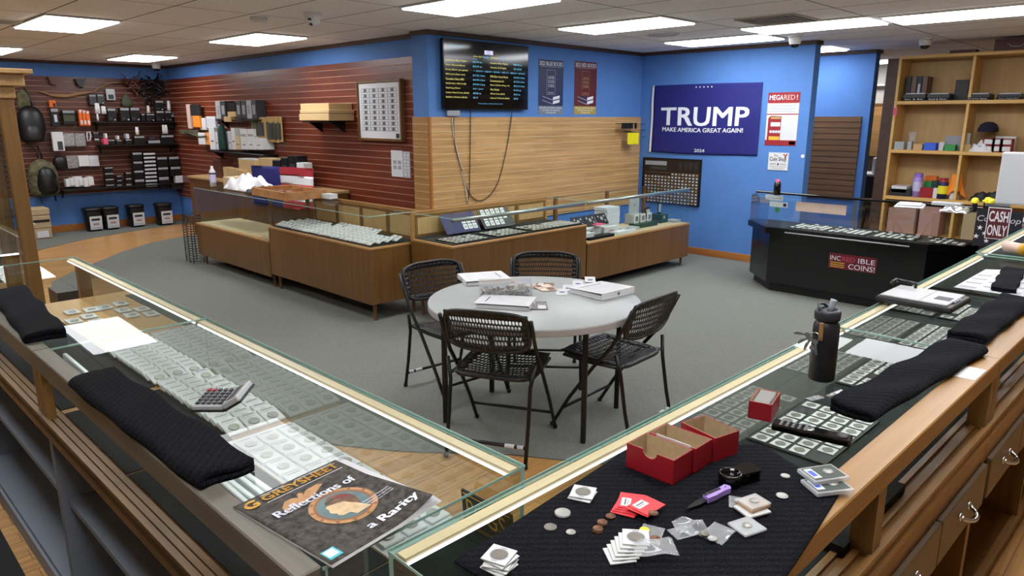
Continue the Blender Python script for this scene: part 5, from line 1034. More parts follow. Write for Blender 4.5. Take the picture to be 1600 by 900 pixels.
for k, (px, py, yy) in enumerate(((141, 358, 12.62), (166, 355, 12.72), (210, 352.5, 12.68), (262, 352, 12.58))):
    p = oz(px, py, .008); o = BK if k == 0 else dup(BK); o.location = (p.x, min(p.y+.13, YB-.2), .008); tag(o, 'black lidded bucket with white label by the back wall, '+('leftmost of four', 'second from the left', 'third from the left', 'rightmost, nearest the showcases')[k], 'bucket', 'black lidded buckets')
for k, (x0, x1, y0, y1, lab) in enumerate(((46, 79, 345, 364, 'torn cardboard box at the bottom of the floor stack'), (46, 77, 329, 344.5, 'open cardboard box, middle of the floor stack'), (46, 76, 320, 328.5, 'brown cardboard roll on top of the floor stack'))):
    Yp = 12.4; a = oy(x0, y1, Yp); c = oy(x1, y0, Yp); bb_ = MB().box(-(c.x-a.x)/2, (c.x-a.x)/2, 0, .35, 0, (.155, .19, .10)[k], 'cardboard', .01)
    if k == 0: bb_.box(-.05, .1, -.004, 0, .02, .12, 'white')
    if k == 1: bb_.box(-.1, .12, -.003, 0, .09, .13, 'black').prism([(-.12, .04), (-.06, .08), (-.12, .12)], 0, .004, 'white', Rx(math.pi/2))
    bb_.build('cardboard_box', label=lab+' beside the oak cabinet', cat='box', loc=((a.x+c.x)/2, Yp, (.0085, .165, .36)[k]))
# ---------------------------------------------------------------- goods on the red slat wall
XF = XRD-.02
def redw(name, lab, cat, x0, y0, x1, y1, m, d=.1, off=.01, label=None, lh=.2, group=None, parts=None):
    Xp = XF-off-d; ym, xm = (y0+y1)/2, (x0+x1)/2; a, b = ox(x0, ym, Xp), ox(x1, ym, Xp); a.z, b.z = ox(xm, y1, Xp).z, ox(xm, y0, Xp).z; w_ = (a.y-b.y)*.985; h = b.z-a.z
    mb = MB().box(-d, 0, -w_/2, w_/2, 0, h, m, min(.005, w_*.08))
    if label: mb.box(-d-.0015, -d, -w_/2+.006, w_/2-.006, h*(1-lh), h-.006, label)
    if parts: parts(mb, w_, h, d)
    if .025 <= off: mb.box(-d*.5, off, -.004, .004, h-.014, h-.006, 'steel')
    return mb.build(name, label=lab, cat=cat, group=group, loc=(XF-off, (a.y+b.y)/2, a.z))
def rshelf(lab, x0, x1, y, d, m='black_plastic'):
    a = ox(x0, y, XF-d); b = ox(x1, y, XF-d); w_ = a.y-b.y; t = thing('wall_shelf', lab, 'shelf', loc=(XF-.001, (a.y+b.y)/2, a.z)); MB().box(-d, 0, -w_/2, w_/2, -.02, 0, m, .003).build('board', t)
    for s_ in (-1, 1): MB().prism([(0, 0), (-d*.7, 0), (0, -.12)], -.006, .006, 'black', T((0, s_*(w_/2-.04), -.02)) @ Rx(math.pi/2)).build('bracket', t)
rshelf('black shelf of white boxes and green bottle on the red slat wall', 324, 412, 235, .22); rshelf('short shelf of grey books above the white boxes on the red slat wall', 336, 402, 186.5, .18)
for k in range(8):
    x0 = 337+k*8
    if k in (2, 3): continue
    redw('grey_case', 'slim grey hard case in the upright row on the short red-wall shelf', 'case', x0, 158-.2*k, x0+7.2, 185.8, 'dark_grey' if k % 3 else 'silver_box', d=.14, off=.01, parts=lambda b, w, h, d: b.box(-d-.0015, -d, -w*.3, w*.3, h*.25, h*.75, 'grey_ink'), group='slim grey cases on the short shelf')
redw('box', 'black padded case between the grey cases on the short shelf', 'case', 353, 161, 368, 177, 'black_plastic', d=.12); redw('cardboard_box', 'small kraft box under the padded black case', 'box', 355.5, 174.5, 368, 183, 'kraft', d=.15, off=.012); redw('cardboard_box', 'lower small kraft box just below the short shelf', 'box', 349.5, 182, 361, 190.5, 'kraft', d=.16, off=.03)
for k, (x0, x1, y0, y1, m) in enumerate(((327, 336, 199, 234, 'white'), (337, 341, 206, 234, 'pale_ink'), (356, 361, 205, 234, 'pale_ink'), (361.5, 367.5, 200, 234, 'white'), (368, 375, 213, 234, 'beige_top'), (376, 386.5, 213.5, 234, 'white'), (387, 397.5, 213.5, 234, 'white'), (398.5, 409.5, 216, 234, 'white'))): redw('white_box', 'white boxed item on the red-wall shelf, %s from the left' % ('first', 'second', 'third', 'fourth', 'fifth', 'sixth', 'seventh', 'eighth')[k], 'box', x0, y0, x1, y1, m, d=.18, parts=lambda b, w, h, d: b.box(-d-.0015, -d, -w*.2, w*.2, h*.36, h*.42, 'ink'))
for k, x0 in enumerate((375, 386)): redw('white_box', 'white carton stacked on top of the white row, %s one' % ('left', 'right')[k], 'box', x0, 201.5, x0+10, 213, 'white', d=.17, parts=lambda b, w, h, d: b.box(-d-.0015, -d, -w*.4, w*.4, 0, h*.3, 'grey_ink'))
a = ox(349, 234.5, XF-.225); MB().lathe([(.001, 0), (.058, 0), (.06, .03), (.058, .30), (.045, .33), (.04, .37), (.001, .37)], 'dark_green', 24).build('green_bottle', label='dark green bottle standing among the white boxes on the red-wall shelf', cat='bottle', loc=(a.x, a.y, a.z))
# hanging packs at the left of the red wall
for k, (x0, y0, x1, y1, m, lab) in enumerate(((292, 163, 296.5, 201, 'pinkish', 'narrow pink patterned strip pack hanging near the corner'), (297, 163.5, 311, 181, 'charcoal', 'dark hanging pack beside the pink strip'), (301, 181, 312, 199, 'orange', 'golden hanging pack below the dark one'), (312, 184.5, 321.5, 203, 'white', 'white hanging pack right of the golden one'), (322, 182, 336.5, 200, 'pale_ink', 'pale hanging pack with cream header'), (309.5, 207.5, 320, 226, 'white', 'white-topped pack hanging lower left of the white boxes'), (321, 207, 328, 226.5, 'orange', 'orange and white pack next to the white-topped one'), (280, 203, 308, 210, 'camo', 'camouflage folded pack beneath the pink strip'))): redw('hang_pack', lab+' on the red wall', 'pack', x0, y0, x1, y1, m, d=.04, off=.03+.015*(k % 3), label='white' if k in (4,) else None)
MB().tube([ox(x, y, XF-.1) for x, y in ((290, 205), (300, 210), (312, 214), (322, 213))], .015, 'olive', 6).build('strap', label='olive strap hanging under the camouflage pack', cat='strap')
# brown-backed glove packs
for k, (x0, y0, x1, y1) in enumerate(((393, 183, 416, 216), (416.5, 182.5, 427, 222), (426.5, 182.5, 433.5, 223), (433.5, 182.5, 440, 222))): redw('card_pack', 'brown backing card with dark tools, %s of the row on the red wall' % ('wide leftmost', 'second', 'third', 'rightmost')[k], 'pack', x0, y0, x1, y1, 'tan', d=.02, off=.10-.02*k, parts=lambda b, w, h, d: b.box(-d-.02, -d, -w*.35, -w*.05, h*.12, h*.75, 'dark_grey', .004).box(-d-.02, -d, w*.05, w*.35, h*.1, h*.8, 'olive', .004))
# kraft boxes on a bracket
for k, (y0, y1) in enumerate(((161.5, 172), (171.5, 177), (177.5, 188.5))):
    redw('kraft_box', 'flat kraft box on the red wall bracket, %s of three' % ('top', 'middle', 'bottom')[k], 'box', 469-k, y0+ (0), 514, y1, 'peach_boxboard' if False else 'kraft', d=.34-.03*(k == 0), off=.01, parts=None)
rshelf('dark bracket shelf under the three kraft boxes', 472, 512, 189, .25)
# framed sheet of notes and the loose sheets
t = thing('picture_frame', 'framed uncut sheet of printed notes on the red slat wall', 'picture frame'); X0 = XF-.03; a = ox(561.5, 219, X0-.015); b = ox(626, 122.5, X0-.015); Wd = a.y-b.y; Hh = b.z-a.z; t.location = (X0, (a.y+b.y)/2, (a.z+b.z)/2)
f = MB()
for q in ((-Wd/2, Wd/2, -Hh/2, -Hh/2+.028), (-Wd/2, Wd/2, Hh/2-.028, Hh/2), (-Wd/2, -Wd/2+.028, -Hh/2+.028, Hh/2-.028), (Wd/2-.028, Wd/2, -Hh/2+.028, Hh/2-.028)): f.box(-.03, .028, q[0], q[1], q[2], q[3], 'case_walnut', .004)
f.build('frame', t)
s_ = MB().box(-.012, .0, -Wd/2+.028, Wd/2-.028, -Hh/2+.028, Hh/2-.028, 'paper')
for r in range(8):
    for c in range(4):
        y1 = Wd/2-.075-c*(Wd-.15)/4; y0 = y1-(Wd-.15)/4+.004; z1 = Hh/2-.085-r*(Hh-.18)/8; z0 = z1-(Hh-.18)/8+.012
        s_.box(-.0135, -.012, y0, y1, z0, z1, 'grey_ink').box(-.0145, -.0135, y0+.012, y0+.042, z0+.008, z1-.006, 'paper').box(-.0145, -.0135, y1-.042, y1-.012, z0+.008, z1-.006, 'paper').box(-.0145, -.0135, (y0+y1)/2-.014, (y0+y1)/2+.014, z0+.006, z1-.006, 'dark_grey')
s_.box(-.0135, -.012, -Wd/2+.06, -Wd/2+.12, -Hh/2+.035, -Hh/2+.085, 'ink').build('note_sheet', t)
redw('info_sheet', 'white printed sheet with four seals low on the red wall corner', 'paper', 611.5, 235, 629.5, 276, 'paper', d=.003, off=.001, parts=lambda b, w, h, d: [b.box(-d-.001, -d, -w*.35+i*w*.4, -w*.35+i*w*.4+w*.28, h*(.28+j*.2), h*(.42+j*.2), 'grey_ink') for i in (0, 1) for j in (0, 1)]+[b.box(-d-.001, -d, -w*.4, w*.4, h*.78+k*.03, h*.785+k*.03, 'pale_ink') for k in range(4)])
redw('info_sheet', 'narrow sheet of four printed notes beside the seal sheet', 'paper', 630, 237, 641, 277.5, 'paper', d=.003, off=.001, parts=lambda b, w, h, d: [b.box(-d-.001, -d, -w*.42, w*.42, h*(.03+.245*j), h*(.22+.245*j), 'grey_ink').box(-d-.002, -d-.001, -w*.36, -w*.08, h*(.06+.245*j), h*(.19+.245*j), 'paper').box(-d-.002, -d-.001, w*.05, w*.36, h*(.06+.245*j), h*(.19+.245*j), 'paper') for j in range(4)])
# wire rack at the end of the empty showcase
wr = MB(); 
for z in [i*.031+.03 for i in range(19)]: wr.tube([(-.05, -.12, z), (.08, -.12, z), (.08, .12, z), (-.05, .12, z)], .004, 'black', 5, closed=True)
for p in ((-.05, -.12), (.08, -.12), (.08, .12), (-.05, .12), (-.05, 0)): wr.tube([(p[0], p[1], 0), (p[0], p[1], .62)], .005, 'black', 5)
wr.build('wire_rack', label='low black wire rack standing at the end of the empty walnut showcase', cat='rack', loc=(3.42, 9.02, .008))
mat('navy3', (24, 22, 44), .9); mat('maroon_wood', (88, 44, 42), .5); mat('cash_red', (84, 26, 34), .5); mat('banner', (22, 24, 36), .8); mat('brown_black', (34, 24, 24), .35); mat('maroon3', (146, 30, 40), .5); mat('sticker_maroon', (96, 20, 34), .4); mat('sticker_pink', (176, 60, 84), .5)
# ---------------------------------------------------------------- television wall
YS = YT-.075
tv = thing('television', 'wall television showing a black price list in yellow and blue text', 'television')
a = oy(693, 171, YS); b = oy(827, 60, YS); Wt, Ht = b.x-a.x, b.z-a.z-.0
Wt, Ht = 1.235, .685; c0 = Vector(((a.x+b.x)/2, YS, 2.205)); tv.location = c0
SX = Rx(math.pi/2)      # x right, y up on a wall facing -y
mat('tv_screen', (5, 6, 9), .10, spec=.5); emis('tv_yellow', (236, 226, 130), .9); emis('tv_blue', (120, 210, 245), .9); emis('tv_white', (220, 220, 255), .8); mat('tv_band', (16, 17, 22), .12)
MB().box(-Wt/2, Wt/2, 0, .05, -Ht/2, Ht/2, 'black_gloss', .006).build('casing', tv)
s = MB().box(-Wt/2+.008, Wt/2-.008, -.002, 0, -Ht/2+.016, Ht/2-.008, 'tv_screen')
def tvt(t, m, x, y, w, h=.019): s.text(t, m, frame((x*Wt, -.0026, y*Ht), Vector((1, 0, 0)), Vector((0, 0, 1))), w=w*Wt, h=h, align='LEFT', depth=0)
for k in range(0, 9, 2): s.box(-Wt/2+.012, Wt/2-.012, -.0022, -.002, (.185-.0655*k)*Ht, (.185-.0655*(k-1))*Ht-.004, 'tv_band')
tvt('The Coin Shop Prices', 'tv_blue', -.47, .40, .2, .018)
s.box(-.045*Wt, .055*Wt, -.003, -.002, .315*Ht, .375*Ht, 'tv_white').text('CS', 'navy', frame((0, -.0034, .345*Ht), Vector((1, 0, 0)), Vector((0, 0, 1))), h=.03)
tvt('Silver Spot', 'tv_yellow', -.17, .275, .10); tvt('$23.40', 'tv_blue', -.06, .275, .06); tvt('Gold Spot', 'tv_yellow', .03, .275, .09); tvt('$2,032.75', 'tv_blue', .13, .275, .09)
tvt('We Buy', 'tv_blue', -.18, .235, .05, .011); tvt('We Buy', 'tv_blue', .30, .2, .05, .011)
LT = ('American Silver Eagles', 'Silver (Rounds/Bars)', 'Scrap (Sterl. per gram)', '90% Junk Silver (x1)', 'Canadian Silver 80%', 'Ike/Dollars 40% (1x$)', 'Sterling Silver', 'Indian Head Cents (Bulk)', 'Buffalo Nickels (Bulk)')
LV = ('$25.40 ea.', '$23.73 oz.', '', '$13.25 x Face', '$10.49 x Face', '$19.69 x Face', '$.61 / gram', '$0.85 ea.', '$0.15')
RT = ('Canadian Silver Maples', 'American Gold Eagles', '', '90% Silver Coins Mixed', 'Commemorative Set', 'Silver Dollars (Avg. x1)', 'War Nickels', 'Wheat Cents (Bulk)', 'Liberty V Nickels (Bulk)')
RV = ('$26.40 oz.', '$2,102.00', '', '$16.50 x Face', '$17.25 x Coin', '$22.10 x Face', '$1.05 ea.', '$.03 ea.', '$0.35')
for k in range(9):
    y = .215-.0655*k-.02
    tvt(LT[k], 'tv_yellow', -.48, y, .0105*len(LT[k]), .020)
    if LV[k]: tvt(LV[k], 'tv_blue', -.18, y, .0105*len(LV[k]))
    if RT[k]: tvt(RT[k], 'tv_yellow', .02, y, .0097*len(RT[k]), .020)
    if RV[k]: tvt(RV[k], 'tv_blue', .31, y, .0105*len(RV[k]))
tvt('>  $10.74 >  $60.20 >  $72.05 >  $75.15 >  $86.20 >  $144.10', 'tv_blue', -.17, .215-.131-.02, .62, .017); tvt('Prices subject to change without notice', 'tv_blue', -.12, -.415, .29, .012)
s.build('screen', tv)
MB().box(-.2, .2, .05, .074, -.2, .2, 'black_plastic').build('wall_mount', tv)
o = MB().box(-.085, .085, -.03, .0, -.03, .03, 'grey_ink', .012, seg=2); p = oy(707, 177, YT-.022)
o.build('cord_cover', tv, loc=Vector((p.x, YT-.021, p.z))-c0)
def cord(lab, pts, m='black', r=.005): MB().tube([oy(x, y, YT-.034) for x, y in pts], r, m, 6).build('power_cord', tv, loc=-c0)
def smooth(P, n=6):
    out = []
    for i in range(len(P)-1):
        p0, p1, p2, p3 = P[max(0, i-1)], P[i], P[i+1], P[min(len(P)-1, i+2)]
        for k in range(n):
            t = k/n; out.append(tuple(.5*(2*p1[j]+(p2[j]-p0[j])*t+(2*p0[j]-5*p1[j]+4*p2[j]-p3[j])*t*t+(3*p1[j]-p0[j]-3*p2[j]+p3[j])*t**3) for j in (0, 1)))
    return out+[P[-1]]
cord('black cord dropping from the grey cover and looping up to the television right side', smooth([(709, 184), (709, 205), (712, 232), (722, 268), (731, 298), (745, 313), (762, 308), (778, 285), (790, 240), (797, 200), (800, 174)]))
cord('straight black cord hanging below the television to the showcase', smooth([(735, 173), (735, 210), (734, 260), (733, 300), (730, 318)])); cord('white cord beside the black one below the grey cover', smooth([(707, 184), (709, 212), (717, 248), (727, 290), (731, 318)]), 'white', .0045)
# two book posters
def poster(lab, x0, y0, x1, y1, base, strip, title, tc):
    a = oy(x0, y1, YT-.003); b = oy(x1, y0, YT-.003); W, Hh = b.x-a.x, b.z-a.z; mb = MB()
    mb.box(-W/2, W/2, 0, .002, -Hh/2, Hh/2, base)
    def r(x, y0_, y1_, w, m, d=.0005): mb.box(x*W-w*W/2, x*W+w*W/2, -d, 0, y0_*Hh, y1_*Hh, m)
    def t(s_, y, w, h, m, x=0): mb.text(s_, m, frame((x*W, -.001, y*Hh), Vector((1, 0, 0)), Vector((0, 0, 1))), w=w*W, h=h*Hh, bold=.008)
    t(title, .435, .94, .075, 'letter_white'); r(0, .375, .38, .86, 'pale_ink'); r(0, -.5, -.345, 1, strip)
    for q in ((-.17, -.165), (.165, .17)): mb.box(q[0]*W, q[1]*W, -.0006, 0, -.13*Hh, .32*Hh, tc)
    r(0, .316, .32, .34, tc); r(0, -.134, -.13, .34, tc)
    for k, w_ in enumerate(('UNITED', 'STATES', 'COINS')): t(w_, .18-.075*k, .25, .055, tc)
    t('EDITION', -.10, .22, .03, tc)
    for k in range(2):
        z = -.19-.075*k; mb.add([(-.34*W, -.001, (z+.02)*Hh), (.05*W, -.001, (z-.045)*Hh), (.05*W, -.001, (z+.01)*Hh), (-.2*W, -.001, (z+.05)*Hh)], [(0, 1, 2, 3)], 'maroon' if base == 'maroon' else 'navy'); mb.add([(.07*W, -.0012, (z-.045)*Hh), (.35*W, -.0012, (z-.01)*Hh), (.36*W, -.0012, (z+.045)*Hh), (.09*W, -.0012, (z+.012)*Hh)], [(0, 1, 2, 3)], 'letter_white')
        mb.add([(-.34*W, -.0013, (z+.02)*Hh), (.05*W, -.0013, (z-.045)*Hh), (.05*W, -.0013, (z-.036)*Hh), (-.34*W, -.0013, (z+.028)*Hh)], [(0, 1, 2, 3)], 'pale_ink')
    for k, s_ in enumerate(('FEATURES THE OFFICIAL PRICES', 'FOR DEALERS AND COLLECTORS', 'AVAILABLE HERE')): t(s_, -.38-.045*k, (.88, .7, .4)[k], .022, 'letter_white')
    mb.build('poster', label=lab, cat='poster', loc=((a.x+b.x)/2, YT-.0035, (a.z+b.z)/2))
mat('poster_gold', (168, 146, 60), .6); mat('poster_grey', (112, 124, 140), .6); mat('navy2', (24, 30, 76), .45); mat('maroon2', (92, 24, 24), .45)
poster('dark blue book poster on the blue wall right of the television', 841, 95.5, 880.5, 178.5, 'navy2', 'poster_grey', '2023 BLUE BOOKS', 'pale_ink')
poster('dark red book poster with gold strip on the blue wall, next to the blue one', 896.5, 98, 933, 178.5, 'maroon2', 'poster_gold', '2023 RED BOOKS', 'tan')
# hooks and yellow tags at the wall corner
for k, (x0, x1) in enumerate(((972, 976), (977, 983), (984, 988.5), (992, 994.5))):
    a = oy(x0, 201, YT-.14); b = oy(x1, 192, YT-.14); MB().box(a.x, b.x, YT-.15, YT-.13, a.z, b.z, 'black').tube([((a.x+b.x)/2, YT-.02, b.z-.01), ((a.x+b.x)/2, YT-.15, b.z-.01)], .004, 'black', 5).build('hanging_case', label='small black case hanging by the wall corner, %s of four' % ('first', 'second', 'third', 'fourth')[k], cat='case')
for k in range(6): a = oy(980.5+2.7*k, 225.5, YT-.14-.01*k); MB().box(0, .05, 0, .004, 0, .15, 'yellow').tube([(.025, 0, .15), (.025, .1+.01*k, .17)], .003, 'black', 5).build('yellow_tag', label='yellow card in the fanned bunch hanging by the wall corner', cat='card', group='yellow cards by the corner', loc=a)
for k, (y, z) in enumerate(((4.55+1.1, 194), (0, 203), (0, 214.5))):
    p = ox(1001, z, XT-.004); q = ox(1018, z+(.5 if k == 1 else 0), XT-.12); MB().tube([p, (q.x, p.y-.15, q.z)], .004, 'black', 6).build('wall_hook', label='thin black empty hook by the corner of the flag wall, %s of three' % ('top', 'middle', 'bottom')[k], cat='hook')
# ---------------------------------------------------------------- flag wall
XW = XT-.003
def onW(px, py): return ox(px, py, XW)
WF = lambda p: frame(p, Vector((0, -1, 0)), Vector((0, 0, 1)))     # x to the right in the picture, y up, z out of the wall
TLc, TRc, BRc, BLc = onW(1024, 134), onW(1192.5, 128.5), onW(1183.5, 243.5), onW(1018, 237)
fl = thing('wall_flag', 'large dark blue flag with big white lettering and small stars on the blue wall', 'flag', mw=WF((TLc+TRc+BRc+BLc)/4))
inv = fl.matrix_world.inverted(); L4 = [inv @ p for p in (TLc, TRc, BRc, BLc)]
def fb(u, v):
    p = L4[0].lerp(L4[1], u).lerp(L4[3].lerp(L4[2], u), v); w_ = .010+.005*math.sin(u*5+v*7)+.004*math.sin((u+v*.6)*17)*math.sin(v*3)
    return (p.x, p.y-.012*math.sin(math.pi*u)*(1 if v > .5 else -.4), w_)
def fpt(x, y): p = fb(x, y); return (p[0], p[1], p[2]+.004)
def ftext(t, u0, u1, v0, v1, m, bold=.0):
    if bold:
        e = bold*(v1-v0)*.35; [ftext(t, u0+i*e, u1+i*e, v0+j*e, v1+j*e, m) for i in (-1, 1) for j in (-1, 1)]; return
    vs, fs = text_mesh(t, 0, 0, 'LEFT'); xs = [q[0] for q in vs]; ys = [q[1] for q in vs]
    lt.add([fpt(u0+(q[0]-min(xs))/(max(xs)-min(xs))*(u1-u0), v1-(q[1]-min(ys))/(max(ys)-min(ys))*(v1-v0)) for q in vs], fs, m)
lt = MB().grid(fb, 50, 34, 'flag_blue', .0015); ftext('TRUMP', .085, .905, .335, .58, 'letter_white', .06); ftext('MAKE AMERICA GREAT AGAIN!', .105, .865, .615, .675, 'letter_white', .06); ftext('2024', .435, .53, .92, .965, 'letter_white', .06)
for k in range(5):
    cx, cy = .415+.036*k, .045; P = [((.009 if i % 2 == 0 else .004)*math.sin(math.pi*i/5), -(.014 if i % 2 == 0 else .006)*math.cos(math.pi*i/5)) for i in range(10)]
    lt.add([fpt(cx+a, cy+b) for a, b in P][::-1], [list(range(10))], 'letter_white')
lt.build('cloth', fl)
hd = MB(); hd.add([tuple(Vector(fb(0, v))+Vector((-.03 if k == 0 else .0, 0, .003))) for v in [i/10 for i in range(11)] for k in (0, 1)], [(2*i, 2*i+2, 2*i+3, 2*i+1) for i in range(10)], 'flag_white'); hd.lathe([(.006, 0), (.008, .002)], 'steel', 10, T(Vector(fb(0, .02))+Vector((-.015, 0, .004)))); hd.build('header_band', fl)
# red and white poster
def plate(name, lab, cat, x0, y0, x1, y1, m, fn, th=.002):
    a = onW(x0, y1); b = onW(x1, y0); W, Hh = a.y-b.y, b.z-a.z; mb = MB().box(-W/2, W/2, -Hh/2, Hh/2, 0, th, m); fn(mb, W, Hh, th); return mb.build(name, label=lab, cat=cat, mw=WF((a+b)/2))
def mega(b, W, Hh, t):
    z = t+.0004
    def r(x0, x1, y0, y1, m, d=0): b.box(-W/2+x0*W, -W/2+x1*W, -Hh/2+y0*Hh, -Hh/2+y1*Hh, t, z+d*1.6, m)
    r(0, 1, .80, 1, 'maroon3'); r(0, 1, .58, .60, 'maroon3'); r(0, 1, 0, .10, 'maroon3'); r(.05, .95, .795, .80, 'orange')
    b.text('MEGA', 'letter_white', T((-W*.23, Hh*.405, z+.0004)), w=W*.44, h=Hh*.095, bold=.01); b.text('RED', 'pinkish', T((W*.18, Hh*.405, z+.0004)), w=W*.34, h=Hh*.09); b.text('!', 'letter_white', T((W*.42, Hh*.405, z+.0004)), w=W*.03, h=Hh*.09)
    for k in range(5): r(.04, .9-.1*(k % 2), .755-.03*k, .763-.03*k, 'grey_ink')
    for k in range(11): r(.50, .93-.05*(k % 3), .52-.036*k, .53-.036*k, 'pale_ink')
    b.add([(-W*.44, -Hh*.42, z+.0007), (-W*.02, -Hh*.41, z+.0007), (-W*.02, Hh*.05, z+.0007), (-W*.36, Hh*.06, z+.0007), (-W*.44, Hh*.02, z+.0007)], [(0, 1, 2, 3, 4)], 'maroon3')
    r(.14, .46, .50, .54, 'tan', .001); r(.15, .46, .36, .44, 'paper', .001); r(.12, .46, .10, .17, 'gold', .001); r(.78, .97, .02, .08, 'pinkish')
    for k in range(4): b.lathe([(W*.045, 0), (W*.045, .001)], 'pale_ink', 14, T((-W*.33+k*W*.09, -Hh*.24, z+.0012)))

plate('poster', 'red and white poster with a box picture right of the large flag', 'poster', 1194.5, 143.5, 1251, 226.5, 'paper', mega)
def shop(b, W, Hh, t):
    z = t+.0006
    b.text('The', 'ink', T((-W*.14, Hh*.33, z)), w=W*.2, h=Hh*.14); b.text('Coin Shop', 'ink', T((-W*.02, Hh*.1, z)), w=W*.84, h=Hh*.3, bold=.02); b.text('HAPPY', 'ink', T((-W*.25, -Hh*.16, z)), w=W*.3, h=Hh*.1); b.text('SMILE', 'ink', T((W*.25, -Hh*.16, z)), w=W*.28, h=Hh*.1); b.lathe([(W*.05, 0), (W*.05, .0004)], 'ink', 14, T((0, -Hh*.16, t)))
    for k in range(2): b.box(-W*.42+k*W*.1, W*.42-k*W*.1, -Hh*(.32+.1*k), -Hh*(.29+.1*k), t, t+.0004, 'grey_ink')
    b.tube([(W*.26, Hh*.42, z), (W*.34, Hh*.3, z), (W*.42, Hh*.45, z)], .008, 'maroon3', 6); b.tube([(W*.34, Hh*.3, z), (W*.34, Hh*.18, z)], .008, 'maroon3', 6)
plate('shop_sign', 'small square white shop sign below the red and white poster', 'sign', 1199.5, 239, 1233, 265, 'white', shop, .004)
# black framed coin board
A_, B_, D_ = onW(1006.5, 246.5), onW(1099, 249.5), onW(1092, 323); cb = thing('coin_board', 'black framed board of small coins on the blue wall behind the glass showcase', 'coin board')
W = (A_.y-B_.y)*.985; Hh = B_.z-D_.z; c = Vector((XW-.001, (A_.y+B_.y)/2+.005, (B_.z+D_.z)/2)); cb.matrix_world = WF(c)
f = MB()
for q in ((-W/2, W/2, -Hh/2, -Hh/2+.012), (-W/2, W/2, Hh/2-.012, Hh/2), (-W/2, -W/2+.012, -Hh/2+.012, Hh/2-.012), (W/2-.012, W/2, -Hh/2+.012, Hh/2-.012)): f.box(*q, 0, .03, 'black_gloss', .003)
f.build('frame', cb); f = MB().box(-W/2+.012, W/2-.012, -Hh/2+.012, Hh/2-.012, 0, .02, 'brown_black')

f.box(-W*.46, -W*.08, Hh*.34, Hh*.43, .02, .021, 'grey_ink').box(-W*.36, -W*.08, Hh*.24, Hh*.31, .02, .021, 'dark_grey')
for k in range(4): f.box(W*(.13+.085*k), W*(.185+.085*k), Hh*.27, Hh*.43, .02, .021, 'charcoal')
for r in range(10):
    z = Hh*(.155-.068*r); f.box(-W*.47, W*.47, z+Hh*.026, z+Hh*.029, .02, .0205, 'tan')
    for k in range(16):
        if r == 0 and k < 8: continue
        x = -W*.44+k*W*.0587; f.box(x-W*.016, x+W*.016, z-Hh*.014, z+Hh*.016, .02, .0215, 'pale_ink' if (k*7+r*3) % 5 else 'tan')
f.build('panel', cb)
MB().lathe([(.02, 0), (.022, .006)], 'white', 14).build('switch_button', label='tiny white doorbell button on the edge of the flag wall', cat='button', mw=WF(onW(1254.5, 244)))
# ---------------------------------------------------------------- ceiling fittings
def dome(lab, p, turn, eye=True):
    t = thing('security_camera', lab, 'camera', mw=T((p.x, p.y, CEIL)) @ Rz(turn)); MB().lathe([(.075, 0), (.078, -.012), (.07, -.02), (.0001, -.02)], 'white', 24).build('base', t)
    m = MB(); m.lathe([(.062, -.02), (.064, -.045), (.058, -.075), (.04, -.098), (.0001, -.105)], 'white', 24); m.build('housing', t)
    e = MB()
    if eye: e.lathe([(.019, 0), (.016, .008), (.0001, .009)], 'black_gloss', 14, T((.052, 0, -.06)) @ Ry(2.0)).lathe([(.017, 0), (.014, .008), (.0001, .009)], 'black_gloss', 14, T((.036, 0, -.090)) @ Ry(2.5))
    else: e.lathe([(.05, -.066), (.047, -.098), (.03, -.118), (.0001, -.124)], 'black_gloss', 20)
    e.build('lens', t)
dome('white dome camera with black eyes on the ceiling left of centre', oz(488, 20, CEIL), R_(215)); dome('white and black dome camera above the top right of the flag wall', oz(1243, 56, CEIL), 0, False); dome('white and black dome camera on the ceiling near the wooden shelf unit', oz(1447, 58, CEIL), 0, False); dome('tiny white dome camera at the far back corner of the ceiling', oz(253, 101, CEIL)+Vector((-.2, -.3, 0)), 1, False)
p = oz(404, 27, CEIL); MB().lathe([(.0001, 0), (.07, 0), (.072, -.02), (.06, -.035), (.0001, -.038)], 'white', 24).build('smoke_detector', label='round pale smoke detector on the ceiling above the left lit panel', cat='detector', loc=(p.x, p.y, CEIL))
p = oz(1035, 52, CEIL); b = MB()
for k in range(3): b.lathe([(.17-.05*k, 0), (.175-.05*k, -.012-.004*k), (.14-.05*k, -.022-.004*k), (.13-.05*k, -.01)], 'pale_ink', 32)
b.build('ceiling_diffuser', label='round white air diffuser on the ceiling in front of the blue corner', cat='vent', loc=(p.x, p.y, CEIL))
def grille(lab, p, w, d, n=9):
    b = MB(); 
    for q in ((-w/2, w/2, -d/2, -d/2+.025), (-w/2, w/2, d/2-.025, d/2), (-w/2, -w/2+.025, -d/2+.025, d/2-.025), (w/2-.025, w/2, -d/2+.025, d/2-.025)): b.box(*q, -.012, 0, 'cream_wall', .002)
    for k in range(n): y = -d/2+.03+(d-.06)*k/(n-1); b.box(-w/2+.025, w/2-.025, y-.006, y+.006, -.01, 0, 'cream_wall', 0)
    b.box(-w/2+.02, w/2-.02, -d/2+.02, d/2-.02, -.002, 0, 'dark_grey'); b.build('vent_grille', label=lab, cat='vent', loc=(p.x, p.y, CEIL))
grille('slotted ceiling vent between the two long panels at the upper right', oz(1215, 30, CEIL), .55, .55); grille('dark slotted vent cut off at the upper left picture edge', oz(4, 33, CEIL), .3, .3)
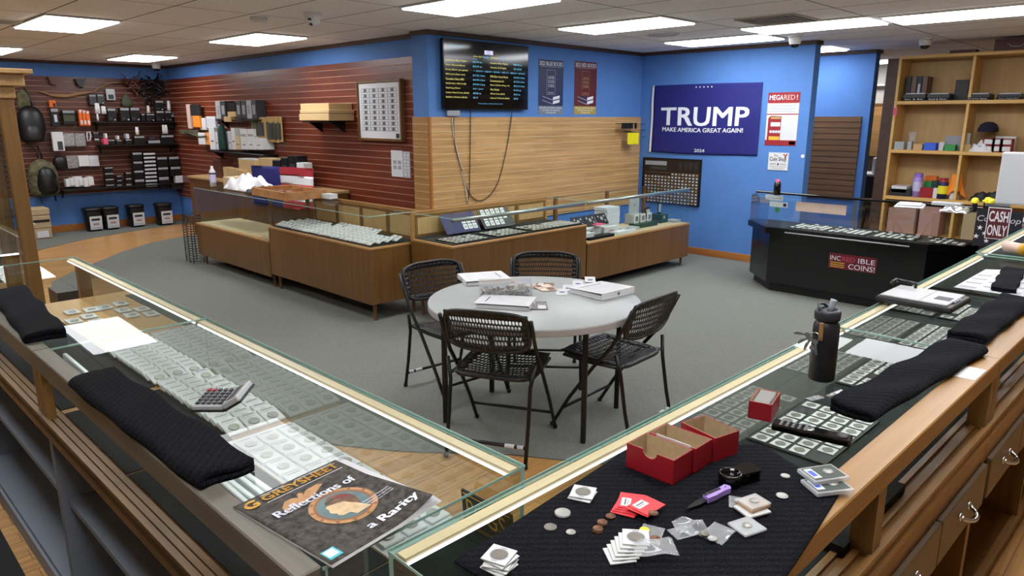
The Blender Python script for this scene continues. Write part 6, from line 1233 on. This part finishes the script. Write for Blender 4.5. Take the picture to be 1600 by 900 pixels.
# ---------------------------------------------------------------- black octagonal showcase
bc = thing('black_showcase', 'black octagonal glass showcase of silver coins in front of the blue flag wall', 'display case', loc=(0, 0, .008)); Z = -.008
def octa(i, xf=7.0): return [(xf+i, 1.75+i*.3), (xf+i, 3.25-i*.4), (xf+.40+i*.4, 3.65-i), (7.58-i, 3.65-i), (7.58-i, 1.35+i), (xf+.35+i*.4, 1.35+i)]
MB().prism(octa(.10), 0, .10+Z, 'black').build('plinth', bc); MB().prism(octa(.05), .10+Z, .62+Z, 'black_gloss').build('cabinet', bc)
MB().prism(octa(-.0), .62+Z, .68+Z, 'black_gloss').prism(octa(.03), .68+Z, .684+Z, 'black').build('deck', bc)
MB().tube([(6.996, 1.9, .64), (6.996, 3.05, .64)], .006, 'silver_box', 6).build('trim_strip', bc)
oc = octa(.02); g = []
def pane(p, q, z0, z1, nm='pane'):
    p, q = Vector(p), Vector(q); d = (q-p).normalized(); n = Vector((-d.y, d.x))*.006
    MB().prism([tuple(p+d*.002), tuple(q-d*.002), tuple(q-d*.002+n), tuple(p+d*.002+n)], z0+Z, z1+Z, 'pane_glass').build(nm, bc)
for i in range(3): pane(oc[i], oc[i+1], .685, .962)
pane(oc[5], oc[0], .685, .962)
MB().prism(octa(.015), .963+Z, .970+Z, 'clear_glass').prism(octa(.0145)[:1]+octa(.0145)[1:], .9662+Z, .9668+Z, 'glass_edge') if False else None
MB().prism([(x, y) for x, y in octa(.015)], .963+Z, .970+Z, 'top_glass').build('top_glass', bc)
MB().box(7.50, 7.57, 1.36, 3.64, .972+Z-.002, .992+Z, 'black_gloss', .004).build('rear_rail', bc)
MB().box(7.53, 7.545, 2.58, 2.60, .684+Z, .963+Z, 'steel').build('post', bc)

a = ox(1293.5, 419, 7.046); b_ = ox(1373, 390, 7.046); sw = a.y-b_.y; p1 = ox(1294, 391, 7.046); sh_ = p1.z-ox(1294, 411, 7.046).z
s = MB().box(-sw/2, sw/2, -.075, .075, 0, .0015, 'sticker_maroon')
s.text('INC', 'letter_white', T((-sw*.36, .028, .002)), w=sw*.22, h=.045).text('RED', 'sticker_pink', T((-sw*.08, .028, .002)), w=sw*.28, h=.045, bold=.02).text('IBLE', 'letter_white', T((sw*.29, .028, .002)), w=sw*.34, h=.045).text('COINS!', 'letter_white', T((sw*.2, -.038, .002)), w=sw*.54, h=.05)
for k in range(3): s.box(-sw*.46, -sw*.16, -.02-.02*k, -.012-.02*k, .0015, .002, 'gold')
s.build('sticker', label='maroon and white slogan sticker on the front of the black showcase', cat='sticker', mw=WF(Vector((7.046, (a.y+b_.y)/2, (p1.z+a.z)/2-.005))))
mat('coin_bright', (226, 228, 226), .35, metal=.25)
c2 = MB().lathe([(.0001, 0), (.020, 0), (.0205, .003), (.0185, .0045), (.0001, .0048)], 'coin_bright', 24).build('cased_coin', label='x', cat='coin'); 
rs = random.Random(5)
for i, (y, n) in enumerate(((2.88, 6), (2.50, 6), (2.08, 6), (1.68, 5))):
    MB().box(-.13, .15, -.185, .185, 0, .008, 'black_plastic', .002).build('coin_tray', label='black coin tray in the black showcase, %s from the blue wall end' % ('first', 'second', 'third', 'fourth')[i], cat='tray', loc=(7.22, y, .685))
    for a_ in range(n):
        for c in range(5):
            if rs.random() < (.08 if i != 3 else .2): continue
            put(c2, T((7.115+c*.056, y-.145+a_*.058, .6935)), 'bright silver coin in the tray %s from the blue wall end of the black showcase' % ('first', 'second', 'third', 'fourth')[i], 'coins in black showcase tray %s' % ('one', 'two', 'three', 'four')[i])
for k in range(12):
    if k in (5,): continue
    put(c2, T((7.44+.05*(k % 2), 3.05-.12*k, .6865)), 'bright silver coin lying in the back row of the black showcase', 'back row coins in the black showcase')
def lbl(name, lab, cat, x, y, z, w, h, m, d=.003, ex=None, a=0):
    b = MB().box(-d, 0, -w/2, w/2, 0, h, m)
    if ex: ex(b, w, h, d)
    return b.build(name, label=lab, cat=cat, mw=T((x, y, z)) @ Rz(a))
lbl('notice', 'white notice taped inside the left end of the black showcase, upper one', 'notice', 7.50, 3.42, .90, .2, .06, 'white', ex=lambda b, w, h, d: b.box(-d-.001, -d, -w*.4, w*.4, h*.4, h*.5, 'grey_ink'))
lbl('notice', 'white notice with a dark round mark inside the black showcase, lower one', 'notice', 7.49, 3.36, .835, .2, .055, 'white', ex=lambda b, w, h, d: b.lathe([(.02, 0), (.02, .001)], 'navy', 16, T((-d-.001, -w*.35, h/2)) @ Ry(-math.pi/2)))
MB().lathe([(.028, 0), (.028, .003)], 'green', 16).build('sticker', label='small round green sticker below the white notices in the black showcase', cat='sticker', mw=T((7.49, 3.37, .805)) @ Ry(-math.pi/2))
lbl('panel_card', 'pinkish blank panel standing at the back of the black showcase', 'panel', 7.545, 2.93, .805, .52, .10, 'pinkish', .006)
t = thing('drink_can', 'black drink bottle with pink cap at the left end of the black showcase top', 'bottle', loc=(7.42, 3.36, .9705)); MB().lathe([(.001, 0), (.034, .0), (.036, .01), (.036, .12), (.028, .14), (.001, .14)], 'black_gloss', 20).build('body', t); MB().lathe([(.022, .14), (.022, .165), (.001, .167)], 'pink', 16).build('cap', t)
MB().box(-.16, .16, -.12, .12, 0, .02, 'white', .01).box(-.14, .10, -.10, .10, .02, .035, 'pale_ink', .01).build('paper_stack', label='white papers in a plastic bag on the right part of the black showcase top', cat='paper', mw=T((7.30, 2.02, .9705)) @ Rz(.2))
heap('plastic_bag', 'clear crumpled bag beside the white papers on the black showcase', 'bag', 7.2, 1.62, .9705, .22, .22, .06, 'foil', 8); MB().box(-.05, .05, -.12, .12, 0, .03, 'silver_box', .004).build('tin', label='small silvery tin on the back rail side of the black showcase top', cat='tin', mw=T((7.44, 1.75, .993)))
# ---------------------------------------------------------------- oak shelf unit with its goods
XS = 9.3; su = thing('shelf_unit', 'tall light wooden open shelf unit behind the black showcase at the right', 'shelf unit', loc=(XS+.18, 1.3, 0))
def sb(n, y0, y1, x0, x1, z0, z1, m='pine'): MB().box(x0-XS-.18, x1-XS-.18, y0-1.3, y1-1.3, z0, z1, m, .003).build(n, su)
YL, YR, ZTP = 2.885, .35, 2.468
sb('side_panel', YL-.03, YL, XS, XS+.36, 0, ZTP); sb('side_panel', YR, YR+.03, XS, XS+.36, 0, ZTP); sb('back_panel', YR+.03, YL-.03, XS+.345, XS+.36, .0, ZTP, 'plywood'); sb('top_panel', YR+.03, YL-.03, XS, XS+.345, ZTP-.035, ZTP)
for z in (1.965, 1.408, .862): sb('shelf', YR+.03, YL-.03, XS, XS+.344, z-.04, z)
for (z0, z1) in ((1.965, ZTP-.036), (1.408, 1.924), (.862, 1.367)): sb('divider', 2.11, 2.14, XS+.002, XS+.344, z0+.0005, z1)
sb('divider', 2.11, 2.14, XS+.03, XS+.344, 0.0, .82)
S('trim_12', MB().box(9.36, 9.50, 2.90, 3.03, 0, 2.45, 'crown_wood', .004))
def onS(px, py, X=XS+.06): return ox(px, py, X)
def sh_item(name, lab, cat, x0, x1, y0, zb, d, m, X=XS+.05, ex=None, group=None):
    a = onS(x0, y0, X); b = onS(x1, y0, X); w_ = a.y-b.y; h = max(.02, a.z-zb); mb = MB().box(0, d, -w_/2, w_/2, 0, h, m, .003)
    if ex: ex(mb, w_, h, d)
    return mb.build(name, label=lab, cat=cat, group=group, loc=(X, (a.y+b.y)/2, zb+.0006))
z1, z2, z3 = 1.965, 1.408, .862
def tray_ex(txt):
    def f(b, w, h, d):
        b.box(-.012, 0, -w*.49, w*.49, .0, h*.45, 'black_gloss', .003).text(txt, 'letter_white', frame((-.0135, 0, h*.22), Vector((0, -1, 0)), Vector((0, 0, 1))), w=w*.8, h=h*.2).box(.02, d-.02, -w*.42, w*.42, h-.001, h+.012, 'pale_ink')
    return f
for k, (x0, x1, txt, lab) in enumerate(((1411.5, 1447, 'Sort  &  Buy', 'leftmost'), (1449, 1484, 'Gold & Silver', 'second from the left'), (1510, 1547, 'Pick & Pull  Boxes', 'third, below the upright board'), (1558, 1598, 'Numis. Copper Assor.', 'rightmost'))): sh_item('parts_bin', 'black open bin with white handwriting on the top shelf board, '+lab, 'bin', x0, x1, 147.5, z1, .22, 'black_plastic', XS+.01, tray_ex(txt))
for k in range(4): sh_item('album', 'dark album in the upright row at the left of the top shelf, number %s' % ('one', 'two', 'three', 'four')[k], 'book', 1417+k*8.5, 1425+k*8.5, 119.5, z1, .2, 'mahogany_x' if k % 2 else 'charcoal', XS+.14, (lambda b, w, h, d: b.box(-.001, 0, -w*.2, w*.2, h*.3, h*.7, 'pale_ink')) if k == 2 else None)
sh_item('album', 'dark grey board standing at the shelf divider behind the bins', 'book', 1494, 1515, 125, z1, .06, 'charcoal', XS+.2); sh_item('ruler', 'narrow dark ruler against the shelf divider', 'ruler', 1516, 1518.5, 117, z1, .04, 'black_plastic', XS+.24)
for nm, lab, cat, x0, x1, y0, d, m in (('label_box', 'cream box with dark lettering at the left of the middle shelf', 'box', 1398, 1413, 221, .1, 'table_white'), ('label_box', 'small upright cream box right of the lettered one', 'box', 1418.5, 1425, 221, .08, 'table_white'), ('label_box', 'small yellowish box in front of the plastic roll', 'box', 1427, 1441.5, 225, .1, 'kraft'), ('tape_roll', 'bright blue tape on the middle shelf', 'tape', 1444, 1463, 223, .1, 'blue'), ('cup', 'pale plastic cup left of the green box', 'cup', 1468, 1477, 222, .07, 'pale_ink'), ('label_box', 'green and white box in the middle of the middle shelf', 'box', 1474, 1493, 226, .1, 'green'), ('block', 'tan sponge block right of the green box', 'sponge', 1505, 1517.5, 225.5, .09, 'tan'), ('clip_box', 'black small box with white label beside the red-barred boxes', 'box', 1520, 1535, 228, .1, 'black_plastic')): sh_item(nm, lab, cat, x0, x1, y0, z2, d, m, XS+.03)
for k in range(2):
    for j in range(3): 
        a = onS(1536.5+j*12.5, 220, XS+.04); MB().box(0, .1, -.062, .062, 0, .072, 'maroon3', .003).box(-.001, 0, -.05, .05, .012, .062, 'white').build('coin_roll_box', label='red box with white label in the stacked block on the middle shelf', cat='box', group='red boxes with white labels', loc=(XS+.04, a.y-.06, z2+.0006+.0735*k))
sh_item('plastic_bag', 'grey plastic pouches leaning in the middle shelf centre', 'bag', 1478, 1515, 212, z2, .05, 'grey_ink', XS+.18); sh_item('card', 'grey card leaning on the shelf divider', 'card', 1503, 1517, 208, z2, .02, 'silver_box', XS+.1)
MB().lathe([(.02, 0), (.035, .08), (.05, .2), (.001, .21)], 'film', 14).build('plastic_roll', label='twisted clear plastic bag standing behind the cream boxes', cat='bag', loc=(XS+.12, onS(1425, 220, XS+.12).y, z2+.001))
a = onS(1556, 218, XS+.12); sh_item('carton', 'white carton lying behind the red boxes', 'box', 1555, 1588, 213, z2, .12, 'white', XS+.18)
t = thing('baseball_cap', 'dark navy cap lying on top of the white carton', 'cap', loc=(XS+.17, onS(1543, 205, XS+.15).y, z2+.215)); MB().lathe([(.10, 0), (.10, .03), (.08, .08), (.04, .105), (.0001, .11)], 'navy3', 24).build('crown', t); MB().prism([(-.02, -.09), (-.14, -.07), (-.18, 0), (-.14, .07), (-.02, .09)], 0, .012, 'navy3').build('visor', t)
heap('cloth_heap', 'folded white and maroon cloth under the navy cap', 'cloth', XS+.12, onS(1528, 222, XS+.1).y-.05, z2+.001, .22, .22, .13, 'flag_white', 11)
MB().box(0, .006, -.02, .02, 0, .09, 'pink').build('red_tag', label='small red tag hanging on the left edge of the shelf unit', cat='tag', loc=(XS-.008, 2.86, 1.80))
# bottom visible shelf
for k, (x0, x1, y0, m) in enumerate(((1390, 1424, 294, 'charcoal'), (1393, 1417, 290, 'white'))): sh_item('paper_stack', ('dark' if k == 0 else 'white')+' sheets in the pile at the left of the lowest shelf', 'paper', x0, x1, y0, z3 if k == 0 else z3+.04, .22, m, XS+.04)
def can(lab, px, ytop, r, m, m2=None, X=XS+.1, band=None):
    p = onS(px, 300, X); h = onS(px, ytop, X).z-z3; b = MB().lathe([(.001, 0), (r, 0), (r, h*.8), (r*.85, h*.84), (r*.85, h), (.001, h)], m, 20)
    if band: b.lathe([(r*1.01, h*.25), (r*1.01, h*.65)], band, 20)
    if m2: b.lathe([(r*.87, h*.83), (r*.87, h*1.01), (.001, h*1.012)], m2, 20)
    b.build('spray_can', label=lab, cat='can', loc=(X, p.y, z3+.001))
can('lilac spray can on the lowest shelf', 1432.5, 271, .052, 'lilac', 'purple', band='lilac2'); can('dark blue spray can with yellow mark and red cap beside the orange cloth', 1472.5, 279, .052, 'navy', 'red', X=XS+.06, band='yellow')
for nm, lab, x0, x1, y0, m, X in (('tin', 'round red tin on the lowest shelf', 1438, 1458, 293, 'red', XS+.05), ('jar', 'jar with green and white label behind the red tin', 1444, 1456, 283, 'green', XS+.2), ('jar', 'orange-topped jar behind the red tin', 1446, 1464, 275, 'orange_box', XS+.26), ('carton', 'small white carton between the red tin and the blue can', 1458.5, 1465, 294, 'white', XS+.05), ('jar', 'green labelled jar behind the small white carton', 1456, 1465, 282, 'dark_green', XS+.2)): sh_item(nm, lab, 'jar' if nm == 'jar' else nm, x0, x1, y0, z3, .08, m, X)
p = onS(1488.5, 302, XS+.02); wl = .24
MB().lathe([(.05, 0), (.045, .26), (.001, .262)], 'pale_ink', 16).build('cloth_stand', label='pale bottle under the orange cloth', cat='bottle', loc=(XS+.10, p.y, z3+.001))
def oc_(u, v):
    a = u*2*math.pi; fl_ = .052+.05*v**1.3*(1+.55*math.sin(4*a+.6)*v); return (fl_*math.cos(a)*.8, fl_*math.sin(a)*1.0, .276-.22*v*(1-.18*math.sin(2*a+1)))
MB().grid(oc_, 36, 14, 'orange').lathe([(.0001, .277), (.05, .275)], 'orange', 36, Matrix.Diagonal((.75, 1.15, 1, 1))).build('orange_cloth', label='orange cloth draped over a pale bottle on the lowest shelf', cat='cloth', loc=(XS+.10, p.y, z3+.01))
heap('plastic_bag', 'dark grey plastic bag right of the orange cloth', 'bag', XS+.14, p.y-.34, z3+.001, .24, .36, .12, 'charcoal', 15)
# boxes below, seen through the black showcase
for k, (y, w_, h, m) in enumerate(((2.66, .30, .30, 'mauve_card'), (2.36, .22, .34, 'mauve_card'), (1.85, .34, .32, 'cardboard'))): MB().box(0, .3, -w_/2, w_/2, 0, h, m, .004).build('storage_box', label='brownish storage box at the foot of the shelf unit, %s seen through the black showcase' % ('leftmost', 'middle', 'rightmost')[k], cat='box', loc=(XS+.03, y, .42))
sb('shelf', YR+.03, YL-.03, XS, XS+.344, .385, .419)
MB().box(-.15, .15, -.20, .20, 0, .12, 'maroon_wood', .004).box(-.152, -.15, -.2, .2, .0, .12, 'maroon_wood').tube([(-.152, -.06, .065), (-.156, -.055, .045), (-.158, 0, .04), (-.156, .055, .045), (-.152, .06, .065), (-.152, .08, .07)], .006, 'silver', 6).tube([(-.152, -.06, .065), (-.152, -.08, .07)], .006, 'silver', 6).build('longhorn_sign', label='dark red box with a silver horn emblem on top of the shelf unit', cat='box', loc=(XS+.20, 1.77, ZTP+.001))
MB().box(-.06, .06, -.13, .13, 0, .035, 'maroon_wood', .004).build('small_case', label='small dark red case lying on top of the shelf unit', cat='case', loc=(XS+.1, 2.26, ZTP+.001))
# room glimpsed past the shelf: wall cabinet and clutter
t = thing('wall_cabinet', 'brown wooden cabinet glimpsed in the room behind the blue wall end', 'cabinet', loc=(12.6, 4.0, 1.1)); MB().box(0, .35, -.5, .5, 0, .9, 'case_walnut', .004).build('cabinet', t); MB().box(-.02, 0, -.42, .42, .06, .84, 'case_trim', .004).build('door', t)
MB().box(0, .1, -.8, .8, 0, .03, 'white').build('wall_shelf', label='thin white ledge high in the back room', cat='shelf', loc=(12.8, 4.2, 2.28))
t = thing('office_counter', 'grey counter with clutter in the back room', 'counter', loc=(12.0, 3.9, 0)); MB().box(-.3, .3, -.6, .6, 0, .9, 'charcoal').build('cabinet', t); MB().box(-.32, .32, -.62, .62, .9, .93, 'white').build('worktop', t)
MB().box(-.1, .1, -.12, .12, 0, .25, 'white', .02).build('appliance', label='white rounded appliance on the back room counter', cat='appliance', loc=(11.9, 3.75, .931)); S('wall_office', MB().box(12.95, 13.05, 2.5, 6.2, 0, CEIL, 'white_paint'))
# ---------------------------------------------------------------- checkout counter at the right edge
ct = thing('checkout_counter', 'black checkout counter beyond the right glass showcases', 'counter', loc=(0, 0, 0)); MB().box(6.55, 7.5, .2, 1.28, 0, .93, 'black', .004).build('cabinet', ct); MB().box(6.5, 7.55, .15, 1.32, .93, .965, 'black_gloss', .004).build('worktop', ct)
ZK = .966
def at(px, py, X=6.49): return ox(px, py, X)
a = at(1537.5, 372); b = at(1581.5, 326); q = thing('cash_sign', 'white-bordered dark red sign reading cash only on the black checkout counter', 'sign', mw=WF(Vector((6.492, (a.y+b.y)/2, (a.z+b.z)/2)))); sw, sh_ = a.y-b.y, b.z-a.z
MB().box(-sw/2, sw/2, -sh_/2, sh_/2, 0, .004, 'letter_white', .001).box(-sw/2+.006, sw/2-.006, -sh_/2+.006, sh_/2-.006, .004, .005, 'cash_red').text('CASH', 'letter_white', T((0, sh_*.22, .0055)), w=sw*.84, h=sh_*.34, bold=.02).text('ONLY', 'letter_white', T((0, -sh_*.22, .0055)), w=sw*.84, h=sh_*.34, bold=.02).build('board', q)
a = at(1520, 372); b = at(1600, 332); q = thing('star_banner', 'dark banner with white stars and script lettering behind the cash sign', 'banner', mw=WF(Vector((6.497, (a.y+b.y)/2, (a.z+b.z)/2)))); W, Hh = a.y-b.y, b.z-a.z
m_ = MB().box(-W/2, W/2, -Hh*.75, Hh/2, 0, .003, 'banner')
for (x, y, r) in ((-.38, -.12, .022), (-.44, -.42, .022), (-.27, -.3, .018), (-.2, -.55, .02)): m_.add([(x*W+(r if i % 2 == 0 else r*.4)*math.sin(math.pi*i/5), y*Hh+(r if i % 2 == 0 else r*.4)*math.cos(math.pi*i/5), .004) for i in range(10)][::-1], [list(range(10))], 'flag_white')
m_.text('Coin Shop', 'pale_ink', T((0, Hh*.17, .004)), w=W*.94, h=Hh*.26, shear=.2); m_.build('cloth', q)
t = thing('computer_monitor', 'pale grey back of a computer monitor at the right picture edge', 'monitor', mw=T((6.92, 1.02, ZK)) @ Rz(.12)); MB().box(-.02, .03, -.34, .265, .13, .545, 'printer_white', .015, seg=2).build('panel', t); MB().box(.0, .04, -.04, .04, .02, .2, 'printer_white').build('stand', t); MB().box(-.1, .12, -.12, .12, 0, .02, 'printer_white', .005).build('foot', t)
t = thing('desk_speaker', 'black boxy speaker on the checkout counter above the cash sign', 'speaker', mw=T((6.62, 1.21, ZK)) @ Rz(.15)); MB().box(-.07, .07, -.08, .08, 0, .15, 'black_plastic', .008).build('body', t); MB().box(-.072, -.07, -.02, .03, .06, .12, 'dark_grey').build('grille', t)
for k, (x, y, a_) in enumerate(((7.27, 1.50, .3), (7.40, 1.43, 1.0), (7.30, 1.38, 2.0))):
    t = thing('clamp', 'yellow and black spring clamp on the right end of the black showcase, %s one' % ('left', 'middle', 'right')[k], 'clamp', mw=T((x, y, .9715)) @ Rz(a_)); MB().box(-.03, .03, -.02, .02, 0, .08, 'black_plastic', .006).build('body', t); MB().lathe([(.028, 0), (.03, .02), (.02, .04), (.0001, .045)], 'yellow', 14, T((0, 0, .082))).box(-.05, .05, -.012, .012, .08, .095, 'yellow', .003).build('grip', t)
MB().box(-.12, .12, -.1, .1, 0, .13, 'paper', .004).build('paper_stack', label='stack of papers beside the monitor on the checkout counter', cat='paper', mw=T((7.35, .78, ZK)) @ Rz(.1))
MB().box(-.06, .06, -.1, .1, 0, .05, 'orange_box', .003).build('tape_box', label='orange and red box under the monitor on the checkout counter', cat='box', mw=T((6.72, .82, ZK)) @ Rz(.2))
MB().tube([(6.60, .92, ZK+.01), (6.7, .80, ZK+.12)], .010, 'pale_ink', 6).build('handset_stick', label='white stick leaning across the checkout counter', cat='stick'); heap('paper_heap', 'loose white and pale papers on the checkout counter by the picture edge', 'paper', 6.66, .60, ZK, .2, .3, .06, 'paper', 17)
# rolled gold item in the last right showcase
MB().tube([(0, -.05, .03), (0, .06, .03)], .028, 'pinkish', 16).tube([(0, -.052, .03), (0, -.04, .03)], .031, 'gold', 16).build('bracelet_roll', label='pinkish roll with gold rim in the farthest right showcase', cat='roll', mw=T(onR(1585, 400)-Vector((0, 0, .0))+Vector((0, 0, .014))) @ Rz(-.6))
# ---------------------------------------------------------------- tall oak cabinet at the left edge
tc = thing('tall_cabinet', 'tall oak-framed glass cabinet at the left picture edge', 'display cabinet', loc=(0, 0, 0)); X1, Y0, HC = .885, 4.50, 1.935
def tcb(n, x0, x1, y0, y1, z0, z1, m, bev=.004): MB().box(x0, x1, y0, y1, z0, z1, m, bev).build(n, tc)
for x in (X1-.068, .0):
    tcb('post', x, x+.068, Y0, Y0+.06, 0, HC-.06, 'oak_z'); tcb('post', x, x+.068, Y0+.55, Y0+.61, 0, HC-.06, 'oak_z')
for k, (e, z0, z1) in enumerate(((0.01, HC-.06, HC-.0), (.05, HC-.0, HC+.06), (.085, HC+.06, HC+.085))): tcb('cornice', .0-e, X1+e, Y0-e, Y0+.61+e, z0, z1, 'oak_y')
tcb('base', .0, X1, Y0+.062, Y0+.548, 0, .12, 'oak_z'); tcb('glass_panel', .068, X1-.068, Y0+.02, Y0+.026, .12, HC-.06, 'pane_glass', 0); tcb('glass_panel', X1-.03, X1-.024, Y0+.06, Y0+.55, .12, HC-.06, 'pane_glass', 0)
for z in (.5, .86, 1.25, 1.6): tcb('glass_shelf', .07, X1-.031, Y0+.06, Y0+.54, z, z+.008, 'clear_glass', 0)
tcb('lamp', .08, X1-.08, Y0+.045, Y0+.055, 1.06, 1.068, 'led_light', 0)
for k, (x, y, z) in enumerate(((.5, Y0+.3, .869), (.70, Y0+.35, .869), (.6, Y0+.3, 1.259), (.74, Y0+.3, .509))): MB().box(-.07, .07, -.05, .05, 0, .16, 'dark_grey' if k % 2 else 'mahogany_x', .004).box(-.05, .05, -.052, -.05, .05, .12, 'pale_ink').build('boxed_item', label='dim boxed item inside the tall oak cabinet, %s' % ('left on the middle glass shelf', 'right on the middle glass shelf', 'on the upper glass shelf', 'on the lower glass shelf')[k], cat='box', loc=(x, y, z))
t = thing('waste_bin', 'black angular bin partly hidden behind the oak cabinet post', 'bin', loc=(1.25, 5.6, 0)); b = oz(66, 412, .3)
MB().prism([(-.1, -.12), (.12, -.12), (.12, .12), (-.1, .12)], 0, .62, 'black').build('body', t)
